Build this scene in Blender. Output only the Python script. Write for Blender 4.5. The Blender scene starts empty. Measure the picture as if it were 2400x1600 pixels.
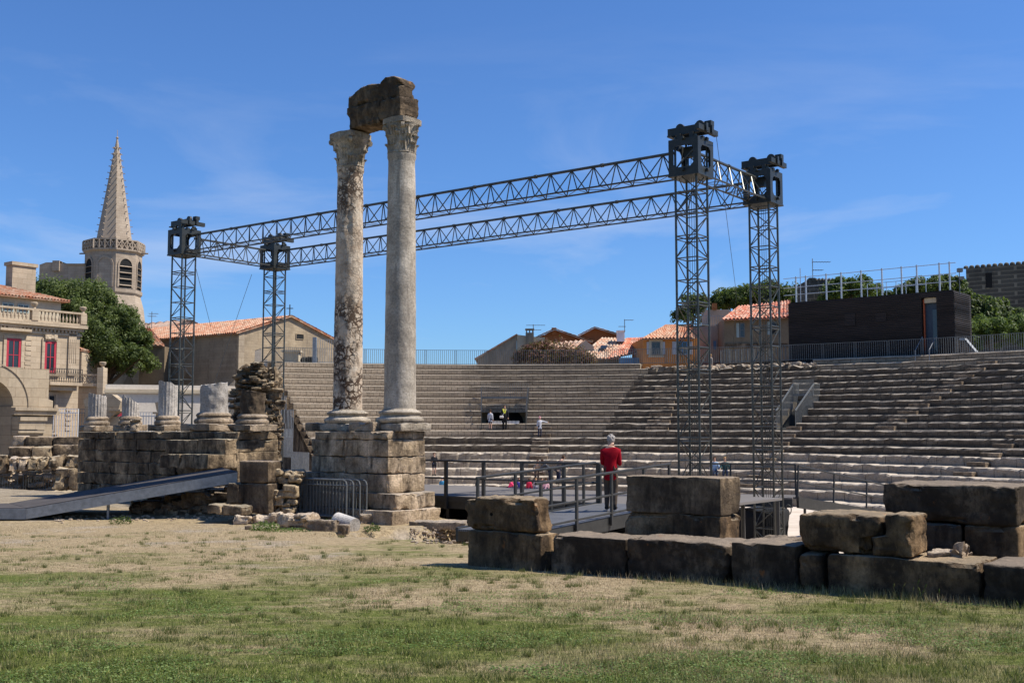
import bpy, bmesh, math, random
import numpy as np
from mathutils import Vector, Matrix, noise
R = math.radians
SC = bpy.context.scene
COL = SC.collection
# ------------------------------------------------------------------ camera, sky, sun, exposure
F = 2600.0; TH = R(4.62); EYE = 1.7
cam = bpy.data.objects.new('camera', bpy.data.cameras.new('camera')); COL.objects.link(cam)
cam.location = (0, 0, EYE); cam.rotation_euler = (math.pi/2 + TH, 0, 0)
cam.data.sensor_width = 36; cam.data.lens = F/2400*36; cam.data.clip_start = .1; cam.data.clip_end = 3000
SC.camera = cam
EL = R(53); AZ = math.atan2(1, -.04)
sdir = Vector((math.sin(AZ)*math.cos(EL), math.cos(AZ)*math.cos(EL), math.sin(EL)))
w = bpy.data.worlds.new('World'); SC.world = w; w.use_nodes = True
nt = w.node_tree; nt.nodes.clear()
wo = nt.nodes.new('ShaderNodeOutputWorld'); wb = nt.nodes.new('ShaderNodeBackground')
sky = nt.nodes.new('ShaderNodeTexSky'); sky.sky_type = 'NISHITA'; sky.sun_disc = False
sky.sun_elevation = EL; sky.sun_rotation = AZ; sky.air_density = 1.0; sky.dust_density = .3; sky.ozone_density = 2.6
wb.inputs[1].default_value = .074
tcw = nt.nodes.new('ShaderNodeTexCoord')
mp = nt.nodes.new('ShaderNodeMapping'); mp.inputs['Scale'].default_value = (1.0, 1.0, 4.2); mp.inputs['Rotation'].default_value = (0, R(9), 0)
nz = nt.nodes.new('ShaderNodeTexNoise'); nz.inputs['Scale'].default_value = 2.3; nz.inputs['Detail'].default_value = 9; nz.inputs['Roughness'].default_value = .58; nz.inputs['Distortion'].default_value = .5
rp = nt.nodes.new('ShaderNodeValToRGB'); rp.color_ramp.elements[0].position = .51; rp.color_ramp.elements[0].color = (0, 0, 0, 1)
rp.color_ramp.elements[1].position = .74; rp.color_ramp.elements[1].color = (.5, .5, .5, 1)
sx = nt.nodes.new('ShaderNodeSeparateXYZ'); zr = nt.nodes.new('ShaderNodeMapRange')
zr.inputs['From Min'].default_value = .36; zr.inputs['From Max'].default_value = .10
mu = nt.nodes.new('ShaderNodeMath'); mu.operation = 'MULTIPLY'
mx = nt.nodes.new('ShaderNodeMix'); mx.data_type = 'RGBA'; mx.inputs[7].default_value = (8.0, 8.3, 9.0, 1)
tint = nt.nodes.new('ShaderNodeMix'); tint.data_type = 'RGBA'; tint.blend_type = 'MULTIPLY'; tint.inputs[0].default_value = 1; tint.inputs[7].default_value = (.62, .96, 1.44, 1)
L = nt.links.new
L(tcw.outputs['Generated'], mp.inputs[0]); L(mp.outputs[0], nz.inputs['Vector']); L(nz.outputs[0], rp.inputs[0])
L(tcw.outputs['Generated'], sx.inputs[0]); L(sx.outputs[2], zr.inputs[0]); L(rp.outputs[0], mu.inputs[0]); L(zr.outputs[0], mu.inputs[1])
L(sky.outputs[0], tint.inputs[6]); L(mu.outputs[0], mx.inputs[0]); L(tint.outputs[2], mx.inputs[6]); L(mx.outputs[2], wb.inputs[0]); L(wb.outputs[0], wo.inputs[0])
sl = bpy.data.lights.new('sun', 'SUN'); sl.energy = 5.0; sl.angle = R(.55); sl.color = (1, .94, .84)
so = bpy.data.objects.new('sun', sl); COL.objects.link(so); so.rotation_euler = sdir.to_track_quat('Z', 'Y').to_euler(); so.location = sdir*60
SC.view_settings.view_transform = 'Standard'; SC.view_settings.look = 'None'; SC.view_settings.exposure = .5; SC.view_settings.gamma = 1
SC.render.engine = 'CYCLES'; SC.cycles.max_bounces = 5; SC.cycles.diffuse_bounces = 3; SC.cycles.transparent_max_bounces = 8

# ------------------------------------------------------------------ frames and helpers
def ray(px, py):
    v = (800-py)/F; h = (px-1200)/F
    dy = math.cos(TH)-v*math.sin(TH); dz = math.sin(TH)+v*math.cos(TH)
    return h/dy, dz/dy
def P(px, py, Y):
    a, b = ray(px, py); return Vector((a*Y, Y, EYE+b*Y))
def zat(py, Y): return EYE+ray(1200, py)[1]*Y
U = Vector((.797, -.604, 0)); V = Vector((.604, .797, 0)); ANG = math.atan2(-.604, .797)
O = Vector((-.73, 18, 0))
def on(px, py, A, d):           # where the ray through px crosses the plan line A + s*d
    h = ray(px, py)[0]
    return (h*A[1]-A[0])/(d[0]-h*d[1])
def uv(s, v, z=0): 
    p = O+U*s+V*v; return Vector((p.x, p.y, z))
def suv(p):
    q = Vector((p[0], p[1], 0))-O; return q.dot(U), q.dot(V)
OFF = {}
def tag(o, label=None, cat=None, group=None, kind=None):
    if label: o['label'] = label
    if cat: o['category'] = cat
    if group: o['group'] = group
    if kind: o['kind'] = kind
    return o
def thing(name, loc, label, cat, group=None):
    o = bpy.data.objects.new(name, None); COL.objects.link(o); o.location = loc; o.empty_display_size = .3
    OFF[o] = Vector(loc); return tag(o, label, cat, group)
class MB:
    def __init__(s): s.v = []; s.f = []; s.u = None; s.n = 0
    def add(s, vs, fs):
        b = len(s.v); s.v += [tuple(p) for p in vs]; s.f += [tuple(i+b for i in f) for f in fs]; return s
    def hexa(s, p):            # 8 corners: bottom 4 ccw, top 4 ccw
        return s.add(p, [(3, 2, 1, 0), (4, 5, 6, 7), (0, 1, 5, 4), (1, 2, 6, 5), (2, 3, 7, 6), (3, 0, 4, 7)])
    def box(s, A, d1, d2, l1, l2, z0, z1):   # plan corner A, directions, lengths
        A = Vector((A[0], A[1], 0)); a = A; b = A+d1*l1; c = b+d2*l2; d = A+d2*l2
        if d1.cross(d2).z < 0: b, d = d, b
        return s.hexa([(q.x, q.y, z) for z in (z0, z1) for q in (a, b, c, d)])
    def cbox(s, c, d1, d2, l1, l2, z0, z1):
        c = Vector((c[0], c[1], 0)); return s.box(c-d1*l1/2-d2*l2/2, d1, d2, l1, l2, z0, z1)
    def tube(s, p, q, r, n=6, r2=None):
        p = Vector(p); q = Vector(q); r2 = r if r2 is None else r2
        d = (q-p); 
        if d.length < 1e-6: return s
        d.normalize(); a = d.orthogonal().normalized() if abs(d.z) > .9 else d.cross(Vector((0, 0, 1))).normalized(); b = d.cross(a)
        vs = []
        for c, rr in ((p, r), (q, r2)):
            for k in range(n):
                t = 2*math.pi*(k+.5)/n; vs.append(c+a*math.cos(t)*rr+b*math.sin(t)*rr)
        fs = [(k, (k+1) % n, n+(k+1) % n, n+k) for k in range(n)]+[tuple(range(n))[::-1], tuple(range(n, 2*n))]
        return s.add(vs, fs)
    def lathe(s, prof, c, n=24, fn=None, rot=0):   # prof [(r,z)], centre c
        c = Vector(c); vs = []; m = len(prof)
        for (r, z) in prof:
            for k in range(n):
                t = 2*math.pi*k/n+rot; rr = fn(t, z, r) if fn else r
                vs.append((c.x+rr*math.cos(t), c.y+rr*math.sin(t), c.z+z))
        fs = [(j*n+k, j*n+(k+1) % n, (j+1)*n+(k+1) % n, (j+1)*n+k) for j in range(m-1) for k in range(n)]
        fs += [tuple(range(n))[::-1], tuple(range((m-1)*n, m*n))]
        return s.add(vs, fs)
    def prism(s, poly, A, d, nrm, t):     # polygon in (s,z) standing on plan line A+d*s, extruded t along nrm
        A = Vector((A[0], A[1], 0)); f = [A+d*a+Vector((0, 0, z)) for a, z in poly]; b = [q+nrm*t for q in f]; n = len(poly)
        fs = [tuple(range(n)), tuple(range(n, 2*n))[::-1]]+[(k, k+n, (k+1) % n+n, (k+1) % n) for k in range(n)]
        return s.add(f+b, fs)
    def build(s, name, mat, parent=None, smooth=False, root=None, uvs=None):
        v = np.array(s.v, dtype=float) if s.v else np.zeros((0, 3))
        if parent is None:
            lo = v.min(0); hi = v.max(0); off = Vector(((lo[0]+hi[0])/2, (lo[1]+hi[1])/2, lo[2]))
        else: off = OFF[parent]
        me = bpy.data.meshes.new(name); me.from_pydata([tuple(p) for p in (v-np.array(off))], [], s.f)
        me.materials.append(mat)
        if uvs is not None:
            l = me.uv_layers.new(name='UVMap'); l.data.foreach_set('uv', np.array(uvs, dtype=np.float32).ravel())
        me.validate(); me.update()
        sm = smooth
        o = bpy.data.objects.new(name, me); COL.objects.link(o); OFF[o] = off
        if parent is not None: o.parent = parent
        else: o.location = off
        bm = bmesh.new(); bm.from_mesh(me)
        if len(bm.faces) < 60000 and not name.startswith(('grass', 'crown', 'foliage')): bmesh.ops.recalc_face_normals(bm, faces=bm.faces)
        bm.to_mesh(me); bm.free()
        if sm: me.shade_smooth(); me.set_sharp_from_angle(angle=R(32))
        return o
def fbm(p, o=4): return noise.fractal(p, 1.0, 2.0, o)
def rock(mb, A, d1, d2, l1, l2, z0, z1, seg=.12, rnd=.05, amp=.03, seed=0, fn=None):
    """weathered stone block: rounded, chipped, displaced box"""
    l3 = z1-z0; ls = (l1, l2, l3); rnd = min(rnd, min(ls)*.45); grid = []
    for q in ls:
        k = max(1, min(80, round((q-2*rnd)/seg))); g_ = [0, rnd*.35]+[rnd+(q-2*rnd)*j/k for j in range(k+1)]+[q-rnd*.35, q]; grid.append(g_)
    n = [len(g_)-1 for g_ in grid]
    idx = {}; vs = []; fs = []
    H = Vector((l1/2, l2/2, l3/2)); sd = Vector((seed*7.31, seed*3.77, seed*1.93))
    A = Vector((A[0], A[1], 0)); ctr = A+d1*l1/2+d2*l2/2+Vector((0, 0, (z0+z1)/2))
    def vid(i, j, k):
        if (i, j, k) in idx: return idx[i, j, k]
        p = Vector((grid[0][i]-H.x, grid[1][j]-H.y, grid[2][k]-H.z))
        inn = Vector([max(-H[a]+rnd, min(H[a]-rnd, p[a])) for a in range(3)])
        dd = p-inn
        if dd.length > 1e-9: dn = dd.normalized(); p = inn+dn*rnd
        else: dn = Vector((0, 0, 0))
        e = sum(1 for a in range(3) if H[a]-abs(p[a]) < rnd*1.3)
        q = p+sd
        dv = Vector((noise.noise(q*1.3), noise.noise(q*1.3+Vector((9, 3, 1))), noise.noise(q*1.3+Vector((2, 8, 5)))))*amp
        ch = max(0, fbm(q*2.6+Vector((5, 5, 5)), 4)-.12)
        p = p+dv*.9-dn*ch*amp*(6.0 if e >= 2 else 1.4)+dn*noise.noise(q*7)*amp*.45+dn*noise.noise(q*19)*amp*.35-dn*max(0, noise.noise(Vector((q.x*1.6, q.y*1.6, q.z*13)))-.18)*amp*1.3
        if fn: p = fn(p, H)
        w_ = ctr+d1*p.x+d2*p.y+Vector((0, 0, p.z)); idx[i, j, k] = len(vs); vs.append(w_); return idx[i, j, k]
    for a, b, c in ((0, 1, 2), (0, 2, 1), (1, 2, 0)):
        for side in (0, n[c]):
            for i in range(n[a]):
                for j in range(n[b]):
                    q = []
                    for (x, y) in ((i, j), (i+1, j), (i+1, j+1), (i, j+1)):
                        t = [0, 0, 0]; t[a] = x; t[b] = y; t[c] = side; q.append(vid(*t))
                    fs.append(tuple(q) if side else tuple(q[::-1]))
    mb.add(vs, fs)
    return mb
# ------------------------------------------------------------------ materials
class Mt:
    def __init__(s, name, rough=.9, spec=.25, metal=0):
        s.m = bpy.data.materials.new(name); s.m.use_nodes = True; s.t = s.m.node_tree; s.b = s.t.nodes['Principled BSDF']
        s.b.inputs['Roughness'].default_value = rough; s.b.inputs['Metallic'].default_value = metal; s.b.inputs['Specular IOR Level'].default_value = spec
        g = s.t.nodes.new('ShaderNodeNewGeometry'); s.pos = g.outputs['Position']; s.geo = g
    def nd(s, t, **k):
        n = s.t.nodes.new('ShaderNode'+t)
        for a, b in k.items(): setattr(n, a, b)
        return n
    def set(s, sock, v):
        if hasattr(v, 'is_output') or isinstance(v, bpy.types.NodeSocket): s.t.links.new(v, sock)
        elif isinstance(v, (tuple, list)) and len(v) == 3 and sock.type == 'RGBA': sock.default_value = (*v, 1)
        else: sock.default_value = v
    def map(s, sc, vec=None, loc=(0, 0, 0), rot=(0, 0, 0)):
        n = s.nd('Mapping'); n.inputs['Scale'].default_value = sc; n.inputs['Location'].default_value = loc; n.inputs['Rotation'].default_value = rot
        s.set(n.inputs[0], vec or s.pos); return n.outputs[0]
    def noise(s, sc, det=5, ro=.6, vec=None, dist=0):
        n = s.nd('TexNoise'); n.inputs['Scale'].default_value = sc; n.inputs['Detail'].default_value = det; n.inputs['Roughness'].default_value = ro; n.inputs['Distortion'].default_value = dist
        s.set(n.inputs['Vector'], vec or s.pos); return n.outputs[0]
    def vor(s, sc, feat='F1', vec=None, out=0):
        n = s.nd('TexVoronoi', feature=feat); n.inputs['Scale'].default_value = sc; s.set(n.inputs['Vector'], vec or s.pos); return n.outputs[out]
    def ramp(s, f, *st):
        n = s.nd('ValToRGB'); e = n.color_ramp.elements
        while len(e) < len(st): e.new(.5)
        for k, (p, c) in enumerate(st):
            e[k].position = p; e[k].color = (*c, 1) if isinstance(c, (tuple, list)) else (c, c, c, 1)
        s.set(n.inputs[0], f); return n.outputs[0]
    def mix(s, f, a, b, mode='MIX'):
        n = s.nd('Mix', data_type='RGBA', blend_type=mode); s.set(n.inputs[0], f); s.set(n.inputs[6], a); s.set(n.inputs[7], b); return n.outputs[2]
    def mt(s, op, a, b=0):
        n = s.nd('Math', operation=op); s.set(n.inputs[0], a); s.set(n.inputs[1], b); return n.outputs[0]
    def sep(s, v=None):
        n = s.nd('SeparateXYZ'); s.set(n.inputs[0], v or s.pos); return n.outputs
    def bump(s, h, st=.5, d=.02):
        n = s.nd('Bump'); n.inputs['Strength'].default_value = st; n.inputs['Distance'].default_value = d; s.set(n.inputs['Height'], h)
        if s.b.inputs['Normal'].is_linked: s.t.links.new(s.b.inputs['Normal'].links[0].from_socket, n.inputs['Normal'])
        s.t.links.new(n.outputs[0], s.b.inputs['Normal'])
    def col(s, c): s.set(s.b.inputs['Base Color'], c); return s
def plain(name, c, rough=.6, metal=0, var=.15, sc=6, spec=.3):
    m = Mt(name, rough, spec, metal); n = m.noise(sc, 4)
    d = tuple(x*(1-var) for x in c); l = tuple(min(1, x*(1+var)) for x in c)
    m.col(m.ramp(n, (.3, d), (.7, l))); m.bump(n, .1, .01); return m.m
def stone(name, light, mid, dark, crust=.5, crustcol=(.07, .058, .045), sc=1, bd=.02, holes=0, warm=(1.07, .955, .82), rust=0):
    m = Mt(name, .93, .15)
    c = m.ramp(m.noise(1.5*sc, 9, .68), (.36, tuple(x*.75 for x in mid)), (.46, mid), (.54, light), (.64, tuple(min(.8, x*1.22) for x in light)))
    c = m.mix(m.ramp(m.noise(.7*sc, 5, .62), (.44, 0.), (.6, .85)), c, dark)
    g = m.noise(20*sc, 7, .78); c = m.mix(.75, c, m.ramp(g, (.32, .28), (.5, .85), (.66, 1.15)), 'MULTIPLY')
    st = m.noise(1.0, 9, .72, m.map((1.9, 1.9, .8)))
    k = m.mt('MULTIPLY', m.ramp(st, (1-crust-.07, 0.), (1-crust+.07, 1.)), m.ramp(m.noise(5*sc, 8, .75), (.34, .1), (.52, 1.)))
    c = m.mix(m.mt('MULTIPLY', k, .88), c, crustcol)
    vs_ = m.noise(1.0, 4, .6, m.map((9, 9, .7))); c = m.mix(m.ramp(vs_, (.58, 0.), (.68, .45)), c, crustcol)
    nt_ = m.ramp(m.sep(m.geo.outputs['True Normal'])[2], (.6, 0.), (.9, .35)); c = m.mix(nt_, c, tuple(min(.6, .25+x) for x in light))  # upward faces coloured paler: partly worn tops, partly painted sunlight
    if rust: c = m.mix(m.ramp(m.noise(3.1, 5, .6), (.66, 0.), (.72, rust)), c, (.42, .17, .05))
    if holes:
        h = m.vor(2.1, vec=m.map((1, 1, 1.2))); hm = m.ramp(h, (.055, 1.), (.075, 0.)); c = m.mix(hm, c, (.012, .01, .008)); m.bump(m.ramp(h, (.05, 0.), (.09, 1.)), .8, .04)
    m.col(m.mix(1.0, c, warm, 'MULTIPLY'))
    m.bump(m.noise(3.2*sc, 10, .75), 1.0, bd*4.5); m.bump(m.noise(9*sc, 8, .75), .8, bd*1.6); m.bump(m.noise(1.0, 6, .6, m.map((4, 4, 22))), .35, bd); m.bump(g, .35, bd*.5)
    return m.m
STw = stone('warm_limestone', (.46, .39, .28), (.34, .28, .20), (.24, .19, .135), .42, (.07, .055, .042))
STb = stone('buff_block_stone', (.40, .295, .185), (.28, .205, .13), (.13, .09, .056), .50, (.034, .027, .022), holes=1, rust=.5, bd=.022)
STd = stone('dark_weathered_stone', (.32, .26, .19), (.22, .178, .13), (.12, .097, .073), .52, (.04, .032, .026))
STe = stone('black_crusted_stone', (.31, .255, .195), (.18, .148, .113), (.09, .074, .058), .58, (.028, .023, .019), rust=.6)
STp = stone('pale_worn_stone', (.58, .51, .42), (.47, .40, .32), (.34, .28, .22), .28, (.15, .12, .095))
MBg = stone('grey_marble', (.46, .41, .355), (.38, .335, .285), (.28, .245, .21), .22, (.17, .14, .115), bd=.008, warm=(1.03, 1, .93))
def breccia():
    m = Mt('breccia_marble', .85, .2)
    wn = m.nd('TexNoise'); wn.inputs['Scale'].default_value = 5; m.set(wn.inputs['Vector'], m.pos); wm = m.nd('VectorMath', operation='MULTIPLY_ADD'); m.set(wm.inputs[0], wn.outputs[1]); wm.inputs[1].default_value = (.22, .22, .22); m.set(wm.inputs[2], m.pos); wp = wm.outputs[0]
    vz = m.vor(6.5, 'DISTANCE_TO_EDGE', wp); vc = m.vor(6.5, 'F1', wp, 1)
    base = m.ramp(m.noise(2.2, 7, .6), (.3, (.27, .20, .14)), (.5, (.47, .38, .285)), (.7, (.56, .48, .38)))
    base = m.mix(.35, base, m.ramp(m.sep(vc)[0], (0, (.36, .25, .17)), (1, (.58, .51, .42))))
    z = m.sep()[2]
    n1 = m.noise(1.5, 5, .6, dist=.4)
    low = m.ramp(m.mt('MULTIPLY', m.mt('SUBTRACT', z, 2.0), .14), (0, 1.), (.42, .95), (.5, .35), (.7, .3), (.86, .95), (1, .8))
    msk = m.mt('MULTIPLY', m.ramp(n1, (.40, 0.), (.55, 1.)), low)
    crack = m.mt('MULTIPLY', m.ramp(m.mt('ADD', vz, m.mt('MULTIPLY', m.noise(11, 5, .7), -.16)), (-.05, 1.), (.03, 0.)), msk)
    pit = m.mt('MULTIPLY', m.ramp(m.noise(5, 8, .7), (.53, 0.), (.57, 1.)), msk)
    d = m.mt('MAXIMUM', crack, pit)
    c = m.mix(d, base, (.07, .042, .027)); c = m.mix(m.ramp(m.noise(1.1, 6, .6, m.map((1, 1, .6))), (.6, 0.), (.72, .5)), c, (.30, .17, .10))
    m.col(c); m.bump(m.mt('SUBTRACT', 1, d), .9, .05); m.bump(m.noise(14, 7, .7), .4, .02); return m.m
MBb = breccia()
def cavea(name, light, mid, dark, bw, bh, crust, pale=0):
    m = Mt(name, .95, .1); tc = m.nd('TexCoord').outputs['UV']
    br = m.nd('TexBrick'); br.offset = .5; br.inputs['Scale'].default_value = 1; br.inputs['Brick Width'].default_value = bw; br.inputs['Row Height'].default_value = bh
    br.inputs['Mortar Size'].default_value = .018; br.inputs['Mortar Smooth'].default_value = .3; br.inputs['Bias'].default_value = 0
    m.set(br.inputs['Color1'], light); m.set(br.inputs['Color2'], mid); m.set(br.inputs['Mortar'], tuple(x*.38 for x in dark))
    mm = m.nd('VectorMath', operation='MULTIPLY_ADD'); m.set(mm.inputs[0], m.nd('TexNoise').outputs[1]); mm.inputs[1].default_value = (.09, .05, 0); m.set(mm.inputs[2], tc)
    m.set(br.inputs['Vector'], mm.outputs[0]); c = br.outputs[0]
    c = m.mix(m.ramp(m.noise(.35, 6, .62), (.4, 0.), (.66, .7)), c, dark)
    g = m.noise(11, 6, .72); c = m.mix(.6, c, m.ramp(g, (.3, .4), (.62, 1.05)), 'MULTIPLY')
    k = m.ramp(m.noise(1, 8, .72, m.map((1.4, 1.4, 3))), (1-crust-.08, 0.), (1-crust+.12, 1.))
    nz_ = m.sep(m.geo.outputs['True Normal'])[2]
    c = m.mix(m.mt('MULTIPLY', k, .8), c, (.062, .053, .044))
    c = m.mix(m.mt('MULTIPLY', m.ramp(nz_, (.5, 0.), (.8, 1.)), .6), c, (.56, .51, .45))  # treads coloured paler by upward normal, painting in the sun on them
    m.col(m.mix(1.0, c, (1.03, .97, .88), 'MULTIPLY')); m.bump(br.outputs['Fac'], .5, -.03); m.bump(g, .7, .05); m.bump(m.noise(2.2, 6), .5, .08); return m.m
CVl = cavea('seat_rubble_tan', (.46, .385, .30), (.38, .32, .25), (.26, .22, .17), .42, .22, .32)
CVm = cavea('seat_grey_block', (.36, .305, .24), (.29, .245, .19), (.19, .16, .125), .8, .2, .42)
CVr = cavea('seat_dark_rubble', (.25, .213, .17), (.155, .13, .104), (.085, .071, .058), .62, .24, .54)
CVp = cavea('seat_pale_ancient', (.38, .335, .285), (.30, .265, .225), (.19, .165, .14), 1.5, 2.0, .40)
def wallmat(name, c, c2, brick=None, stain=.4, bd=.01, bc=None):
    m = Mt(name, .92, .15); k = m.ramp(m.noise(.45, 7, .62), (.35, c2), (.6, c))
    if brick:
        tc = m.map((1, 1, 1)); s_ = m.sep(); cx = m.nd('CombineXYZ')
        m.set(cx.inputs[0], m.mt('ADD', s_[0], s_[1])); m.set(cx.inputs[1], s_[2])
        br = m.nd('TexBrick'); br.inputs['Scale'].default_value = 1; br.inputs['Brick Width'].default_value = brick[0]; br.inputs['Row Height'].default_value = brick[1]; br.inputs['Mortar Size'].default_value = brick[2]
        m.set(br.inputs['Vector'], cx.outputs[0]); m.set(br.inputs['Color1'], (1, 1, 1)); m.set(br.inputs['Color2'], (.82, .8, .78)); m.set(br.inputs['Mortar'], bc or (.55, .5, .45))
        k = m.mix(.8, k, br.outputs[0], 'MULTIPLY'); m.bump(br.outputs['Fac'], .4, -.02)
    st = m.noise(1, 6, .7, m.map((1.3, 1.3, .3)))
    k = m.mix(m.ramp(st, (.5, 0.), (.78, stain)), k, tuple(x*.4 for x in c2)); g = m.noise(7, 6, .7)
    k = m.mix(.3, k, m.ramp(g, (.3, .5), (.6, 1.)), 'MULTIPLY'); m.col(m.mix(1.0, k, (1.01, .965, .91), 'MULTIPLY')); m.bump(g, .3, bd); return m.m
WLm = wallmat('mansion_limestone', (.52, .43, .32), (.42, .35, .265), (1.1, .42, .012))
WLa = wallmat('arch_limestone', (.43, .36, .265), (.33, .28, .215), (1.2, .5, .014), .6)
WLc = wallmat('church_stone', (.42, .355, .285), (.35, .295, .24), (.9, .35, .01), .4)
WLh = wallmat('chapel_render', (.40, .33, .235), (.30, .25, .185), (.7, .25, .006), .6)
WLw = wallmat('white_render', (.74, .68, .59), (.66, .60, .52), None, .25)
WLo = wallmat('orange_render', (.60, .25, .075), (.50, .21, .07), None, .3)
WLo2 = wallmat('rust_render', (.30, .125, .05), (.24, .10, .045), None, .3)
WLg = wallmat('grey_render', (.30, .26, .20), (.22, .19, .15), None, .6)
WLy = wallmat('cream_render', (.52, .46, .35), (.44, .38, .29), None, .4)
WLp = wallmat('pink_grey_render', (.44, .36, .29), (.36, .29, .24), None, .4)
WLb = wallmat('brown_render', (.24, .19, .13), (.18, .14, .10), None, .5)
WLk = wallmat('dark_rampart_stone', (.10, .098, .085), (.065, .065, .06), (.75, .42, .035), .2, bc=(2.4, 2.3, 2.1))
def tilemat(name, a, b, c):
    m = Mt(name, .85, .2); n = m.noise(5, 3, .5); vc = m.vor(3.2, out=1); s_ = m.sep(vc)[0]
    k = m.ramp(s_, (0, a), (.45, b), (.8, c), (1, tuple(x*.5 for x in a)))
    k = m.mix(.6, k, m.ramp(m.noise(9, 5, .7), (.3, .45), (.6, 1.1)), 'MULTIPLY')
    k = m.mix(m.ramp(m.noise(1.3, 5), (.5, 0.), (.75, .5)), k, (.32, .24, .17)); m.col(k); return m.m
TLr = tilemat('terracotta_tile', (.44, .17, .09), (.50, .26, .16), (.56, .40, .28))
TLb = tilemat('bright_terracotta_tile', (.50, .13, .075), (.55, .24, .15), (.62, .42, .32))
TLp = tilemat('pale_terracotta_tile', (.52, .28, .18), (.56, .38, .27), (.58, .46, .36))
MTd = plain('dark_steel_paint', (.036, .039, .037), .45, .3, .2, 5)
MTw = plain('tower_steel', (.075, .075, .066), .36, .5, .3, 6)
MTg = plain('galvanised_steel', (.24, .25, .26), .45, .5, .22, 8)
MTs = plain('rail_steel', (.05, .05, .048), .45, .4, .2, 7)
MTl = plain('light_steel', (.42, .44, .47), .4, .4, .12, 5)
MTf = plain('fence_steel', (.15, .155, .15), .5, .3, .2, 5)
def grating():
    m = Mt('ramp_grating', .6, .3, .3); w_ = m.nd('TexWave', wave_type='BANDS', bands_direction='X'); w_.inputs['Scale'].default_value = 6
    m.set(w_.inputs['Vector'], m.map((1, 1, 1), None, (0, 0, 0), (0, 0, -ANG)))
    m.col(m.ramp(m.mt('MULTIPLY', w_.outputs[1], m.noise(3)), (.1, (.07, .07, .072)), (.5, (.19, .19, .195)))); m.bump(w_.outputs[1], .4, .01); return m.m
GRT = grating()
DKf = plain('stage_deck_felt', (.15, .137, .128), .9, 0, .08, .6, .1)
RMf = plain('ramp_matting', (.078, .070, .067), .9, 0, .2, 2.2, .1)
def blackwood():
    m = Mt('charred_cladding', .7, .2); z = m.sep()[2]; w_ = m.nd('TexWave', wave_type='BANDS', bands_direction='Z'); w_.inputs['Scale'].default_value = 2.6; w_.inputs['Distortion'].default_value = .4
    m.set(w_.inputs['Vector'], m.pos)
    n = m.noise(1, 5, .7, m.map((.5, .5, 14)))
    m.col(m.mix(m.ramp(w_.outputs[1], (.0, 1.), (.16, 0.)), m.ramp(n, (.3, (.012, .010, .010)), (.65, (.042, .032, .028)), (.8, (.075, .045, .03))), (.004, .004, .004)))
    m.bump(w_.outputs[1], .6, .03); return m.m
BKW = blackwood()
GLS = plain('window_glass', (.02, .025, .03), .1, 0, .2, 2, .6)
RDw = plain('red_window_paint', (.40, .035, .05), .5, 0, .12)
SHg = plain('grey_shutter_paint', (.42, .42, .43), .6, 0, .1)
SHt = plain('pale_green_shutter', (.30, .36, .34), .6, 0, .1)
ORf = plain('orange_frame_paint', (.40, .10, .04), .6, 0, .1)
BLf = plain('blue_panel_paint', (.10, .22, .36), .6, 0, .15)
WHp = plain('white_paint', (.78, .77, .75), .5, 0, .05)
BRK = plain('brown_wood', (.16, .06, .04), .6, 0, .2)
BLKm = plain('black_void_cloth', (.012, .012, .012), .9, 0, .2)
TRK = plain('tree_bark', (.10, .075, .055), .95, 0, .3, 8)
def leafmat(name, a, b, c, tr=.35):
    m = Mt(name, .55, .25); at = m.nd('Attribute', attribute_name='tint')
    k = m.ramp(at.outputs['Fac'], (0, a), (.55, b), (1, c)); m.col(k)
    tn = m.nd('BsdfTranslucent'); m.set(tn.inputs[0], m.mix(.5, k, (.2, .28, .04))); ms = m.nd('MixShader'); ms.inputs[0].default_value = tr
    m.t.links.new(m.b.outputs[0], ms.inputs[1]); m.t.links.new(tn.outputs[0], ms.inputs[2]); m.t.links.new(ms.outputs[0], m.t.nodes['Material Output'].inputs[0]); return m.m
LFd = leafmat('dark_evergreen_leaf', (.045, .065, .018), (.085, .115, .03), (.14, .17, .05))
LFm = leafmat('mid_green_leaf', (.03, .048, .012), (.058, .085, .02), (.11, .145, .04))
LFb = leafmat('bright_green_leaf', (.045, .075, .015), (.085, .13, .026), (.15, .20, .06))
LFr = leafmat('dry_russet_leaf', (.07, .03, .02), (.16, .065, .045), (.26, .12, .08))
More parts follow.
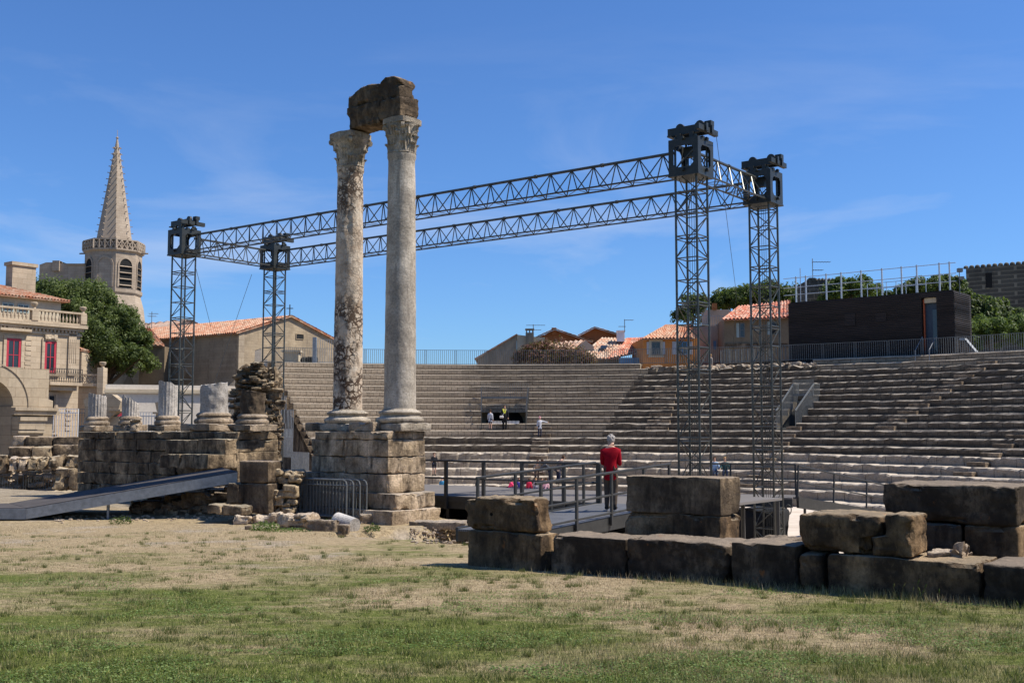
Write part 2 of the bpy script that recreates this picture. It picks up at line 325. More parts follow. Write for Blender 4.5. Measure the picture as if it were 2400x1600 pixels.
# ------------------------------------------------------------------ theatre geometry numbers
C = Vector((-1.0, 41.0, 0)); R0 = 42.4; TR = 1.03; RS = .45
def zi(i): return EYE+RS*(11.1-i)
def Ri(i): return R0-TR*i
def cav(px, py, Rr):       # point on circle Rr seen at px (far side)
    h = ray(px, py)[0]; a = 1+h*h; b = -2*(C.y+h*C.x); c = C.x**2+C.y**2-Rr*Rr
    Y = (-b+math.sqrt(b*b-4*a*c))/(2*a); return Vector((h*Y, Y, 0))
def cang(p): return math.atan2(p.y-C.y, p.x-C.x)
def polar(r, a, z=0): return Vector((C.x+r*math.cos(a), C.y+r*math.sin(a), z))
def sstep(a, b, x): t = max(0, min(1, (x-a)/(b-a))); return t*t*(3-2*t)
AL = R(112.5); AR = R(10)
PITL = 4.0
def gz(x, y):
    left = -1.25
    if math.hypot(x-C.x, y-C.y) < 41 and (AR-.1 < cang(Vector((x, y, 0))) < AL+.02) and y > 44 or math.hypot(x-C.x, y-C.y) < 24 and y > 40 and x > -8: left = -2.3
    s, v = suv((x, y)); d = math.hypot(x-C.x, y-C.y); a = cang(Vector((x, y, 0)))
    lawn = -.024*min(y, 22)+(-.11*sstep(22, 28, y)+.14*sstep(28.5, 31, y))
    z = lawn
    back = sstep(8.6, 11, v)
    z = z*(1-back)+left*back if s < -9 else z*(1-back)+(-2.3)*back
    if s >= -9.5:
        pit = sstep(PITL-.6, PITL+.2, v)*sstep(-7.0, -6.3, s); z = z*(1-pit)-2.3*pit
    if a > -1.2 and a < AL+R(9) :
        hill = sstep(41.2, 41.9, d)*(1-sstep(AL+R(1), AL+R(8), a)); z = z*(1-hill)+6.0*hill if d > 41 else z
    z += .035*noise.noise(Vector((x*.5, y*.5, 0)))+.012*noise.noise(Vector((x*2.3, y*2.3, 4)))
    return z
# ------------------------------------------------------------------ ground, grass
def axis(lo, hi, fine0, fine1, f, c):
    r = [lo]; x = lo
    while x < hi:
        x += f if fine0 <= x < fine1 else c; r.append(min(x, hi))
    return r
xs = [-900, -400]+axis(-150, 120, -24, 16, .5, 4)+[400, 900]; ys = [-60, -20]+axis(2, 190, 2, 44, .45, 3)+[400, 1200]
g = MB(); vs = [(x, y, gz(x, y)) for y in ys for x in xs]; n = len(xs)
g.add(vs, [(j*n+i, j*n+i+1, (j+1)*n+i+1, (j+1)*n+i) for j in range(len(ys)-1) for i in range(n-1)])
m = Mt('lawn_soil', .97, .05)
yy = m.sep()[1]; xx = m.sep()[0]
def dryness(m):      # 1 = straw, 0 = green
    s_ = m.sep(); n1 = m.noise(.42, 6, .6, m.map((.8, 1.2, 1)))
    n2 = m.noise(2.6, 6, .7, m.map((.6, 1.6, 1)))
    f = m.mt('ADD', m.mt('ADD', m.mt('MULTIPLY', m.mt('SUBTRACT', s_[1], 14.6), .135), m.mt('MULTIPLY', m.mt('SUBTRACT', n1, .5), 6.5)), m.mt('MULTIPLY', m.mt('SUBTRACT', n2, .5), 3.6))
    bump_ = m.mt('MULTIPLY', m.ramp(m.mt('ABSOLUTE', m.mt('MULTIPLY', m.mt('SUBTRACT', s_[0], 2.5), .2)), (0, 1.), (1., 0.)), .42)
    return m.ramp(m.mt('ADD', m.mt('MULTIPLY', f, .5), m.mt('ADD', .45, bump_)), (.1, 0.), (.9, 1.))
dr = dryness(m)
c = m.mix(dr, m.ramp(m.noise(14, 6, .7), (.3, (.06, .085, .018)), (.7, (.16, .17, .05))), m.ramp(m.noise(11, 7, .75), (.3, (.20, .145, .085)), (.55, (.36, .28, .17)), (.75, (.46, .37, .24))))
bare = m.mt('MULTIPLY', m.ramp(m.noise(.5, 5, .6), (.56, 0.), (.66, 1.)), m.ramp(m.mt('MULTIPLY', yy, .01), (.15, 0.), (.2, 1.)))
c = m.mix(bare, c, m.ramp(m.noise(9, 6), (.3, (.27, .22, .16)), (.7, (.39, .325, .25))))
far = m.ramp(m.mt('MULTIPLY', yy, .01), (.31, 0.), (.33, 1.)); c = m.mix(far, c, m.ramp(m.noise(2, 7), (.3, (.20, .16, .11)), (.7, (.36, .30, .22))))
hc_ = m.noise(9, 7, .78, m.map((.6, 1.5, 1))); c = m.mix(.8, c, m.ramp(hc_, (.34, .42), (.5, .95), (.64, 1.25)), 'MULTIPLY')
m.col(c); m.bump(m.noise(26, 7, .75), .9, .03); m.bump(m.noise(5, 5), .5, .05)
GRD = m.m
tag(g.build('ground', GRD, smooth=True), kind='structure')

def blades(name, n, region, hgt, wid, mat, seed, lean=.5, label=None, curve=False, cat='grass', clump=0):
    rs = np.random.RandomState(seed); pts = region(rs, n); n = len(pts)
    z = np.array([gz(x, y) for x, y in pts]); 
    a = rs.uniform(0, 2*np.pi, n); h = rs.uniform(*hgt, n); w_ = rs.uniform(*wid, n); la = rs.uniform(0, 2*np.pi, n); ll = rs.uniform(0, lean, n)*h
    b = np.stack([pts[:, 0], pts[:, 1], z-.004], 1); d = np.stack([np.cos(a)*w_/2, np.sin(a)*w_/2, np.zeros(n)], 1)
    tip = b+np.stack([np.cos(la)*ll, np.sin(la)*ll, h], 1)
    v = np.stack([b-d, b+d, tip], 1).reshape(-1, 3)
    off = np.array([0, 12., 0]); me = bpy.data.meshes.new(name); me.vertices.add(3*n); me.vertices.foreach_set('co', (v-off).astype(np.float32).ravel())
    me.loops.add(3*n); me.loops.foreach_set('vertex_index', np.arange(3*n, dtype=np.int32)); me.polygons.add(n); me.polygons.foreach_set('loop_start', np.arange(0, 3*n, 3, dtype=np.int32))
    me.update(calc_edges=True); at = me.attributes.new('tint', 'FLOAT', 'POINT'); at.data.foreach_set('value', np.repeat(rs.uniform(0, 1, n), 3).astype(np.float32))
    me.materials.append(mat); o = bpy.data.objects.new(name, me); COL.objects.link(o); o.location = (0, 12, 0)
    return tag(o, label, cat, kind='stuff')
mg = Mt('short_grass_blades', .7, .15); dr = dryness(mg); tn = mg.nd('Attribute', attribute_name='tint').outputs['Fac']
k = mg.mix(dr, mg.ramp(tn, (0, (.07, .10, .016)), (.5, (.16, .20, .04)), (.8, (.30, .30, .09)), (1, (.50, .42, .22))), mg.ramp(tn, (0, (.20, .145, .075)), (.5, (.41, .32, .19)), (.85, (.56, .46, .30)), (1, (.16, .17, .05))))
mg.col(k); t_ = mg.nd('BsdfTranslucent'); mg.set(t_.inputs[0], k); q = mg.nd('MixShader'); q.inputs[0].default_value = .3
mg.t.links.new(mg.b.outputs[0], q.inputs[1]); mg.t.links.new(t_.outputs[0], q.inputs[2]); mg.t.links.new(q.outputs[0], mg.t.nodes['Material Output'].inputs[0])
def lawn(rs, n):
    t = rs.uniform(0, 1, n); y = 7.3*(29/7.3)**(t**1.1); x = rs.uniform(-1, 1, n)*(y*.5+.6)
    s = (x-O.x)*U.x+(y-O.y)*U.y; v = (x-O.x)*V.x+(y-O.y)*V.y
    ok = ((v < -.05) | (s < -.6)) & ((v < 6.3) | (s < -12)) & (y < 29.5) & ~((s < -12) & (v > 4.8-(s+12)*.1) & (y > 27.5))
    ok &= ~((s > -6) & (v > .0))
    return np.stack([x[ok], y[ok]], 1)
LFt = leafmat('tuft_leaf', (.05, .07, .018), (.11, .13, .035), (.30, .24, .12))
blades('grass', 300000, lawn, (.010, .032), (.005, .011), mg.m, 1, 1.3, 'patchy lawn of short grass turning from green to straw')
def tall(rs, n):
    y = 8.2*(27/8.2)**rs.uniform(0, 1, n)**1.2; x = rs.uniform(-.48, .48, n)*y*1.02
    c_ = np.array([noise.noise(Vector((a*.55, b*.8, 3))) for a, b in zip(x, y)])+.22*(x > 1.5)*(y < 12.5)+rs.uniform(-.15, .15, n)
    s = (x-O.x)*U.x+(y-O.y)*U.y; v = (x-O.x)*V.x+(y-O.y)*V.y; ok = (c_ > .27) & ((v < -.1) | (s < -.8))
    return np.stack([x[ok], y[ok]], 1)
blades('grass', 80000, tall, (.04, .10), (.004, .008), mg.m, 2, .7, 'longer seeding grass tufts standing out of the lawn')
def edge(rs, n):
    s = rs.uniform(-.2, 9.5, n); v = -np.abs(rs.normal(0, .14, n))-.03; keep = rs.uniform(0, 1, n) < np.clip((s-1.5)/5, .05, 1)
    s = s[keep]; v = v[keep]; return np.stack([O.x+U.x*s+V.x*v, O.y+U.y*s+V.y*v], 1)
def tufts(rs, n):
    k = 1100; cy = 8*(25/8)**rs.uniform(0, 1, k)**1.1; cx = rs.uniform(-.5, .5, k)*cy*1.02; cr = rs.uniform(.02, .09, k); i = rs.randint(0, k, n)
    x = cx[i]+rs.normal(0, 1, n)*cr[i]; y = cy[i]+rs.normal(0, 1, n)*cr[i]*.8; s = (x-O.x)*U.x+(y-O.y)*U.y; v = (x-O.x)*V.x+(y-O.y)*V.y; ok = (v < -.15) | (s < -.9); return np.stack([x[ok], y[ok]], 1)
blades('grass', 60000, tufts, (.03, .085), (.004, .009), LFt, 5, .9, 'scattered darker tufts and weeds dotted over the lawn')
blades('grass', 5000, edge, (.04, .14), (.004, .008), mg.m, 3, .6, 'wild grass fringe along the foot of the near stone blocks')
# broad clover leaves in the green patches
def clover(n, seed):
    rs = np.random.RandomState(seed); y = 7.6*(16/7.6)**rs.uniform(0, 1, n)**1.2; x = rs.uniform(-.5, .5, n)*y*1.02
    k_ = np.array([noise.fractal(Vector((a*.42, b*.9, 11)), 1, 2, 4) for a, b in zip(x, y)])-.035*(y-9.5); s = (x-O.x)*U.x+(y-O.y)*U.y; v = (x-O.x)*V.x+(y-O.y)*V.y
    ok = (k_ > .05) & (v < -.2); x, y = x[ok], y[ok]; n = len(x); z = np.array([gz(a, b) for a, b in zip(x, y)])+rs.uniform(.006, .03, n)
    a = rs.uniform(0, 6.28, n); r = rs.uniform(.005, .013, n); tz = rs.uniform(-.5, .5, n)*r; c_ = np.stack([x, y, z], 1)
    e1 = np.stack([np.cos(a)*r, np.sin(a)*r, tz], 1); e2 = np.stack([-np.sin(a)*r, np.cos(a)*r, rs.uniform(-.4, .4, n)*r], 1)
    q = np.stack([c_-e1, c_-e2, c_+e1, c_+e2], 1).reshape(-1, 3)-np.array([0, 12., 0]); me = bpy.data.meshes.new('clover'); me.vertices.add(4*n); me.vertices.foreach_set('co', q.astype(np.float32).ravel())
    me.loops.add(4*n); me.loops.foreach_set('vertex_index', np.arange(4*n, dtype=np.int32)); me.polygons.add(n); me.polygons.foreach_set('loop_start', np.arange(0, 4*n, 4, dtype=np.int32)); me.update(calc_edges=True)
    at = me.attributes.new('tint', 'FLOAT', 'POINT'); at.data.foreach_set('value', np.repeat(rs.uniform(0, 1, n), 4).astype(np.float32)); me.materials.append(LFc); o = bpy.data.objects.new('clover', me); COL.objects.link(o); o.location = (0, 12, 0)
    tag(o, 'broad leaved clover patches in the green parts of the lawn', 'ground cover', kind='stuff')
LFc = leafmat('clover_leaf', (.06, .10, .02), (.11, .17, .035), (.24, .30, .11))
clover(150000, 7)
def fw(c_, rx, ry):
    return lambda rs, n: np.stack([rs.normal(c_[0], rx, n), rs.normal(c_[1], ry, n)], 1)
# seeding barley stalks
def stalks(name, pos, seed, label):
    rs = random.Random(seed); b = MB()
    for k in range(9):
        p = Vector((pos[0]+rs.gauss(0, .14), pos[1]+rs.gauss(0, .06), 0)); p.z = gz(p.x, p.y); h = rs.uniform(.16, .34); t = p+Vector((rs.uniform(-.07, .07), rs.uniform(-.05, .05), h))
        b.tube(p, t, .0022, 3, .0012); e = t+Vector((rs.uniform(-.02, .03), 0, .05)); b.tube(t, (t+e)/2, .003, 4, .008); b.tube((t+e)/2, e, .008, 4, .002)
    return tag(b.build(name, mg.m), label, 'grass', 'seeding stalks in front of the blocks', 'stuff')
o_ = P(2120, 1395, 12.9); stalks('grass_stalks', (o_.x, o_.y-.5), 3, 'tall seeding stalks in front of the long tan block')
o_ = P(2370, 1430, 12.0); stalks('grass_stalks', (o_.x, o_.y-.5), 4, 'tall seeding stalks by the rightmost low block')
def foliage(mb_c, n, rs, ctr, rad, size, tint, clumps=40, squash=1.0, low=-.4):
    """leaf quads gathered in clumps on an uneven crown; appends to lists"""
    V_, T_ = mb_c; cl = []
    for k in range(clumps):
        d = Vector((rs.gauss(0, 1), rs.gauss(0, 1), rs.gauss(0, 1))).normalized()
        if d.z < low: d.z = -d.z*.6
        r = rs.uniform(.62, 1.0); cl.append((Vector((ctr[0]+d.x*rad[0]*r, ctr[1]+d.y*rad[1]*r, ctr[2]+d.z*rad[2]*r)), rs.uniform(.13, .34)*max(rad), rs.uniform(-.3, .3)))
    for k in range(n):
        c_, cr, ct = cl[k % clumps]
        d = Vector((rs.gauss(0, 1), rs.gauss(0, 1), rs.gauss(0, 1)*.75)).normalized()*cr*rs.uniform(.55, 1.02)
        p = c_+d; nr = (d.normalized()+Vector((rs.uniform(-1, 1), rs.uniform(-1, 1), rs.uniform(-.4, 1))) *.9).normalized(); a = nr.orthogonal().normalized(); b = nr.cross(a); t = rs.uniform(0, 6.28)
        a, b = a*math.cos(t)+b*math.sin(t), b*math.cos(t)-a*math.sin(t); s = size*rs.uniform(.6, 1.3)
        V_ += [p-a*s, p-b*s*.5, p+a*s, p+b*s*.5]; T_ += [max(0, min(1, tint+ct+rs.uniform(-.3, .3)))]*4
def leafmesh(name, data, mat, parent):
    V_, T_ = data; b = MB(); b.v = [tuple(p) for p in V_]; b.f = [(4*k, 4*k+1, 4*k+2, 4*k+3) for k in range(len(V_)//4)]
    o = b.build(name, mat, parent); at = o.data.attributes.new('tint', 'FLOAT', 'POINT')
    if len(o.data.vertices) == len(T_): at.data.foreach_set('value', np.array(T_, dtype=np.float32))
    return o
def tree(name, base, balls, leaf, mat, label, seed, n=9000, tint=.45, trunk=.25, cat='tree', group=None, clumps=36):
    rs = random.Random(seed); t = thing(name, base, label, cat, group); D = ([], [])
    tot = sum(b[1][0]*b[1][2] for b in balls)
    for c_, rd in balls: foliage(D, int(n*rd[0]*rd[2]/tot), rs, c_, rd, leaf, tint, clumps)
    leafmesh('crown', D, mat, t)
    b = MB(); top = Vector(balls[0][0]); b0 = Vector(base); mid = b0.lerp(top, .5)+Vector((rs.uniform(-.3, .3), 0, 0)); b.tube(b0, mid, trunk, 8, trunk*.75); b.tube(mid, top, trunk*.75, 8, trunk*.3)
    for c_, rd in balls:
        for k in range(4): b.tube(mid.lerp(top, rs.uniform(0, .6)), Vector(c_)+Vector((rs.uniform(-.6, .6)*rd[0], rs.uniform(-.6, .6)*rd[1], rs.uniform(-.3, .5)*rd[2])), trunk*.4, 5, trunk*.1)
    b.build('trunk', TRK, t); return t
# ------------------------------------------------------------------ orchestra floor
b = MB(); n = 96; b.add([(C.x, C.y, -2.18)]+[(*polar(23.4, 2*math.pi*k/n).xy, -2.18) for k in range(n)], [(0, k+1, (k+1) % n+1) for k in range(n)])
ms = Mt('orchestra_sand', .95, .1); ms.col(ms.ramp(ms.noise(1.1, 7, .6), (.3, (.46, .38, .30)), (.7, (.60, .52, .43)))); ms.bump(ms.noise(9, 6), .4, .02)
tag(b.build('orchestra_floor', ms.m), kind='structure')
# ------------------------------------------------------------------ cavea
rt = thing('seating_tiers', (polar(32, R(80)).x, polar(32, R(80)).y, -2.2), 'curved banks of weathered stone seats ringing the orchestra', 'seating')
xb = cav(1500, 860, R0); AB = cang(xb)      # angle where the restored upper rows end
vom = [(cang(cav(1128, 960, Ri(8))), cang(cav(1236, 960, Ri(8)))), (cang(cav(1846, 960, Ri(8))), cang(cav(1893, 960, Ri(8))))]
def arow(mb, uvl, i, a0, a1, step, jz, jr, seed, ribs=None, nose=0):
    """one step of the cavea: tread at zi(i) from Ri(i) outward, riser up to the next tread"""
    L_ = (a0-a1)*Ri(i); n = max(2, int(L_/step)); base = len(mb.v); z = zi(i); r = Ri(i); zb = z-RS-.12
    for k in range(n+1):
        a = a0+(a1-a0)*k/n; s = -a*r
        q = Vector((math.cos(a)*r*.55, math.sin(a)*r*.55, i*3.1+seed)); dz = jz*(noise.noise(q)*1.2+.7*noise.noise(q*3.3)); dr = jr*(noise.noise(q+Vector((7, 7, 7)))+.9*noise.noise(q*4))
        if nose: 
            bl = math.floor(s/1.35+.37*i); h = (math.sin(bl*12.9898+i*78.2)*43758.5) % 1; h2 = (math.sin(bl*39.3+i*11.1)*24634.6) % 1
            dz += nose*(h-.5)*1.3; dr += nose*(h2-.5)*1.6; fr = (s/1.35+.37*i) % 1
            if fr < .09 or fr > .93: dz -= nose*.8; dr += nose*.9
        hf = jz*.9*noise.noise(q*9); lp = .035 if jz < .025 else .06+.05*noise.noise(q*2.1+Vector((3, 1, 2))); pr = [(r+dr*.7+.03, zb), (r+dr*.9-hf, z-.2), (r+dr+hf, z-lp+dz), (r+dr+lp, z+dz+hf*.5), (r+.3+dr*.4, z+.008+dz*.8), (r+TR+.25, z+.01+dz*.15)]
        for (rr, zz) in pr: mb.v.append(tuple(polar(rr, a, zz)))
        uvl += [(s, 0), (s, RS-.15), (s, RS-.02), (s, RS+.07), (s, RS+.3), (s, RS+1.2)]
    m_ = 6
    for k in range(n):
        for j in range(m_-1):
            mb.f.append((base+k*m_+j, base+k*m_+j+1, base+(k+1)*m_+j+1, base+(k+1)*m_+j))
    for k in (0, n):    # close the ends
        mb.f.append(tuple(base+k*m_+j for j in range(m_)) if k else tuple(base+k*m_+j for j in range(m_))[::-1])
def segs(a0, a1, cuts):
    out = [(a0, a1)]
    for c0, c1 in cuts:
        new = []
        for x, y in out:
            if c0 < x and c1 > y and c0 > c1: new += [(x, c0), (c1, y)]
            elif c1 >= x or c0 <= y: new.append((x, y))
            else: new.append((x, y))
        out = new
    return out
for i in range(0, 21):
    cuts = [(x0, x1) for (x0, x1) in vom] if 7 <= i <= 10 else []
    parts = []
    if i <= 11:
        ab = AB-R(1.3)*max(0, i-1)*(0 if i < 2 else .12)+R(2.0)*(i >= 2)*(i-2)*.18
        am = AB+(AL-AB)*.45+R(1.6)*math.sin(i*1.7)
        if i == 0:
            ar = cang(cav(1905, 850, R0)); parts = [(AL, am, CVl, .012, 0), (am, AB, CVm, .012, 0), (ar, AR, CVm, .03, 0)]
        elif i == 1: parts = [(AL, am, CVl, .012, 0), (am, AB-R(1), CVm, .015, 0), (AB-R(1), cang(cav(1915, 860, Ri(1))), CVr, .22, .1), (cang(cav(1915, 860, Ri(1))), AR, CVm, .03, 0)]
        else: parts = [(AL, am, CVl, .012, 0), (am, ab, CVm, .02, 0), (ab, AR, CVr, .06 if i < 5 else .04, 0)]
    elif i <= 13: parts = [(AL, AR, CVr if i < 12 else CVr, .045, 0)]
    else: parts = [(AL, AR, CVp, .05, .05)]
    for (a0, a1, mat, jz, nose) in parts:
        for x0, x1 in segs(a0, a1, cuts):
            if x0 <= x1: continue
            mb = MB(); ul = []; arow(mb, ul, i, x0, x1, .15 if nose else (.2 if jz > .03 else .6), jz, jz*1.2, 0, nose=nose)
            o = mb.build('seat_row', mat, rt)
            me = o.data; l = me.uv_layers.new(name='UVMap'); ul = np.array(ul, dtype=np.float32)
            vi = np.zeros(len(me.loops), dtype=np.int32); me.loops.foreach_get('vertex_index', vi); l.data.foreach_set('uv', ul[vi].ravel())
# podium wall at orchestra edge
mb = MB(); ul = []; arow(mb, ul, 21, AL, AR, .3, .05, .05, 3); mb.build('podium_wall', STp, rt)
# solid end of the bank at its left side
poly = [(Ri(21), -2.6)]
for i in range(20, -1, -1): poly += [(Ri(i), zi(i)-RS-.05), (Ri(i), zi(i)-.05)]
poly += [(Ri(0)+1.4, zi(0)-.05), (Ri(0)+1.4, -2.6)]
e1 = Vector((math.cos(AL+.012), math.sin(AL+.012), 0)); mb = MB(); mb.prism(poly, C, e1, Vector((e1.y, -e1.x, 0)), .4); mb.build('end_wall', STd, rt)
mb = MB()
for k in range(60):
    a0 = AL+(AR-AL)*k/60; a1 = AL+(AR-AL)*(k+1)/60
    ps = [polar(r_, a_) for r_, a_ in ((R0+.6, a0), (R0+.6, a1), (R0+2.2, a1), (R0+2.2, a0))]
    mb.hexa([(p.x, p.y, z) for z in (4.5, 6.1) for p in ps])
mb.build('rim_walk', STd, rt)
# little half steps of the stair aisles
def aisle(a, i0, i1, wd, drift=0):
    for i in range(i0, i1):
        aa = a+drift*(i-i0); r = Ri(i+1); z = zi(i+1); d = Vector((math.cos(aa), math.sin(aa), 0)); t = Vector((d.y, -d.x, 0)); mb = MB()
        rock(mb, polar(r+.62, aa)-t*wd/2, t, d, wd, .42, z-.02, z+RS*.52, .25, .02, .015, i+7)
        mb.build('half_step', CVs, rt)
CVs = stone('step_stone', (.27, .225, .175), (.2, .165, .13), (.12, .1, .08), .45)
aisle(cang(cav(1268, 1010, Ri(12))), 10, 19, 1.1)
aisle(cang(cav(1530, 960, Ri(9))), 4, 11, 1.5, R(-.15))
aisle(cang(cav(2300, 860, Ri(2))), 1, 11, 1.2, R(.35))
aisle(cang(cav(2330, 1060, Ri(13))), 11, 18, 1.1)
aisle(cang(cav(1850, 1010, Ri(11))), 10, 19, .9)
# rubble on the broken crest
mb = MB(); rr_ = random.Random(5)
for k in range(150):
    a = AB-R(.5)+(cang(cav(1905, 860, R0))-AB)*rr_.random(); r_ = Ri(1)+rr_.uniform(.3, 1.9); s_ = rr_.uniform(.12, .5); t = Vector((math.sin(a), -math.cos(a), 0)); d = Vector((math.cos(a), math.sin(a), 0))
    rock(mb, polar(r_, a), t, d, s_*1.5, s_, zi(1)-.05, zi(1)+s_*.55, .2, .1, .08, k)
mb.build('crest_rubble', STp, rt)
# vomitory openings
for vi_, (a0, a1) in enumerate(vom):
    t = thing('vomitory', polar(Ri(9), (a0+a1)/2, zi(10)), ['wide steel framed doorway with a dark arch cut into the middle seats', 'narrow doorway with steel side screens cut into the dark right seats'][vi_], 'doorway', 'doorways cut in the seating')
    rb = Ri(7)+1.05; zf = zi(11)+.02; zt = zi(6)-.02
    mb = MB(); nb = 8; rin = rb
    for k in range(nb):
        p, q = polar(rin, a0+(a1-a0)*k/nb), polar(rin, a0+(a1-a0)*(k+1)/nb); p2, q2 = polar(rin+.3, a0+(a1-a0)*k/nb), polar(rin+.3, a0+(a1-a0)*(k+1)/nb)
        mb.hexa([(x.x, x.y, z) for z in (zf-.3, zt) for x in (p, q, q2, p2)])
    mb.build('back_wall', WLh, t)
    mid = (a0+a1)/2; d = Vector((math.cos(mid), math.sin(mid), 0)); tg = Vector((d.y, -d.x, 0)); wd = (a0-a1)*Ri(8)
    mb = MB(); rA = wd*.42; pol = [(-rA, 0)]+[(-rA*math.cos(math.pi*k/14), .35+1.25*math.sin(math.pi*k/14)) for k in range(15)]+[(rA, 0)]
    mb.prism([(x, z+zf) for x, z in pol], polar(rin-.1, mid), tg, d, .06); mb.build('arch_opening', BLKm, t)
    mb = MB()
    for a_ in (a0, a1):
        dd = Vector((math.cos(a_), math.sin(a_), 0)); tt = Vector((dd.y, -dd.x, 0))
        lo, hi = Ri(10)-.1, Ri(7)+1.2; top = lambda r_: zi(8)-.15+(zi(5)+.25-zi(8)+.15)*min(1, (r_-lo)/(Ri(7)+.2-lo)); nb = 22
        for k in range(nb+1): r_ = lo+(hi-lo)*k/nb; p = C+dd*r_; mb.tube((p.x, p.y, zf), (p.x, p.y, top(r_)), .02, 4)
        for (ra, za, rb_, zb_) in ((lo, top(lo), Ri(7)+.2, zi(5)+.25), (Ri(7)+.2, zi(5)+.25, hi, zi(5)+.25), (lo, zf+.1, hi, zf+.1)): p, q = C+dd*ra, C+dd*rb_; mb.tube((p.x, p.y, za), (q.x, q.y, zb_), .05, 4)
    mb.build('side_screen', MTf if vi_ else MTs, t)
    mb = MB(); p, q = polar(Ri(10), a0), polar(Ri(10), a1); mb.tube((*polar(Ri(7)+.1, a0).xy, zt+.02), (*polar(Ri(7)+.1, a1).xy, zt+.02), .09, 4)
    for k in range(25):
        x = polar(Ri(7)+.1, a0+(a1-a0)*k/24); mb.tube((x.x, x.y, zt), (x.x, x.y, zt+1.0), .012, 4)
    mb.build('guard_rail', MTf, t)
    if vi_ == 0:
        mb = MB(); 
        for k in range(-11, 12):
            if abs(k) < 2: continue
            x = polar(Ri(10)+.4, mid)+tg*k*.09; mb.cbox(x, tg, d, .05, .02, zf+.05, zf+.62)
        for z_ in (.2, .45): mb.cbox(polar(Ri(10)+.42, mid), tg, d, 2.0, .02, zf+z_, zf+z_+.05)
        tag(mb.build('picket_gate', WHp), 'low white picket gate in front of the dark arch among the seats', 'gate')
# rim fence: sections of vertical bars
def bars(mb, p, q, z0, z1, gap=.13, r=.012, z0b=None, z1b=None):
    p = Vector(p[:2]).to_3d(); q = Vector(q[:2]).to_3d(); n = max(1, round((q-p).length/gap)); z0b = z0 if z0b is None else z0b; z1b = z1 if z1b is None else z1b
    for k in range(n+1):
        x = p.lerp(q, k/n); f = k/n; mb.tube((x.x, x.y, z0+(z0b-z0)*f), (x.x, x.y, z1+(z1b-z1)*f), r, 4)
    for zz, zb in ((z0+.06, z0b+.06), (z1, z1b)): mb.tube((p.x, p.y, zz), (q.x, q.y, zb), .02, 4)
t = thing('perimeter_fence', polar(R0+1.2, R(85), 6.1), 'steel bar fence curving along the top of the stone seats', 'fence')
zf = zi(0)+.02; nseg = 34
for k in range(nseg):
    a0 = AL+(AR-AL)*k/nseg; a1 = AL+(AR-AL)*(k+1)/nseg; mb = MB(); bars(mb, polar(R0+.9, a0), polar(R0+.9, a1-R(.12)), zf, zf+1.12, .15, .016); mb.build('fence_panel', MTf, t)
# side railing stepping down the left end
t = thing('stair_railing', polar(36, AL+R(1.5), 0), 'tall galvanised bar railings stepping down the left end of the seats', 'railing')
for k in range(6):
    r1 = Ri(k*2)+.9; r0 = Ri(k*2+2)+.9; z = zi(k*2+2); mb = MB(); bars(mb, polar(r1, AL+R(1.6)), polar(r0, AL+R(1.6)), z, z+1.75, .42, .022); mb.build('railing_panel', MTg, t)
for k in range(4):
    r1 = Ri(9+k*3)+.5; z = zi(12+k*3); mb = MB(); bars(mb, polar(r1, AL+R(4-k*.3)), polar(r1-3.1, AL+R(3.6-k*.3)), z+.2, z+1.9, .2, .018); mb.build('railing_panel', MTg, t)
# ------------------------------------------------------------------ near stone blocks (frame s along U, v along V)
def blk(px0, px1, v0, dep, pyT, pyB, mat, label, name='stone_block', group=None, amp=.02, rnd=.022, pxT=None, z0=None, z1=None, seg=.04, seed=None, fn=None, gap=.006):
    A = O+V*v0; s0 = on(px0, (pyT+pyB)/2, A, U)+gap; s1 = on(px1, (pyT+pyB)/2, A, U)-gap
    m_ = A+U*(s0 if pxT is None else on(pxT, pyT, A, U)); zt = zat(pyT, m_.y) if z1 is None else z1; zb = zat(pyB, (A+U*s0).y) if z0 is None else z0
    mb = MB(); rock(mb, A+U*s0, U, V, s1-s0, dep, zb, zt, seg, rnd, amp, seed if seed is not None else px0*.01, fn)
    o = mb.build(name, mat, smooth=True); return tag(o, label, 'stone block', group)
G1 = 'near row of fallen wall blocks'
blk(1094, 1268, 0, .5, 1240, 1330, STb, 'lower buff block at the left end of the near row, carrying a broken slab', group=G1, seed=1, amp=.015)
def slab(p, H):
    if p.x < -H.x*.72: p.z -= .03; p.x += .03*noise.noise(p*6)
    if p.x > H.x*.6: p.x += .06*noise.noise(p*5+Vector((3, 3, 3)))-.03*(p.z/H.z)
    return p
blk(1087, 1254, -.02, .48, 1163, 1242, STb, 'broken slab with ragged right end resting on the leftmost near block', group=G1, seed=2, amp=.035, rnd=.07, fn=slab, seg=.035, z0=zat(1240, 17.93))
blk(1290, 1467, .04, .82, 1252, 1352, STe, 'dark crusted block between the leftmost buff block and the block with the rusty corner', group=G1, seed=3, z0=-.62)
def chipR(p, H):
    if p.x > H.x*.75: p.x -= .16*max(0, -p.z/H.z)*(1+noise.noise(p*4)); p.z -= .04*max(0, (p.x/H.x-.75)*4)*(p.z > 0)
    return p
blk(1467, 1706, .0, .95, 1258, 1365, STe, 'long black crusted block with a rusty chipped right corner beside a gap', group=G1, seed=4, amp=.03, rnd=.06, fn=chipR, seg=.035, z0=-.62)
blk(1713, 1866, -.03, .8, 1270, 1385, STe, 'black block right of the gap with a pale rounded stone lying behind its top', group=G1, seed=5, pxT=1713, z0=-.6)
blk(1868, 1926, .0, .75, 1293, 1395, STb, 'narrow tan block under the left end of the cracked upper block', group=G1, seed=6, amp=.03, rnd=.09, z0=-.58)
blk(1938, 2294, -.02, .9, 1296, 1430, STb, 'long tan block with round dowel holes under the cracked upper blocks', group=G1, seed=7, pxT=1938, z0=-.6, amp=.018)
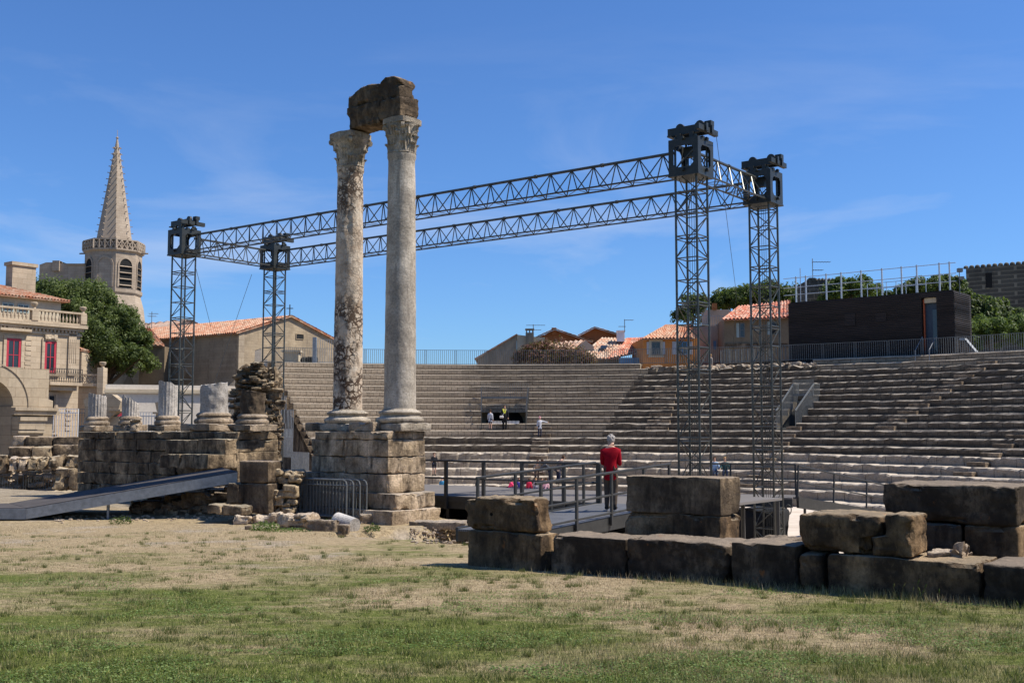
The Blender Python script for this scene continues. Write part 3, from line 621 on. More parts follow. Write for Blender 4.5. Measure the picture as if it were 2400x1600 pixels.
blk(2300, 2475, -.05, .95, 1318, 1440, STe, 'dark rounded low block at the right edge of the picture', group=G1, seed=8, pxT=2300, z0=-.6, rnd=.07)
blk(2480, 2760, -.05, .95, 1330, 1440, STb, 'tan low block just beyond the right edge', group=G1, seed=9, z0=-.6) if False else None
zB = zat(1296, (O+U*on(1938, 1296, O, U)).y)
def crackL(p, H):
    if p.x > H.x*.5: p.x -= .17*(1 if p.z < -.02 else 0)
    return p
def crackR(p, H):
    if p.x < -H.x*.4: p.x -= .17*(1 if p.z < -.02 else 0)
    return p
G2 = 'cracked upper blocks'
blk(1866, 2066, .02, .72, 1199, 1296, STb, 'upper tan block left of the stepped crack', group=G2, seed=11, amp=.03, rnd=.08, z0=zB+.004, fn=crackL, seg=.035)
blk(2072, 2142, .02, .62, 1201, 1305, STb, 'upper tan block right of the stepped crack with a sunlit right end', group=G2, seed=12, amp=.03, rnd=.06, z0=zB+.004, fn=crackR, seg=.035)
blk(2168, 2262, .42, .5, 1292, 1318, STp, 'small pale wedge of stone on top of the long tan block', 'loose_stone', seed=13, amp=.05, rnd=.08, z0=zB-.03)
blk(1745, 1850, .8, .8, 1258, 1295, STe, 'pale rounded stone behind the black block right of the gap', 'loose_stone', seed=14, amp=.05, rnd=.12, z0=-.55)
# stack in the middle
VS = 1.35
yS = (O+V*VS+U*on(1465, 1150, O+V*VS, U)).y; zS = [zat(1266, yS)-.35, zat(1198, yS), zat(1114, yS)]
def flare(p, H):
    if p.x > H.x*.7: p.x += .08*max(0, -p.z/H.z)
    return p
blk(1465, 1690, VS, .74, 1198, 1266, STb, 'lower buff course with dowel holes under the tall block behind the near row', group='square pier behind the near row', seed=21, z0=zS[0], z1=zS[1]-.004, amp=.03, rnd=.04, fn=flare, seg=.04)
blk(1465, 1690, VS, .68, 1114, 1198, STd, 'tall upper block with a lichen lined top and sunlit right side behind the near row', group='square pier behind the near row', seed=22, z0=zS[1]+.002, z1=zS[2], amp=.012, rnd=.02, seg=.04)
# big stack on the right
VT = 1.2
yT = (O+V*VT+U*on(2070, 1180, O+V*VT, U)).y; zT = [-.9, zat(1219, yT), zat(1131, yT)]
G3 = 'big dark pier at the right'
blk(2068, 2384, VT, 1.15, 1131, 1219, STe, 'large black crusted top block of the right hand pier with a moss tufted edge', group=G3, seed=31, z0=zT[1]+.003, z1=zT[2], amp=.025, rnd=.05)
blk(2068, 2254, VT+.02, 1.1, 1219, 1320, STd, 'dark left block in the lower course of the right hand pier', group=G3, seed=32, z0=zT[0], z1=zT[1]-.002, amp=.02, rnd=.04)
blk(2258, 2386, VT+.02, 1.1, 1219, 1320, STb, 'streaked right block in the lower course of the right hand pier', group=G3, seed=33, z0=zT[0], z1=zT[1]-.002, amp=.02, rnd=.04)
# ------------------------------------------------------------------ main pedestal
def courses(s0, s1, v0, v1, zs, mats, seed, parent, bl=1.1, name='masonry_course', amp=.02, outs=None, rnd=.03, seg=.11, cuts=None):
    rs = random.Random(seed)
    for k in range(len(zs)-1):
        mb = MB(); ex = outs[k] if outs else (0, 0, 0); a = s0-ex[0]; e = s1+ex[1]; x = a+.0
        n = max(1, round((e-a)/bl)); cut = [a+(e-a)*(j+rs.uniform(-.22, .22)*(0 < j < n))/n for j in range(n+1)]
        for j in range(n):
            rock(mb, O+U*(cut[j]+.003)+V*(v0-ex[2]+rs.uniform(-.015, .015)), U, V, cut[j+1]-cut[j]-.006, (v1-v0)+ex[2], zs[k]+.003, zs[k+1]-.003+(rs.uniform(-.03, .01) if k == len(zs)-2 else 0), seg, rnd, amp, seed*10+k*3+j)
        mb.build(name, mats[k % len(mats)], parent, smooth=True)
pc = P(911, 1100, 28.7); sP, vP = suv(pc)
ln = -on(730, 1100, pc, U); YP = 28.7
t = thing('column_pedestal', (uv(sP-1.3, vP+.7, -.7)), 'tall masonry pedestal carrying the two standing columns', 'pedestal')
zz = [zat(1228, YP)-.05, zat(1193, YP), zat(1156, YP), zat(1111, YP), zat(1071, YP), zat(1030, YP), EYE-.012]
STm = stone('pedestal_limestone', (.66, .56, .44), (.48, .40, .295), (.22, .175, .125), .46, (.045, .036, .029), bd=.028)
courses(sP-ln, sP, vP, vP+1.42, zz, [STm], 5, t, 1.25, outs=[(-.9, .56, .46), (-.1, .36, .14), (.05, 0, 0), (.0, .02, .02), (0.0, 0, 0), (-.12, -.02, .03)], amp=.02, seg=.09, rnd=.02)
yR = 29.65; pR = P(937, 965, yR); sR, vR = suv(pR); sL = sR-1.97; AXR = O+V*vR
def column(name, s, v, zb, zt, r0, r1, mat, label, seed, bmat=STp, dmg=.0, fl=.09):
    c_ = uv(s, v, zb); t = thing(name, c_, label, 'column', 'the two standing columns')
    mb = MB(); rock(mb, uv(s-.6, v-.6), U, V, 1.2, 1.2, zb+.004, zb+.22, .1, .03, .02, seed); mb.build('plinth', bmat, t, smooth=True)
    pr = [(.60, .22), (.63, .25), (.645, .29), (.63, .335), (.585, .36), (.54, .375), (.515, .41), (.52, .44), (.555, .455), (.575, .485), (.56, .52), (.50, .54), (r0+.035, .56), (r0, .60)]
    def nb(tt, z, r): return r+.02*noise.noise(Vector((math.cos(tt)*2, math.sin(tt)*2, z*6+seed)))
    mb = MB(); mb.lathe(pr, c_, 48, nb); mb.build('base', bmat, t, smooth=True)
    H_ = zt-zb; hc = .98; zs0 = .6; zs1 = H_-hc; pr = []
    nn = 90
    for k in range(nn+1):
        f = k/nn; r = r0+(r1-r0)*(f**1.5); 
        if k >= nn-1: r += .03
        pr.append((r, zs0+(zs1-zs0)*f))
    def nr(tt, z, r):
        q = Vector((math.cos(tt)*1.1+seed, math.sin(tt)*1.1, z*1.3)); d = .008*noise.noise(q)+.006*noise.noise(q*4)
        if dmg:
            e = noise.noise(Vector((math.cos(tt)*1.3, math.sin(tt)*1.3, z*.9+seed*2))); d -= dmg*max(0, e-.16)*1.6; d -= dmg*.35*max(0, fbm(q*5, 3))
        return r+d
    mb = MB(); mb.lathe(pr, c_, 96, nr); mb.build('shaft', mat, t, smooth=True)
    # capital: bell, two tiers of leaves, volutes, abacus
    z0 = zs1; mb = MB(); bell = [(r1+.03, z0), (r1+.05, z0+.04), (r1+.02, z0+.06), (r1+.03, z0+.35), (r1+.02+fl*.4, z0+.6), (r1+fl, z0+.80), (r1+fl+.01, z0+.84)]
    bell2 = []
    for k in range(len(bell)-1):
        for j in range(4): f = j/4; bell2.append((bell[k][0]*(1-f)+bell[k+1][0]*f, bell[k][1]*(1-f)+bell[k+1][1]*f))
    bell2.append(bell[-1])
    mb.lathe(bell2, c_, 64, lambda tt, z, r: r+.035*fbm(Vector((math.cos(tt)*3+seed, math.sin(tt)*3, z*4)), 3)-.02); mb.build('bell', bmat, t, smooth=True)
    mb = MB(); rs = random.Random(seed)
    for tier, (zz0, hh, off, rr) in enumerate(((z0+.05, .33, 0, r1-.01), (z0+.24, .40, .5, r1+.0), (z0+.5, .32, .25, r1+fl*.5))):
        for k in range(8):
            if rs.random() < .18: continue
            a = 2*math.pi*(k+off)/8+ANG; dd = Vector((math.cos(a), math.sin(a), 0)); tt = Vector((-dd.y, dd.x, 0)); h2 = hh*rs.uniform(.75, 1.0)
            for lobe in (-1, 0, 1):
                pr_ = []
                for j in range(7):
                    f = j/6; out = .02+.065*f**2+(.03 if f > .8 else 0); zc = zz0+h2*(f if f < .9 else .86); wv_ = .055*(1-.3*f)
                    p = c_+dd*(rr+out+rs.uniform(-.008, .008))+tt*(lobe*.085*(1-.25*f))+Vector((0, 0, zc-zb+zb-0)); pr_.append((p, wv_))
                vs = []; 
                for (p, wv_) in pr_: vs += [p-tt*wv_-dd*.05, p+dd*.012, p+tt*wv_-dd*.05]
                fs = []
                for j in range(6):
                    for q in (0, 1): fs.append((3*j+q, 3*j+q+1, 3*j+4+q, 3*j+3+q))
                fs.append((18, 19, 20)); mb.add(vs, fs)
    mb.build('acanthus_leaves', bmat, t)
    mb = MB()
    for k in range(4):
        a = math.pi/4+k*math.pi/2+ANG; dd = Vector((math.cos(a), math.sin(a), 0)); tt = Vector((-dd.y, dd.x, 0))
        if rs.random() < .3: continue
        pc_ = c_+dd*(r1+fl*1.1)+Vector((0, 0, z0+.74)); mb.tube(pc_-tt*.05, pc_+tt*.05, .075, 10); mb.tube(pc_-dd*.18-Vector((0, 0, .2)), pc_, .035, 6)
    if mb.v: mb.build('volutes', bmat, t)
    n = 32; vs = []
    for zc in (H_-.15, H_-.004):
        for k in range(n):
            a = 2*math.pi*k/n+ANG; q = abs(math.cos(2*(a-ANG))); r = r1+fl*.85+.09*(1-q)**1.3+.035*noise.noise(Vector((math.cos(a)*3+seed, math.sin(a)*3, 1))); vs.append(c_+Vector((math.cos(a)*r, math.sin(a)*r, zc)))
    mb = MB(); mb.add(vs, [(k, (k+1) % n, n+(k+1) % n, n+k) for k in range(n)]+[tuple(range(n))[::-1], tuple(range(n, 2*n))]); mb.build('abacus', STe if False else bmat, t)
    return t
STk = stone('carved_pale_stone', (.50, .43, .35), (.39, .335, .27), (.24, .20, .155), .4, (.085, .068, .052), bd=.03, sc=1.6)
STcap = stone('capital_marble', (.62, .56, .48), (.50, .45, .38), (.34, .30, .25), .3, (.12, .095, .075), bd=.03, sc=1.8, warm=(1.05, .98, .88))
column('marble_column', sR, vR, EYE, 10.14, .425, .36, MBg, 'smooth grey marble column with a leafy capital, nearer of the standing pair', 3, STcap)
column('marble_column', sL, vR, EYE, 10.05, .405, .355, MBb, 'mottled pitted marble column with dark veins, left of the standing pair', 8, STcap, dmg=.05, fl=.17)
# broken plinth slabs
for (s_, v_, l_, d_, lab) in ((sR-1.08, vP+.02, .92, .3, 'low dark slab set between the two column plinths'), (sL-.95, vP+.15, .3, .8, 'broken block end left of the mottled column plinth')):
    mb = MB(); rock(mb, uv(s_, v_), U, V, l_, d_, EYE+.003, EYE+.24, .08, .03, .03, s_); tag(mb.build('plinth_slab', STk, smooth=True), lab, 'stone slab')
# entablature fragment
STent = stone('entablature_stone', (.33, .26, .185), (.22, .175, .125), (.12, .096, .072), .52, (.055, .044, .034), rust=.7, bd=.03)
te = thing('entablature_fragment', uv((sR+sL)/2, vR, 10.1), 'broken dark lump of entablature bridging the tops of the two columns', 'entablature')
def archfn(p, H):
    if p.z < 0: p.z += .05*max(0, 1-((p.x+.1)/(H.x*.75))**2)*min(1, -p.z/H.z*1.5)
    return p
def domefn(p, H):
    if p.z > 0: p.z -= .14*abs(p.x/H.x)**2.2*min(1, p.z/H.z*1.5)
    return p
mb = MB(); rock(mb, uv(sL+.22, vR-.36), U, V, 1.24, .72, 10.07, 10.72, .05, .05, .05, 41, archfn); rock(mb, uv(sL+1.42, vR-.37), U, V, .80, .74, 10.15, 10.74, .05, .04, .04, 42); mb.build('architrave', STent, te, smooth=True)
mb = MB(); rock(mb, uv(sL+.24, vR-.36), U, V, .4, .70, 10.66, 11.06, .05, .04, .03, 45); rock(mb, uv(sL+.44, vR-.35), U, V, 1.12, .70, 10.66, 11.24, .05, .06, .045, 43, domefn); rock(mb, uv(sL+1.36, vR-.34), U, V, .78, .7, 10.70, 11.33, .05, .07, .045, 44, domefn)
mb.build('frieze', STent, te, smooth=True)
# ------------------------------------------------------------------ left platform
pl = P(557, 1010, 32.6); sl_, vl = suv(pl); A1 = O+V*vR
c_back = uv(sl_, vl)+V*1.5
tl = thing('stage_wall_platform', uv(sl_-4, vl+.7, -1.3), 'long stepped masonry platform carrying the broken column stubs', 'platform')
s_w = on(182, 1070, O+V*vl, U)
Yc = 33; zl = [-1.4, zat(1136, 36), zat(1110, 36), zat(1084, 35.5), zat(1056, 35), zat(1029, 34), EYE-.01]
STl = stone('platform_limestone', (.48, .39, .275), (.31, .25, .175), (.14, .113, .082), .52, (.04, .032, .026), bd=.025)
courses(s_w, sl_, vl, vl+1.55, zl, [STl], 15, tl, 1.05, amp=.018, seg=.14, rnd=.02)
# stepped blocks in front
for (zk0, zk1, pxf, pxl, sd) in ((zat(1066, 32), zat(1029, 32), 527, 388, 1), (zat(1100, 31.5), zat(1065, 31.5), 488, 372, 2)):
    # corner: on line through right face (s = sl_) moving toward camera
    t_ = on(pxf, 1060, uv(sl_, vl), -V); dv = t_; ss = on(pxl, 1060, O+V*(vl-dv), U)
    courses(ss, sl_, vl-dv, vl+.05, [zk0, zk1], [STl], 20+sd, tl, 1.2, name='step_course', amp=.022, seg=.14, rnd=.02)
def stub(px, ytop, r, mat, label, seed, flute=0, hbase=.5, slant=0, pw=None, bw=1.0):
    s_ = on(px, 960, A1, U); c_ = uv(s_, vR, EYE); t = thing('column_stub', c_, label, 'column stub', 'broken column stubs on the platform'); h = zat(ytop, c_.y)-EYE
    mb = MB(); pw = pw or r*1.45*bw; rock(mb, uv(s_-pw, vR-pw), U, V, 2*pw, 2*pw, EYE+.004, EYE+.2*bw, .1, .025, .03, seed); mb.build('plinth', STk, t, smooth=True)
    k_ = bw; pr = [(r*1.35, .2*k_), (r*1.42, .26*k_), (r*1.35, .32*k_), (r*1.2, .34*k_), (r*1.2, .38*k_), (r*1.28, .42*k_), (r*1.2, .47*k_), (r*1.06, .5*k_)]
    mb = MB(); mb.lathe(pr, c_, 40, lambda tt, z, r_: r_+.03*noise.noise(Vector((math.cos(tt)*2+seed, math.sin(tt)*2, z*3)))); mb.build('base', STk, t, smooth=True)
    n = 200; vs = []; m_ = 14
    for j in range(m_+1):
        for k in range(n):
            a = 2*math.pi*k/n; rr = r-(flute*abs(math.cos(a*10))**.5 if flute else 0)+.03*noise.noise(Vector((math.cos(a)*2+seed, math.sin(a)*2, j*.3)))*(1 if not flute else .4)
            if not flute: rr += .03*fbm(Vector((math.cos(a)*1.4+seed*3, math.sin(a)*1.4, j*.18)), 3)
            z = .45*k_+(h-.45*k_)*j/m_
            if j: z += (-slant*(math.cos(a+ANG)*.5+.5)+.08*noise.noise(Vector((math.cos(a)*2, math.sin(a)*2, seed))))*j/m_
            vs.append(c_+Vector((rr*math.cos(a), rr*math.sin(a), z)))
    mb = MB(); mb.add(vs, [(j*n+k, j*n+(k+1) % n, (j+1)*n+(k+1) % n, (j+1)*n+k) for j in range(m_) for k in range(n)]+[tuple(range(m_*n, (m_+1)*n))]); mb.build('shaft', mat, t, smooth=True)
MBs = stone('pale_marble', (.52, .475, .43), (.45, .41, .37), (.30, .275, .25), .22, (.16, .14, .12), bd=.01, warm=(1.02, 1, .96))
stub(228, 922, .30, MBs, 'leftmost column stub, fluted and worn', 1, .02, slant=.12)
stub(306, 928, .28, MBs, 'fluted column stub with a slanting top and a fallen shard at its foot', 2, .02, slant=.3)
stub(393, 893, .30, MBs, 'tall finely fluted column stub with a sloping top beside the steel tower', 3, .012, slant=.18)
stub(501, 903, .42, MBs, 'thick plain marble stub with a sheared pale top', 4, 0, slant=-.1, bw=1.15)
stub(592, 914, .36, STd, 'dark rough pitted stub on a split base, rightmost on the platform', 5, 0, slant=.1)
s_ = on(330, 990, A1, U); mb = MB(); rock(mb, uv(s_-.1, vR-.5), (U+V*.4).normalized(), (V-U*.4).normalized(), .42, .3, EYE+.01, EYE+.42, .08, .1, .08, 9); tag(mb.build('marble_shard', STk, smooth=True), 'angular shard leaning beside the slanted fluted stub', 'stone shard')
# ------------------------------------------------------------------ small pier and rubble wall before the platform
def wblk(px0, px1, Y, dep, pyT, pyB, mat, name, label, cat, d1=None, group=None, seed=0, amp=.03, rnd=.05, seg=.08):
    a = P(px0, pyB, Y); d1 = d1 or Vector((1, 0, 0)); l = on(px1, pyB, a, d1); d2 = Vector((-d1.y, d1.x, 0)); mb = MB()
    rock(mb, a, d1, d2, l, dep, zat(pyB, Y), zat(pyT, Y), seg, rnd, amp, seed); return tag(mb.build(name, mat, smooth=True), label, cat, group)
Ud = Vector((.93, -.37, 0))
wblk(560, 629, 29.2, .7, 1079, 1131, STd, 'stone_block', 'dark squared top block of the small pier at the head of the ramp', 'stone block', Ud, 'small pier by the ramp', 51, .015)
wblk(560, 629, 29.2, .7, 1132, 1202, STd, 'stone_block', 'large dark lower block of the small pier at the head of the ramp', 'stone block', Ud, 'small pier by the ramp', 52, .015)
wblk(529, 558, 29.1, .6, 1131, 1181, STl, 'stone_block', 'narrow block leaning on the left of the small pier', 'stone block', Ud, 'small pier by the ramp', 53)
wblk(484, 517, 28.6, .5, 1182, 1206, STl, 'stone_block', 'low squared stone left of the small pier foot', 'stone block', Ud, 'kerb stones below the ramp', 54)
wblk(520, 566, 28.5, .5, 1183, 1207, STl, 'stone_block', 'low split stone at the foot of the small pier', 'stone block', Ud, 'kerb stones below the ramp', 55)
mb = MB(); rs = random.Random(4); a = P(628, 1200, 29.3)
z0_ = zat(1206, 29.3); H_ = zat(1102, 29.3)-z0_
for k in range(60):
    f = rs.random(); s_ = rs.uniform(.16, .40); x = rs.uniform(0, .70-.25*(1-f)); rock(mb, a+Vector((x, rs.uniform(-.25, .3), 0)), Vector((1, 0, 0)), Vector((0, 1, 0)), s_, s_, z0_+f*H_*.9, z0_+f*H_*.9+s_*.6, .1, .07, .05, k)
tag(mb.build('rubble_wall', STw, smooth=True), 'crumbling pile of tan rubble masonry right of the small pier', 'rubble wall')
# rough ruin core behind
def lump(name, px, py, Y, rad, mat, label, cat, seed, amp=.35, n=40):
    c_ = P(px, py, Y); bm = bmesh.new(); bmesh.ops.create_icosphere(bm, subdivisions=5, radius=1)
    for v_ in bm.verts:
        d = v_.co.normalized(); q = d*2+Vector((seed, 0, 0)); r = 1+amp*fbm(q, 4)+.16*abs(noise.noise(Vector((q.x*3, q.y*3, q.z*9))))
        p = Vector((d.x*rad[0], d.y*rad[1], d.z*rad[2]))*r; v_.co = p
    mb = MB(); mb.add([c_+v_.co for v_ in bm.verts], [tuple(x.index for x in f.verts) for f in bm.faces]); bm.free()
    return tag(mb.build(name, mat), label, cat)
mb = MB(); rs = random.Random(14); c_ = P(600, 1000, 40)
for k in range(420):
    f = rs.random()**.8; x = rs.gauss(0, 1)*.36*(1.45-.3*f); x = max(-.85, min(.85, x)); s_ = rs.uniform(.12, .3)
    zz_ = .8+f*3.3*(1-.22*abs(x)); rock(mb, (c_.x+x-s_*.6, c_.y-rs.uniform(0, .55)*(1-abs(x)*.4), 0), Vector((1, .1, 0)).normalized(), Vector((-.1, 1, 0)).normalized(), s_*1.35, s_*1.2, zz_, zz_+s_*.5, .15, .06, .05, k)
rock(mb, (c_.x-.8, c_.y-.2, 0), Vector((1, 0, 0)), Vector((0, 1, 0)), 1.6, 1.1, -1.5, 4.1, .14, .35, .16, 77)
tag(mb.build('ruined_wall_core', STl), 'ragged dark rubble core of a ruined wall rising behind the steel tower', 'ruined wall')
# loose stones
def G(px, py):      # where the sight line through (px, py) meets the ground
    a, b = ray(px, py); Y = 6.0
    while Y < 60 and EYE+b*Y > gz(a*Y, Y): Y += .05
    return Vector((a*Y, Y, gz(a*Y, Y)))
a_ = P(640, 1198, 31.3); b_ = P(742, 1198, 30.6); mb = MB(); dd = (b_-a_).to_3d(); dd.z = 0; ll = dd.length; dd.normalize()
for k in range(4):
    for j in range(2): rock(mb, a_+dd*(j*ll/2+.003), dd, Vector((-dd.y, dd.x, 0)), ll/2-.006, 1.0, -.75+k*.33, -.423+k*.33, .12, .02, .02, k*2+j)
tag(mb.build('shade_fill_wall', STd, smooth=True), 'dark low masonry added for the shade behind the crowd barriers left of the pedestal', 'wall')  # dark masonry added to fill the deep shade behind the barriers
def stone_at(px, py, Y, sz, label, mat=STk, seed=0, rot=0, name='loose_stone', group='loose stones along the lawn edge', amp=.12, rnd=.3):
    p = G(px, py); d1 = Vector((math.cos(rot), math.sin(rot), 0)); mb = MB(); l, w_, h = sz
    rock(mb, p-d1*l/2-Vector((-d1.y, d1.x, 0))*w_/2, d1, Vector((-d1.y, d1.x, 0)), l, w_, p.z-.05, p.z+h, .06, min(l, w_, h)*rnd*.6, min(l, w_, h)*amp*1.3, seed)
    return tag(mb.build(name, mat, smooth=True), label, 'stone', group)
def Yg(py):   # depth of the lawn seen at py
    b = -ray(1200, py)[1]; Y = 10
    for _ in range(60): Y = (EYE-gz(-3, Y))/b*.5+Y*.5
    return Y
stone_at(568, 1228, 27.2, (.42, .3, .2), 'small two lobed pale stone alone on the lawn', mat=STp, seed=61, amp=.3, rnd=.5)
stone_at(583, 1241, 26.2, (.16, .14, .1), 'pebble sized pale stone beside the two lobed stone', seed=62)
stone_at(632, 1226, 26.9, (.75, .45, .26), 'pale slab fragment half hidden in weeds, left of the carved pieces', seed=63, mat=STp, amp=.3, rnd=.5)
stone_at(700, 1238, 26.2, (.85, .6, .36), 'dark fronted slab with a pale top among the carved pieces', STp, 64, -.3, amp=.24, rnd=.4)
stone_at(757, 1244, 25.9, (.65, .4, .26), 'pitted carved fragment with small drilled holes', STk, 65, -.1, amp=.16)
stone_at(806, 1249, 25.6, (.27, .2, .2), 'small pale stone in front of the fallen drum', seed=66)
stone_at(858, 1208, 28.0, (.5, .2, .13), 'long thin pinkish stone left of the pedestal foot', seed=67, rot=-.4)
stone_at(833, 1216, 27.4, (.28, .2, .08), 'flat tan stone behind the fallen drum', STw, 68)
stone_at(868, 1226, 27.2, (.55, .4, .22), 'jumble of broken stone against the pedestal foot', STk, 69, .3, amp=.2)
stone_at(884, 1220, 27.6, (.3, .4, .24), 'dark broken stone touching the pedestal base', STe, 70, .3, amp=.2)
stone_at(1032, 1236, 25.4, (1.5, .5, .16), 'long low pale stone slab right of the pedestal base', seed=71, rot=-.25)
stone_at(1078, 1247, 24.8, (1.2, .55, .28), 'squared pale block with a shaded face right of the pedestal base', STm, 72, -.35, amp=.05, rnd=.1)
rs = random.Random(9)
pc_ = P(800, 1232, 26.3); zc = gz(pc_.x, pc_.y); mb = MB(); n = 28; a0 = Vector((pc_.x-.12, pc_.y+.12, zc+.22)); a1 = Vector((pc_.x+.34, pc_.y-.22, zc+.12)); mb.tube(a0, a1, .20, n, .19)
tag(mb.build('column_drum', MBs, smooth=False), 'fallen smooth grey marble drum tilted in the grass', 'column drum')
for k in range(8): stone_at(378+k*13+rs.uniform(-4, 4), 1203, 28.4+rs.uniform(-.4, .4), (rs.uniform(.16, .45), rs.uniform(.15, .3), rs.uniform(.08, .22)), ('leftmost small stone of the line below the ramp', 'second small stone from the left below the ramp', 'third small stone from the left below the ramp', 'fourth small stone from the left below the ramp', 'fourth small stone from the right below the ramp', 'third small stone from the right below the ramp', 'second small stone from the right below the ramp', 'rightmost small stone of the line below the ramp')[k], (STw, STp)[k % 2], 80+k)
mb = MB()
for k in range(500):
    px = rs.uniform(120, 900) if k < 320 else rs.uniform(960, 1100); py = (1216-(px-120)*.012+rs.gauss(0, 5)) if k < 320 else rs.uniform(1240, 1275); p = P(px, py, 27.6 if k < 320 else 1.7*2600/(py-1010)*1.22)
    p = G(px, py); s_ = rs.uniform(.02, .07); rock(mb, (p.x, p.y, 0), Vector((1, 0, 0)), Vector((0, 1, 0)), s_*1.4, s_, p.z-.01, p.z+s_*.6, .1, s_*.3, s_*.15, k)
tag(mb.build('gravel', STp), 'scattered small gravel along the lawn edge', 'gravel', kind='stuff')
# little weed plants
def weed(px, py, Y, r, h, n, label, seed, mat=LFm, sz=.03):
    p = P(px, py, Y); p.z = gz(p.x, p.y); rs = random.Random(seed); V_, T_ = [], []
    for k in range(n):
        a = rs.uniform(0, 6.28); rr = r*math.sqrt(rs.random()); q = p+Vector((math.cos(a)*rr, math.sin(a)*rr, rs.uniform(.02, 1)*h*(1-.5*rr/r))); t1 = Vector((rs.gauss(0, 1), rs.gauss(0, 1), rs.gauss(0, .6))).normalized(); t2 = t1.cross(Vector((rs.gauss(0, 1), rs.gauss(0, 1), 1))).normalized(); s = sz*rs.uniform(.6, 1.3)
        V_ += [q-t1*s, q-t2*s*.45, q+t1*s, q+t2*s*.45]; T_ += [rs.random()]*4
    b = MB(); b.v = [tuple(x) for x in V_]; b.f = [(4*k, 4*k+1, 4*k+2, 4*k+3) for k in range(n)]; o = b.build('weed_plant', mat)
    at = o.data.attributes.new('tint', 'FLOAT', 'POINT'); at.data.foreach_set('value', np.array(T_, dtype=np.float32)); return tag(o, label, 'plant')
weed(872, 1243, 26.2, .2, .2, 260, 'small dark green weed at the right of the fallen drum', 1)
weed(620, 1240, 26.3, .35, .28, 420, 'clump of weeds in front of the pale slab fragment', 2, LFb, .035)
weed(775, 1228, 26.9, .3, .3, 200, 'spindly weeds behind the fallen drum', 3, LFb)
weed(672, 1248, 25.8, .6, .08, 500, 'low green tuft in front of the carved pieces', 4, LFb, .025)
weed(285, 1196, 28.4, .3, .25, 260, 'small weed growing under the ramp beam', 5)
# ------------------------------------------------------------------ left metal ramp
NL = P(61, 1200, 29.0); NL.z = -.30; NR = P(556, 1106, 29.6); zR_ = NR.z; wv = Vector((.10, 1, 0)).normalized(); WR = 5.0
tr_ = thing('access_ramp', (NL.x+3, NL.y+2, -.6), 'wide grey metal ramp with dark matting rising to the small pier', 'ramp')
FL = NL+wv*WR; FR = NR+wv*WR*.95; NLL = NL+Vector((-4.5, 2.0, -.25)); 
dn = (NR-NL); 
mb = MB(); th = .03
a_, b_, c1, d1_ = NL, NR, P(522, 1097, 31.0), P(22, 1180, 31.0)
mb.hexa([(p.x, p.y, p.z-.04) for p in (a_+Vector((0, .03, 0)), b_+Vector((0, .03, 0)), c1, d1_)]+[(p.x, p.y, p.z+.02) for p in (a_+Vector((0, .03, 0)), b_+Vector((0, .03, 0)), c1, d1_)])
mb.build('ramp_surface', RMf, tr_)
mb = MB()
for p, q in ((NL, NR), (d1_, c1)): mb.hexa([(x.x, x.y+dy, x.z+dz) for dz in (-.27, 0) for x, dy in ((p, 0), (q, 0), (q, .06), (p, .06))])
pe = NL+Vector((-2.2, .35, -.02)); mb.hexa([(x.x, x.y+dy, x.z+dz) for dz in (-.27, 0) for x, dy in ((pe, 0), (NL-Vector((.005, 0, 0)), 0), (NL-Vector((.005, 0, 0)), .06), (pe, .06))])
mb.build('side_beam', MTg, tr_)
mb = MB(); q = d1_+Vector((-3.4, .3, -.05))
mb.hexa([(p.x, p.y, p.z-.04) for p in (pe+Vector((0, .05, 0)), NL+Vector((-.01, .05, 0)), d1_-Vector((.01, 0, 0)), q)]+[(p.x, p.y, p.z+.015) for p in (pe+Vector((0, .05, 0)), NL+Vector((-.01, .05, 0)), d1_-Vector((.01, 0, 0)), q)])
mb.build('ramp_foot', RMf, tr_)
mb = MB()
for f in (.36,):
    for dy in (.3, 1.7): p = NL.lerp(NR, f)+wv*dy; mb.tube((p.x, p.y, -.9), (p.x, p.y, p.z-.05), .04, 6)
mb.build('prop', MTg, tr_)
mb = MB(); rs = random.Random(31)
for k in range(170):
    x = rs.uniform(0, 1); a = P(300+250*x, 1190, 30.6); s_ = rs.uniform(.12, .5); hh = (.15+.75*x)*rs.random(); yy_ = 30.0+rs.uniform(0, 1.3); zg = gz(a.x, yy_)
    rock(mb, (a.x, yy_, 0), Vector((.95, .3, 0)).normalized(), Vector((-.3, .95, 0)).normalized(), s_*1.4, s_, zg-.05+hh*.7, zg+hh*.7+s_*.5, .16, .05, .05, k)
tag(mb.build('rubble_heap', STd, smooth=True), 'dark heap of rubble lying in the shade under the ramp', 'rubble')
# ------------------------------------------------------------------ crowd barriers
def barrier_mesh(mb, p, d, L_=2.4, h=1.08, gap=.115):
    p = Vector(p); up = Vector((0, 0, 1)); r = .021; a = p+up*.14; 
    pts = [p+d*0+up*.14, p+up*(h-.12), p+d*.04+up*(h-.03), p+d*.13+up*h, p+d*(L_-.13)+up*h, p+d*(L_-.04)+up*(h-.03), p+d*L_+up*(h-.12), p+d*L_+up*.14, p+up*.14]
    for k in range(len(pts)-1): mb.tube(pts[k], pts[k+1], r, 6)
    mb.tube(p+up*(h-.14), p+d*L_+up*(h-.14), .014, 5)
    n = int(L_/gap)
    for k in range(1, n): mb.tube(p+d*(L_*k/n)+up*.14, p+d*(L_*k/n)+up*h, .009, 4)
def barrier_feet(mb, p, d):
    q = Vector((-d.y, d.x, 0))
    for f in (.2, 2.1): c_ = Vector(p)+d*f; mb.tube(c_-q*.3, c_+Vector((0, 0, .16)), .018, 5); mb.tube(c_+q*.3, c_+Vector((0, 0, .16)), .018, 5)
t0_ = None
lab = ['front crowd barrier of the set stacked against the pedestal', 'second crowd barrier in the set stacked against the pedestal', 'third crowd barrier in the set stacked against the pedestal', 'rearmost crowd barrier touching the pedestal wall']
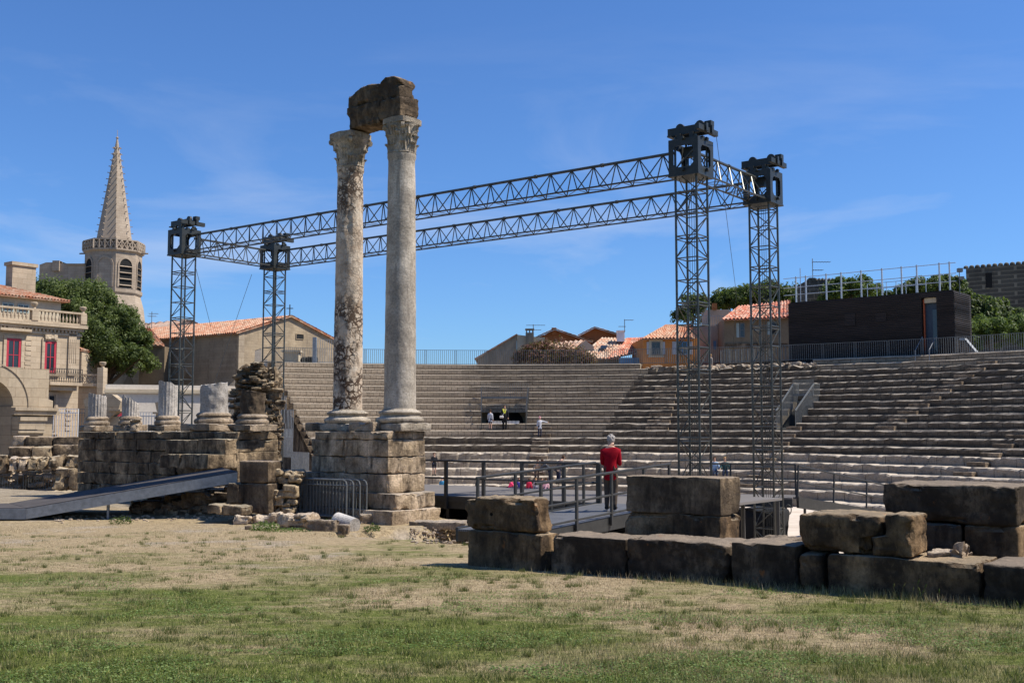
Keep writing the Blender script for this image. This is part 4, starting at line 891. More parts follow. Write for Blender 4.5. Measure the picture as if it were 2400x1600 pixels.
q0 = P(812, 1190, 28.6); q0.z = gz(q0.x, q0.y); dB = -U
proto = thing('crowd_barrier', q0, lab[0], 'crowd barrier', 'crowd barriers')
mb = MB(); barrier_mesh(mb, q0, dB, 1.95); mb.build('frame', MTf, proto); mb = MB(); barrier_feet(mb, q0, dB*.8); mb.build('foot', MTf, proto)
def dup(o, loc, rz=0, label=None):
    c_ = o.copy(); COL.objects.link(c_); c_.location = loc; c_.rotation_euler = (0, 0, rz)
    if label: c_['label'] = label
    for ch in o.children:
        k_ = ch.copy(); COL.objects.link(k_); k_.parent = c_
    return c_
for k in range(1, 4): dup(proto, q0+V*.12*k+U*.12*k, .02*k, lab[k])
bl_ = P(0, 1160, 50)
for k in range(3):
    p = P(148, 1160, 50)+Vector((-2.0*k, -.15*k, 0)); p.z = zat(1162, 50)
    dup(proto, p, math.atan2(.3, -2.0)-math.atan2(dB.y, dB.x)+ (math.pi*0), ['grey crowd barrier right end of the line below the left ruins', 'grey crowd barrier in the middle of the line below the left ruins', 'grey crowd barrier cut by the left edge of the picture'][k])
# ------------------------------------------------------------------ stage, its rails and ramps
ZS = -.05
pf = P(1320, 1172, 28.1); pb = P(1320, 1145, 33.7); vF = suv(pf)[1]; vB = suv(pb)[1]; AF = O+V*vF
sF = lambda px, py=1160: on(px, py, AF, U)
sl0 = sF(640, 1110); sr0 = sF(1640)
ts = thing('stage', uv((sl0+sr0)/2, (vF+vB)/2, -2.2), 'low wide stage deck covered in grey felt behind the pedestals', 'stage')
mb = MB(); mb.box(uv(sl0, vF), U, V, sr0-sl0, vB-vF, ZS-.06, ZS); mb.build('deck', DKf, ts)
mb = MB(); mb.box(uv(sl0, vF+.03), U, V, sr0-sl0, .12, ZS-.34, ZS-.062); mb.box(uv(sl0, vF-.02), U, V, sr0-sl0, .05, ZS-.16, ZS-.004); mb.build('fascia_beam', MTs, ts)
bb = MB()
for k in range(16):
    s_ = sl0+(sr0-sl0)*k/15
    for v_ in (vF+.3, vB-.3): mb = MB(); p = uv(s_, v_); mb.tube((p.x, p.y, -2.6), (p.x, p.y, ZS-.07), .06, 5); mb.build('scaffold_leg', MTs, ts)
    mb = bb
    if k < 15: a = uv(s_, vF+.3); b_ = uv(s_+(sr0-sl0)/15, vF+.3); mb.tube((a.x, a.y, -1.9), (b_.x, b_.y, ZS-.4), .03, 4); mb.tube((a.x, a.y, -1.2), (b_.x, b_.y, -1.2), .04, 4)
bb.build('scaffold_bracing', MTs, ts)
mb = MB(); mb.box(uv(sl0, vF+1.4), U, V, sr0-sl0, .05, -2.6, ZS-.07); mb.build('understage_shade_sheet', BLKm, ts)  # black sheet standing in for the shade under the deck
def rail(name, pts, h, mid, mat, label, posts, root_extra=.1, r=.03, cat='railing', lean=None, group=None, pr=.04):
    """pts: polyline of deck-level points; posts: list of fractions or points"""
    t = thing(name, pts[0], label, cat, group); up = Vector((0, 0, 1)) if lean is None else lean
    mb = MB()
    for a, b in zip(pts, pts[1:]):
        a, b = Vector(a), Vector(b); mb.tube(a+up*h, b+up*h, r, 6)
    mb.build('top_rail', mat, t); mb = MB()
    for mm in mid:
        for a, b in zip(pts, pts[1:]): mb.tube(Vector(a)+up*mm, Vector(b)+up*mm, r*.8, 6)
    mb.build('mid_rail', mat, t)
    for p in posts:
        mb = MB(); p = Vector(p); d = (Vector(pts[1])-Vector(pts[0])); d.z = 0; d.normalize(); q = p-up*root_extra; e = p+up*h; n_ = Vector((-d.y, d.x, 0)); w_ = pr/2+.004
        mb.hexa([x+d*a*w_*1.3+n_*b*w_ for x in (q, e) for a, b in ((-1, -1), (1, -1), (1, 1), (-1, 1))]); mb.build('post', mat, t)
    return t
def FP(px, z=ZS): p = AF+U*sF(px)-V*.05; return Vector((p.x, p.y, z))
posts = [FP(q) for q in (960, 1048, 1136, 1226, 1324, 1408)]
rail('stage_railing', [posts[0], posts[-1]], .95, [.48], MTs, 'dark two bar railing along the front edge of the stage', posts[1:], .35, pr=.06)
# access ramp to the stage, running along V
eN = AF+U*sF(1563, 1175); eR = AF+U*sF(1400, 1175); eN.z = eR.z = ZS
Lr = 5.4; bN = eN-V*Lr; bR = eR-V*Lr; bN.z = bR.z = ZS-.26
ts2 = thing('grating_ramp', (bN.x, bN.y, -.7), 'steel grating ramp rising to the stage where the man in red stands', 'ramp')
mb = MB(); mb.hexa([(p.x, p.y, p.z+dz) for dz in (-.04, .0) for p in (bR, bN, eN, eR)]); mb.build('grating', GRT, ts2)
mb = MB()
for a, b_ in ((bN, eN), (bR, eR)): 
    mb.hexa([(q.x+dx*U.x, q.y+dx*U.y, q.z+dz) for dz in (-.26, .03) for q, dx in ((a, .0), (a, .06), (b_, .06), (b_, .0))])
mb.build('edge_beam', MTs, ts2)
mb = MB()
for f in (.05, .5, .95):
    for a, b_ in ((bN, eN), (bR, eR)): p = a.lerp(b_, f); mb.tube((p.x, p.y, -2.4), (p.x, p.y, p.z-.2), .05, 6)
mb.build('support_leg', MTs, ts2)
def lr(a, b_, fs): return [a.lerp(b_, f) for f in fs]
def frac(px, a, b_): return on(px, 1150, a, (b_-a))
rail('ramp_railing', [bN+U*.1, eN+U*.1], .98, [.5, .12], MTs, 'near railing of the grating ramp, in front of the man in red', [bN.lerp(eN, frac(q, bN, eN))+U*.1 for q in (1258, 1342, 1424, 1500, 1560)], .15, group='railings of the grating ramp', pr=.04)
rail('ramp_railing', [bR.lerp(eR, frac(1121, bR, eR))-U*.05, eR-U*.05], .98, [.5, .12], MTs, 'far railing of the grating ramp, behind the man in red', [bR.lerp(eR, frac(q, bR, eR))-U*.05 for q in (1124, 1212, 1296, 1372, 1404)], .15, group='railings of the grating ramp', pr=.04)
# right walkway and descending ramp
W0 = P(1622, 1168, 37); W1 = P(1857, 1166, 36.0); W0.z = W1.z = zat(1166, 36.0); dW = (W1-W0).normalized(); nW = Vector((-dW.y, dW.x, 0))
tw = thing('side_walkway', (W0.x, W0.y, -2.2), 'raised steel walkway behind the right towers', 'walkway')
mb = MB(); mb.hexa([(p.x, p.y, W0.z+dz) for dz in (-.05, 0) for p in (W0, W1, W1+nW*1.8, W0+nW*1.8)]); mb.build('deck', DKf, tw)
mb = MB(); mb.hexa([(p.x, p.y, W0.z+dz) for dz in (-.32, -.052) for p in (W0+nW*.02, W1+nW*.02, W1+nW*.12, W0+nW*.12)]); mb.build('beam', MTs, tw)
mb = MB()
for f in (.1, .5, .93): p = W0.lerp(W1, f)+nW*.2; mb.tube((p.x, p.y, -2.6), (p.x, p.y, W0.z-.2), .05, 6)
mb.build('leg', MTs, tw)
rail('walkway_railing', [W0+nW*1.7, W1+nW*1.7], 1.02, [.45], MTs, 'dark railing of the side walkway behind the right towers', [W0.lerp(W1, f)+nW*1.7 for f in (0, .33, .66, 1)], .1)
D0 = P(1866, 1166, 36.3); D0.z = W0.z; D1 = D0+V*11.5; D1.z = W0.z-1.3
td = thing('descending_ramp', (D0.x, D0.y, -2.2), 'steel ramp sloping down to the orchestra floor at the right', 'ramp')
mb = MB(); mb.hexa([(p.x, p.y, p.z+dz) for dz in (-.05, 0) for p in (D0-U*1.5, D0, D1, D1-U*1.5)]); mb.build('deck', GRT, td)
mb = MB(); mb.hexa([(p.x, p.y, p.z+dz) for dz in (-.34, .02) for p in (D0+U*.01, D0+U*.09, D1+U*.09, D1+U*.01)]); mb.build('edge_beam', MTs, td)
mb = MB()
for f in (.06, .5): p = D0.lerp(D1, f); mb.tube((p.x, p.y, -2.4), (p.x, p.y, p.z-.2), .05, 6)
mb.build('support_leg', MTs, td)
sl3 = (D1-D0).normalized(); upn = (Vector((0, 0, 1))-sl3*sl3.z).normalized()
rail('descending_railing', [D0+U*.05, D1+U*.05], 1.02, [.5], MTs, 'railing sloping down beside the descending ramp at the right', [D0.lerp(D1, f)+U*.05 for f in (.0, .27, .55, .83)], .1, lean=upn)
mb = MB(); cc_ = P(1847, 1182, 35.6)
for k in range(14): 
    a, b_ = 2*math.pi*k/14, 2*math.pi*(k+1)/14; mb.tube(cc_+Vector((math.cos(a)*.10, 0, math.sin(a)*.16-.16)), cc_+Vector((math.cos(b_)*.10, 0, math.sin(b_)*.16-.16)), .016, 5)
mb.tube(cc_-Vector((-.03, 0, .3)), cc_-Vector((.02, 0, .62)), .014, 5); tag(mb.build('cable_coil', MTd), 'small coil of dark cable hanging under the end of the walkway', 'cable')
mb = MB(); cc_ = P(1768, 1222, 35.5); rock(mb, cc_-U*.9-V*.4, U, V, 1.9, .9, -2.6, zat(1190, 35.5), .2, .12, .08, 5); tag(mb.build('covered_equipment', BLKm, smooth=True), 'dark tarpaulin covered lump under the side walkway', 'equipment')
# ------------------------------------------------------------------ lifting towers and trusses
TW = .645; RF = Vector((5.02, 30.6, 0)); LF = RF-U*22.95; RRt = RF+V*4.75; LRt = LF+V*4.75
def tower(c_, zb, label, seed):
    t = thing('lifting_tower', (c_.x, c_.y, zb), label, 'truss tower', 'steel lifting towers of the stage rig'); rs = random.Random(seed)
    cs = [c_+U*a*TW/2+V*b*TW/2 for a, b in ((-1, -1), (1, -1), (1, 1), (-1, 1))]; zt = 9.9
    for k in range(4): mb = MB(); mb.tube((cs[k].x, cs[k].y, zb), (cs[k].x, cs[k].y, zt), .034, 8); mb.build('upright', MTw, t)
    mb = MB(); z = zb+.1; j = 0
    while z < zt-.7:
        bh = .62
        for k in range(4):
            a, b_ = cs[k], cs[(k+1) % 4]; A3 = lambda p, zz: (p.x, p.y, zz)
            mb.tube(A3(a, z), A3(b_, z), .018, 5); 
            if (j+k) % 2: a, b_ = b_, a
            mb.tube(A3(a, z+.03), A3(b_, z+bh-.03), .017, 5)
            if j % 3 == 0: mb.tube(A3(a, z-.09), A3(b_, z-.09), .015, 5)
        z += bh; j += 1
    mb.build('lattice_bracing', MTw, t)
    mb = MB()
    for d in (-.07, .0, .07): mb.tube((c_.x+d, c_.y+d*.4, zb), (c_.x+d, c_.y+d*.4, zt), .007, 4)
    mb.build('lifting_chain', MTd, t)
    # head block: four plates with openings
    hb = .46; z0, z1 = 8.80, 9.80
    mb = MB()
    for d1, d2 in ((U, V), (V, U), (U, -V), (V, -U)):
        A = c_+d2*-1*hb
        def pan(a0, a1, q0, q1): mb.cbox(A+d1*((a0+a1)/2)+d2*.012, d1, d2, a1-a0, .024, z0+q0, z0+q1)
        w_ = hb if abs(d1.dot(U)) > .5 else hb-.026
        pan(-w_, -w_+.15, 0, 1.0); pan(w_-.15, w_, 0, 1.0); pan(-w_+.152, w_-.152, 0, .2); pan(-w_+.152, w_-.152, .80, 1.0)
        for sx_, sz_ in ((-1, .2), (1, .2), (-1, .8), (1, .8)):
            x0 = sx_*(w_-.152); zz_ = z0+sz_; dz_ = .09 if sz_ < .5 else -.09
            mb.prism([(x0, zz_), (x0-sx_*.09, zz_), (x0, zz_+dz_)], A+d2*.001, d1, d2, .022)
    mb.build('head_block', MTd, t)
    mb = MB(); mb.cbox(c_, U, V, .95, .95, z0-.05, z0-.004); 
    for d in (-1, 1): mb.cbox(c_+V*d*.3+U*.2, U, V, .12, .12, 9.80, 9.98); mb.cbox(c_+V*d*.3-U*.2, U, V, .12, .12, 9.80, 9.98)
    for d in (-1, 1): mb.cbox(c_+V*d*.17, U, V, 1.22, .11, 9.98, 10.2)
    mb.cbox(c_+U*.5, U, V, .12, 1.15, 9.97, 10.12); mb.cbox(c_+U*.48+V*.2, U, V, .2, .2, 10.202, 10.34); mb.cbox(c_-U*.5, U, V, .12, .7, 9.93, 9.975)
    mb.cbox(c_-U*.05, U, V, .26, .2, 9.35, 9.62); mb.build('cross_beams', MTd, t)
    for d in (-.32, .3):
        mb = MB(); p = c_+U*d+Vector((0, 0, 10.22)); mb.tube(p-V*.05, p+V*.05, .13, 20); mb.build('pulley', MTs, t)
    mb = MB()
    for q in (cs): mb.cbox((q.x, q.y), U, V, .16, .16, zb, zb+.03)
    for a, b_ in ((-.46, .12), (-.46, 1.0), (.46, .12), (.46, 1.0)):
        for e in (U, V): p = c_+e*.5*(1 if a > 0 else -1)+Vector((0, 0, z0+b_)); mb.tube(p-V*.04, p+V*.04, .05, 8)
    mb.build('bracket', MTd, t)
    return t
tower(RF, -2.3, 'tallest looking steel lattice tower, nearest of the four with its head block in the sky', 1)
tower(RRt, -2.6, 'lattice tower right of the nearest one, its foot seen on the pale orchestra floor', 2)
tower(LF, -1.3, 'leftmost lattice tower, beside the fluted column stubs', 3)
tower(LRt, -1.6, 'lattice tower in front of the chapel gable and the ruined rubble core', 4)
def truss(a, b_, label, seed, bay=.79):
    t = thing('roof_truss', (*((a+b_)/2).xy, 8.85), label, 'truss', 'horizontal trusses of the stage rig'); d = (b_-a).normalized(); n_ = Vector((-d.y, d.x, 0)); Lh = (b_-a).length
    z1, z0 = 9.55, 8.86; up = Vector((0, 0, 1))
    mb = MB(); mb.tube(a+up*z1, b_+up*z1, .044, 8); mb.build('top_chord', MTw, t)
    for s_ in (-1, 1): mb = MB(); mb.tube(a+n_*s_*.3+up*z0, b_+n_*s_*.3+up*z0, .027, 8); mb.build('bottom_chord', MTw, t)
    n = round(Lh/bay); mb = MB()
    for k in range(n):
        x0, x1, xm = a+d*(Lh*k/n), a+d*(Lh*(k+1)/n), a+d*(Lh*(k+.5)/n)
        for s_ in (-1, 1): mb.tube(x0+n_*s_*.3+up*z0, xm+up*z1, .019, 5); mb.tube(xm+up*z1, x1+n_*s_*.3+up*z0, .019, 5)
        sg = 1 if k % 2 else -1; mb.tube(x0+n_*sg*.3+up*z0, x1-n_*sg*.3+up*z0, .011, 5); mb.tube(x0+n_*.3+up*z0, x0-n_*.3+up*z0, .011, 5)
    mb.build('lattice_bracing', MTw, t)
    mb = MB(); nj = max(1, round(Lh/2.37))
    for k in range(1, nj): mb = MB(); x = a+d*(Lh*k/nj)+up*z1; mb.tube(x-d*.05, x+d*.05, .06, 8); mb.build('joint_collar', MTw, t)
truss(LF+U*.5, RF-U*.5, 'long near truss spanning high above the stage', 1); truss(LRt+U*.5, RRt-U*.5, 'long far truss spanning behind the near one', 2)
truss(RF+V*.48, RRt-V*.48, 'short truss joining the two right hand tower heads', 3); truss(LF+V*.48, LRt-V*.48, 'short truss joining the two left hand tower heads', 4)
def cable(a, b_, label, r=.009):
    mb = MB(); mb.tube(a, b_, r, 4); tag(mb.build('stay_cable', MTd), label, 'cable', 'thin stay cables of the rig')
cable(P(1678, 313, 30.4), P(1726, 690, 38), 'thin steel cable dropping from the nearest tower head towards the tree line')
cable(P(1726, 690, 38), P(1700, 1110, 44), 'lower run of the cable falling in front of the seats')
cable(P(459, 628, 44.6), P(494, 765, 47), 'thin cable sloping right from the leftmost tower head')
cable(P(590, 643, 46.5), P(500, 905, 43), 'thin cable sloping left from between the left towers')
# ------------------------------------------------------------------ corrugated tile roofs and building helpers
def tiles(mb, eL, eR, rR, rL, per=.26, row=.45, amp=.06):
    eL, eR, rR, rL = map(Vector, (eL, eR, rR, rL)); nn = ((eR-eL).cross(rL-eL)).normalized()
    if nn.z < 0: nn = -nn
    n = max(2, int((eR-eL).length/per))*4; m_ = max(2, int(max((rL-eL).length, (rR-eR).length)/row)); vs = []
    for j in range(m_):
        for e in (0, 1):
            f = (j+e)/m_
            for k in range(n+1):
                g_ = k/n; p = eL.lerp(eR, g_).lerp(rL.lerp(rR, g_), f); vs.append(p+nn*(amp*math.cos(k*math.pi/2)+ (.035 if not e else 0)+.02*noise.noise(p*1.5)))
    fs = []; w_ = n+1
    for r_ in range(2*m_-1):
        for k in range(n): fs.append((r_*w_+k, r_*w_+k+1, (r_+1)*w_+k+1, (r_+1)*w_+k))
    mb.add(vs, fs); d_ = nn*-.12
    mb.add([eL+d_, eR+d_, rR+d_, rL+d_, eL-nn*.05, eR-nn*.05, rR-nn*.05, rL-nn*.05], [(3, 2, 1, 0), (4, 5, 6, 7), (0, 1, 5, 4), (1, 2, 6, 5), (2, 3, 7, 6), (3, 0, 4, 7)])
def window(t, A, d, s0, s1, z0, z1, frame=MTf, glass=GLS, nrm=None, bars_=(1, 1), fw_=.07, surround=None, shutter=None, name='window'):
    nrm = nrm or Vector((d.y, -d.x, 0)); mb = MB(); B = Vector((A[0], A[1], 0))
    def bx(a0, a1, q0, q1, o0, o1, m_): m_.box(B+d*a0+nrm*o0, d, nrm, a1-a0, o1-o0, q0, q1)
    bx(s0, s0+fw_, z0, z1, .005, .07, mb); bx(s1-fw_, s1, z0, z1, .005, .07, mb); bx(s0+fw_, s1-fw_, z0, z0+fw_, .005, .07, mb); bx(s0+fw_, s1-fw_, z1-fw_, z1, .005, .07, mb)
    for k in range(bars_[0]): x = s0+(s1-s0)*(k+1)/(bars_[0]+1); bx(x-.03, x+.03, z0+fw_, z1-fw_, .005, .06, mb)
    for k in range(bars_[1]): x = z0+(z1-z0)*(k+1)/(bars_[1]+1); bx(s0+fw_, s1-fw_, x-.025, x+.025, .005, .055, mb)
    fo = mb.build(name, frame, t); mb = MB(); bx(s0+.01, s1-.01, z0+.01, z1-.01, .002, .03, mb); mb.build('pane', glass, fo)
    if surround:
        mb = MB(); bx(s0-.22, s0-.01, z0-.1, z1+.22, .0, .10, mb); bx(s1+.01, s1+.22, z0-.1, z1+.22, .0, .10, mb); bx(s0-.01, s1+.01, z1+.01, z1+.22, .0, .10, mb); bx(s0-.3, s1+.3, z0-.25, z0-.1, .0, .16, mb); mb.build('surround', surround, fo)
    if shutter:
        w_ = (s1-s0)*.52; 
        for x0 in ((s0-w_-.03), (s1+.03)): 
            if shutter[1] == 'L' and x0 > s0: continue
            mb = MB(); bx(x0, x0+w_, z0, z1, .01, .06, mb); mb.build('shutter', shutter[0], fo)
    return fo
def gbox(t, A, d, l, dep, z0, z1, mat, name='wall', nrm=None):
    n_ = nrm or Vector((-d.y, d.x, 0)); mb = MB(); mb.box(A, d, n_, l, dep, z0, z1); return mb.build(name, mat, t)
# ------------------------------------------------------------------ mansion at the left
Dm = V.copy(); Am = P(0, 1000, 80); Am.z = 0; Am -= Dm*7; Lm = 7+on(184, 900, Am+Dm*7, Dm); Nm = Vector((Dm.y, -Dm.x, 0)); Bk = -Nm
def ms_(px, py=900): return on(px, py, Am, Dm)
def mz(px, py): p = Am+Dm*ms_(px, py); return zat(py, p.y)
tm = thing('mansion', (Am.x, Am.y, -1.3), 'ornate pale limestone mansion with red windows and a rooftop balustrade', 'mansion')
zc0 = mz(184, 765); zc1 = mz(184, 758)
gbox(tm, Am, Dm, Lm, 9, -1.5, zc0-.4, WLm)
mb = MB(); mb.box(Am-Dm*.1+Nm*.0, Dm, Nm, Lm+.2, .12, mz(100, 783), mz(100, 777)); mb.box(Am-Dm*.1, Dm, Nm, Lm+.25, .3, zc0-.4, zc0-.2); mb.box(Am-Dm*.1, Dm, Nm, Lm+.4, .5, zc0-.2, zc0+.05)
mb.box(Am+Dm*(Lm-.02)+Bk*9, Dm, Nm, .4, 9.45, zc0-.2, zc0+.04)
for k in range(int(Lm/.3)): mb.box(Am+Dm*(k*.3)+Nm*.01, Dm, Nm, .14, .24, zc0-.58, zc0-.41)
mb.build('cornice', WLm, tm)
zb0, zb1 = zc0+.052, mz(180, 733)
mb = MB(); mb.box(Am, Dm, Nm, Lm+.3, .32, zb0, zb0+.12); mb.box(Am, Dm, Nm, Lm+.3, .34, zb1-.14, zb1)
for q in (Lm+.02, ms_(70), ms_(70)-4.6): mb.box(Am+Dm*(q-.2)-Nm*.02, Dm, Nm, .5, .4, zb0+.12, zb1-.142)
mb.build('balustrade_rail', WLm, tm)
k = 0; x = .2
while x < Lm-.3:
    if min(abs(x-(ms_(70)+.05)), abs(x-Lm-.2), abs(x-ms_(70)+4.5)) > .42:
        mb = MB(); q = Am+Dm*x+Nm*.16; h = zb1-.14-zb0-.12; mb.lathe([(.05, 0), (.05, h*.1), (.10, h*.3), (.07, h*.5), (.04, h*.72), (.06, h*.9), (.06, h)], (q.x, q.y, zb0+.12), 8); mb.build('baluster', WLm, tm, smooth=True)
    x += .29
for q in (Lm+.1, ms_(70)+.05):
    mb = MB(); c_ = Am+Dm*q+Nm*.15; mb.lathe([(.14, 0), (.09, .1), (.24, .3), (.27, .42), (.2, .48)], (c_.x, c_.y, zb1), 12); mb.build('urn', WLm, tm, smooth=True)
# pilasters, bands
mb = MB(); mb.box(Am+Dm*ms_(158, 850), Dm, Nm, ms_(176, 850)-ms_(158, 850), .12, mz(165, 880), mz(165, 778))
for k in range(4): mb.box(Am+Dm*(ms_(161, 850)+k*.16), Dm, Nm, .07, .15, mz(165, 850), mz(165, 795))
mb.build('fluted_pilaster', WLm, tm)
mb = MB()
for k in range(7): zz_ = mz(65, 790+k*11.5); mb.box(Am+Dm*ms_(58, 850), Dm, Nm, ms_(72, 850)-ms_(58, 850), .035, zz_-.24, zz_)
for k in range(5): zz_ = mz(158, 955+k*11.5); mb.box(Am+Dm*ms_(155, 950), Dm, Nm, ms_(167, 950)-ms_(155, 950), .06, zz_-.24, zz_)
mb.build('rusticated_quoin', WLm, tm)
window(tm, Am, Dm, ms_(103, 850), ms_(130, 850), mz(116, 873), mz(116, 800), RDw, bars_=(1, 1), fw_=.17, surround=WLm)
window(tm, Am, Dm, ms_(13, 850), ms_(47, 850), mz(30, 870), mz(30, 793), RDw, bars_=(1, 1), fw_=.17, surround=WLm)
mb = MB(); mb.box(Am+Dm*ms_(-8, 800), Dm, Nm, ms_(66, 800)-ms_(-8, 800), .5, mz(30, 776), mz(30, 770)); mb.build('window_hood', WLm, tm)
for (a, b_, c0, c1) in ((107, 128, 784, 796), (26, 38, 762, 772)):
    mb = MB(); q = Am+Dm*ms_((a+b_)/2, 790)+Nm*.1; rock(mb, q-Dm*.5, Dm, Nm, 1.0, .14, mz(a, c1), mz(a, c0), .06, .06, .08, a); mb.build('carved_crest', WLm, tm)
# balcony and ground floor
zbal = mz(150, 897); mb = MB(); mb.box(Am+Dm*ms_(100, 900)-Nm*.0, Dm, Nm, ms_(176, 900)-ms_(100, 900), 1.0, zbal-.22, zbal); mb.box(Am+Dm*ms_(110, 900), Dm, Nm, ms_(170, 900)-ms_(110, 900), .6, zbal-.6, zbal-.222); mb.build('balcony_slab', WLm, tm)
mb = MB(); 
def lin(p, q, r): mb.tube(p, q, r, 4)
a = Am+Dm*ms_(100, 900)+Nm*.95; b_ = Am+Dm*ms_(176, 900)+Nm*.95
for zz_ in (zbal+.08, zbal+1.0): lin((a.x, a.y, zz_), (b_.x, b_.y, zz_), .035)
nb_ = 14
for k in range(nb_+1):
    p = a.lerp(b_, k/nb_); lin((p.x, p.y, zbal), (p.x, p.y, zbal+1.0), .022)
    if k < nb_: q = a.lerp(b_, (k+1)/nb_); lin((p.x, p.y, zbal+.1), (q.x, q.y, zbal+.95), .012); lin((q.x, q.y, zbal+.1), (p.x, p.y, zbal+.95), .012)
mb.build('balcony_railing', MTs, tm)
window(tm, Am, Dm, ms_(112, 950), ms_(128, 950), mz(120, 1010), mz(120, 925), WLm, bars_=(0, 0), surround=WLm, name='ground_floor_window')
# attic with tile roof and chimney
Aa = Am+Bk*3.2; zr0 = zat(700, (Aa+Dm*ms_(150)).y)
La = on(157, 700, Aa, Dm)
gbox(tm, Aa, Dm, La-.5, 4, zc0-.5, zr0, WLy, 'attic_wall')
for q in (18, 54): x = on(q, 712, Aa, Dm); window(tm, Aa, Dm, x-.45, x+.45, zr0-1.25, zr0-.6, SHt, bars_=(1, 0), name='attic_window')
Bq = Aa+Nm*.5; rl = Aa+Bk*4.2; zrr = zat(657, (rl+Dm*8).y)
mb = MB(); e0 = Bq-Dm*1; e1_ = Bq+Dm*La; r0_ = rl-Dm*1; r1_ = rl+Dm*(La-4.3)
tiles(mb, (e0.x, e0.y, zr0-.05), (e1_.x, e1_.y, zr0-.05), (r1_.x, r1_.y, zrr), (r0_.x, r0_.y, zrr))
h0 = e1_+Bk*9; tiles(mb, (e1_.x, e1_.y, zr0-.05), (h0.x, h0.y, zr0-.05), (r1_.x, r1_.y, zrr), (r1_.x, r1_.y, zrr)); mb.build('roof', TLr, tm)
cx0 = on(20, 640, rl, Dm); cx1 = on(75, 640, rl, Dm); mb = MB(); mb.box(rl+Dm*cx0+Nm*.6, Dm, Bk, cx1-cx0, 1.0, zrr-1.2, zat(622, (rl+Dm*cx0).y)); mb.box(rl+Dm*(cx0-.12)+Nm*.72, Dm, Bk, cx1-cx0+.24, 1.24, zat(622, (rl+Dm*cx0).y), zat(614, (rl+Dm*cx0).y)); mb.build('chimney', WLm, tm)
# low side wing, terrace pier and garden wall
tg_ = thing('terrace_wing', (*P(205, 1000, 88).xy, -1.3), 'low terrace wing with a pierced balustrade and a tall urn topped pier beside the mansion', 'terrace')
At = P(176, 1000, 86); At.z = 0; Dt = Vector((1, .12, 0)).normalized(); x1_ = on(228, 950, At, Dt); Y_ = At.y
gbox(tg_, At, Dt, x1_, 3, -1.5, zat(905, Y_), WLm); mb = MB(); mb.box(At-Vector((0, .25, 0)), Dt, Vector((0, 1, 0)), x1_, .3, zat(905, Y_), zat(898, Y_)); mb.build('ledge', WLm, tg_)
mb = MB(); z0q, z1q = zat(897, Y_), zat(880, Y_)
for k in range(5):
    a = At+Dt*(k*x1_/5); b_ = At+Dt*((k+1)*x1_/5); c_ = (a+b_)/2
    for (p, q, u0, u1) in ((a, b_, z0q, z1q), (a, b_, z1q, z0q), (a, b_, (z0q+z1q)/2, (z0q+z1q)/2), (c_, c_, z0q, z1q)): mb.tube((p.x, p.y-.1, u0), (q.x, q.y-.1, u1), .035, 4)
mb.box(At-Vector((0, .2, 0)), Dt, Vector((0, 1, 0)), x1_, .2, z1q, z1q+.12); mb.build('pierced_balustrade', WLm, tg_)
px_ = on(229, 950, At, Dt); mb = MB(); mb.box(At+Dt*px_-Vector((0, .3, 0)), Dt, Vector((0, 1, 0)), on(243, 950, At, Dt)-px_, .9, -1.5, zat(861, Y_)); mb.build('pier', WLm, tg_)
c_ = At+Dt*(px_+.25)+Vector((0, .1, 0)); mb = MB(); mb.lathe([(.16, 0), (.1, .1), (.24, .24), (.28, .42), (.2, .46)], (c_.x, c_.y, zat(861, Y_)), 12); mb.build('urn', WLm, tg_, smooth=True)
tf_ = thing('small_tiled_house', (*P(186, 900, 92).xy, -1.3), 'sliver of a small tiled house between the mansion and the big tree', 'house')
Ah = P(176, 900, 92); Ah.z = 0; gbox(tf_, Ah, Vector((1, 0, 0)), on(191, 850, Ah, Vector((1, 0, 0))), 4, -1.3, zat(822, 92), WLm)
mb = MB(); xe = on(195, 820, Ah, Vector((1, 0, 0))); zz_ = zat(820, 92); tiles(mb, (Ah.x+xe, 91.5, zz_), (Ah.x+xe, 97, zz_), (Ah.x-2, 97, zat(795, 92)), (Ah.x-2, 91.5, zat(795, 92))); mb.build('roof', TLr, tf_)
Aw = P(243, 1000, 78); Aw.z = 0; Dw = (Vector((P(650, 1000, 82).x, 82, 0))-Aw).normalized(); lw = on(650, 950, Aw, Dw)
tw_ = thing('garden_wall', (*((Aw+Dw*lw/2).xy), -1.3), 'long white rendered wall with a moulded band behind the column stubs', 'wall')
zw1 = zat(901, 78.6); zw0 = zat(921, 78.6); gbox(tw_, Aw, Dw, lw, .5, -1.5, zw0, WLw); gbox(tw_, Aw+Vector((0, .12, 0)), Dw, lw, .4, zw0+.28, zw1, WLw, 'parapet')
mb = MB(); mb.box(Aw-Vector((0, .2, 0)), Dw, Vector((0, 1, 0)), lw, .6, zw0+.002, zw0+.14); mb.box(Aw-Vector((0, .1, 0)), Dw, Vector((0, 1, 0)), lw, .5, zw0+.142, zw0+.275); mb.build('moulding', WLy, tw_)
mb = MB(); x = on(276, 970, Aw, Dw); mb.box(Aw+Dw*x-Vector((0, .06, 0)), Dw, Vector((0, 1, 0)), on(291, 970, Aw, Dw)-x, .05, -1.3, zat(943, 78)); mb.build('red_door', RDw, tw_)
# picket fences
for (a, b_, Y, y0, y1, mat, lab) in ((124, 182, 66, 1018, 958, WHp, 'white picket fence beside the arch ruin'), (184, 204, 70, 1010, 958, MTf, 'dark picket gate between the white fence and first stub'), (322, 368, 70, 1006, 966, MTl, 'pale picket fence between the second and third column stubs')):
    mb = MB(); p, q = P(a, y0, Y), P(b_, y0, Y); bars(mb, p, q, -1.3, zat(y1, Y), .17, .022); mb.tube((p.x, p.y, zat(y1+9, Y)), (q.x, q.y, zat(y1+9, Y)), .04, 4); tag(mb.build('picket_fence', mat), lab, 'fence')
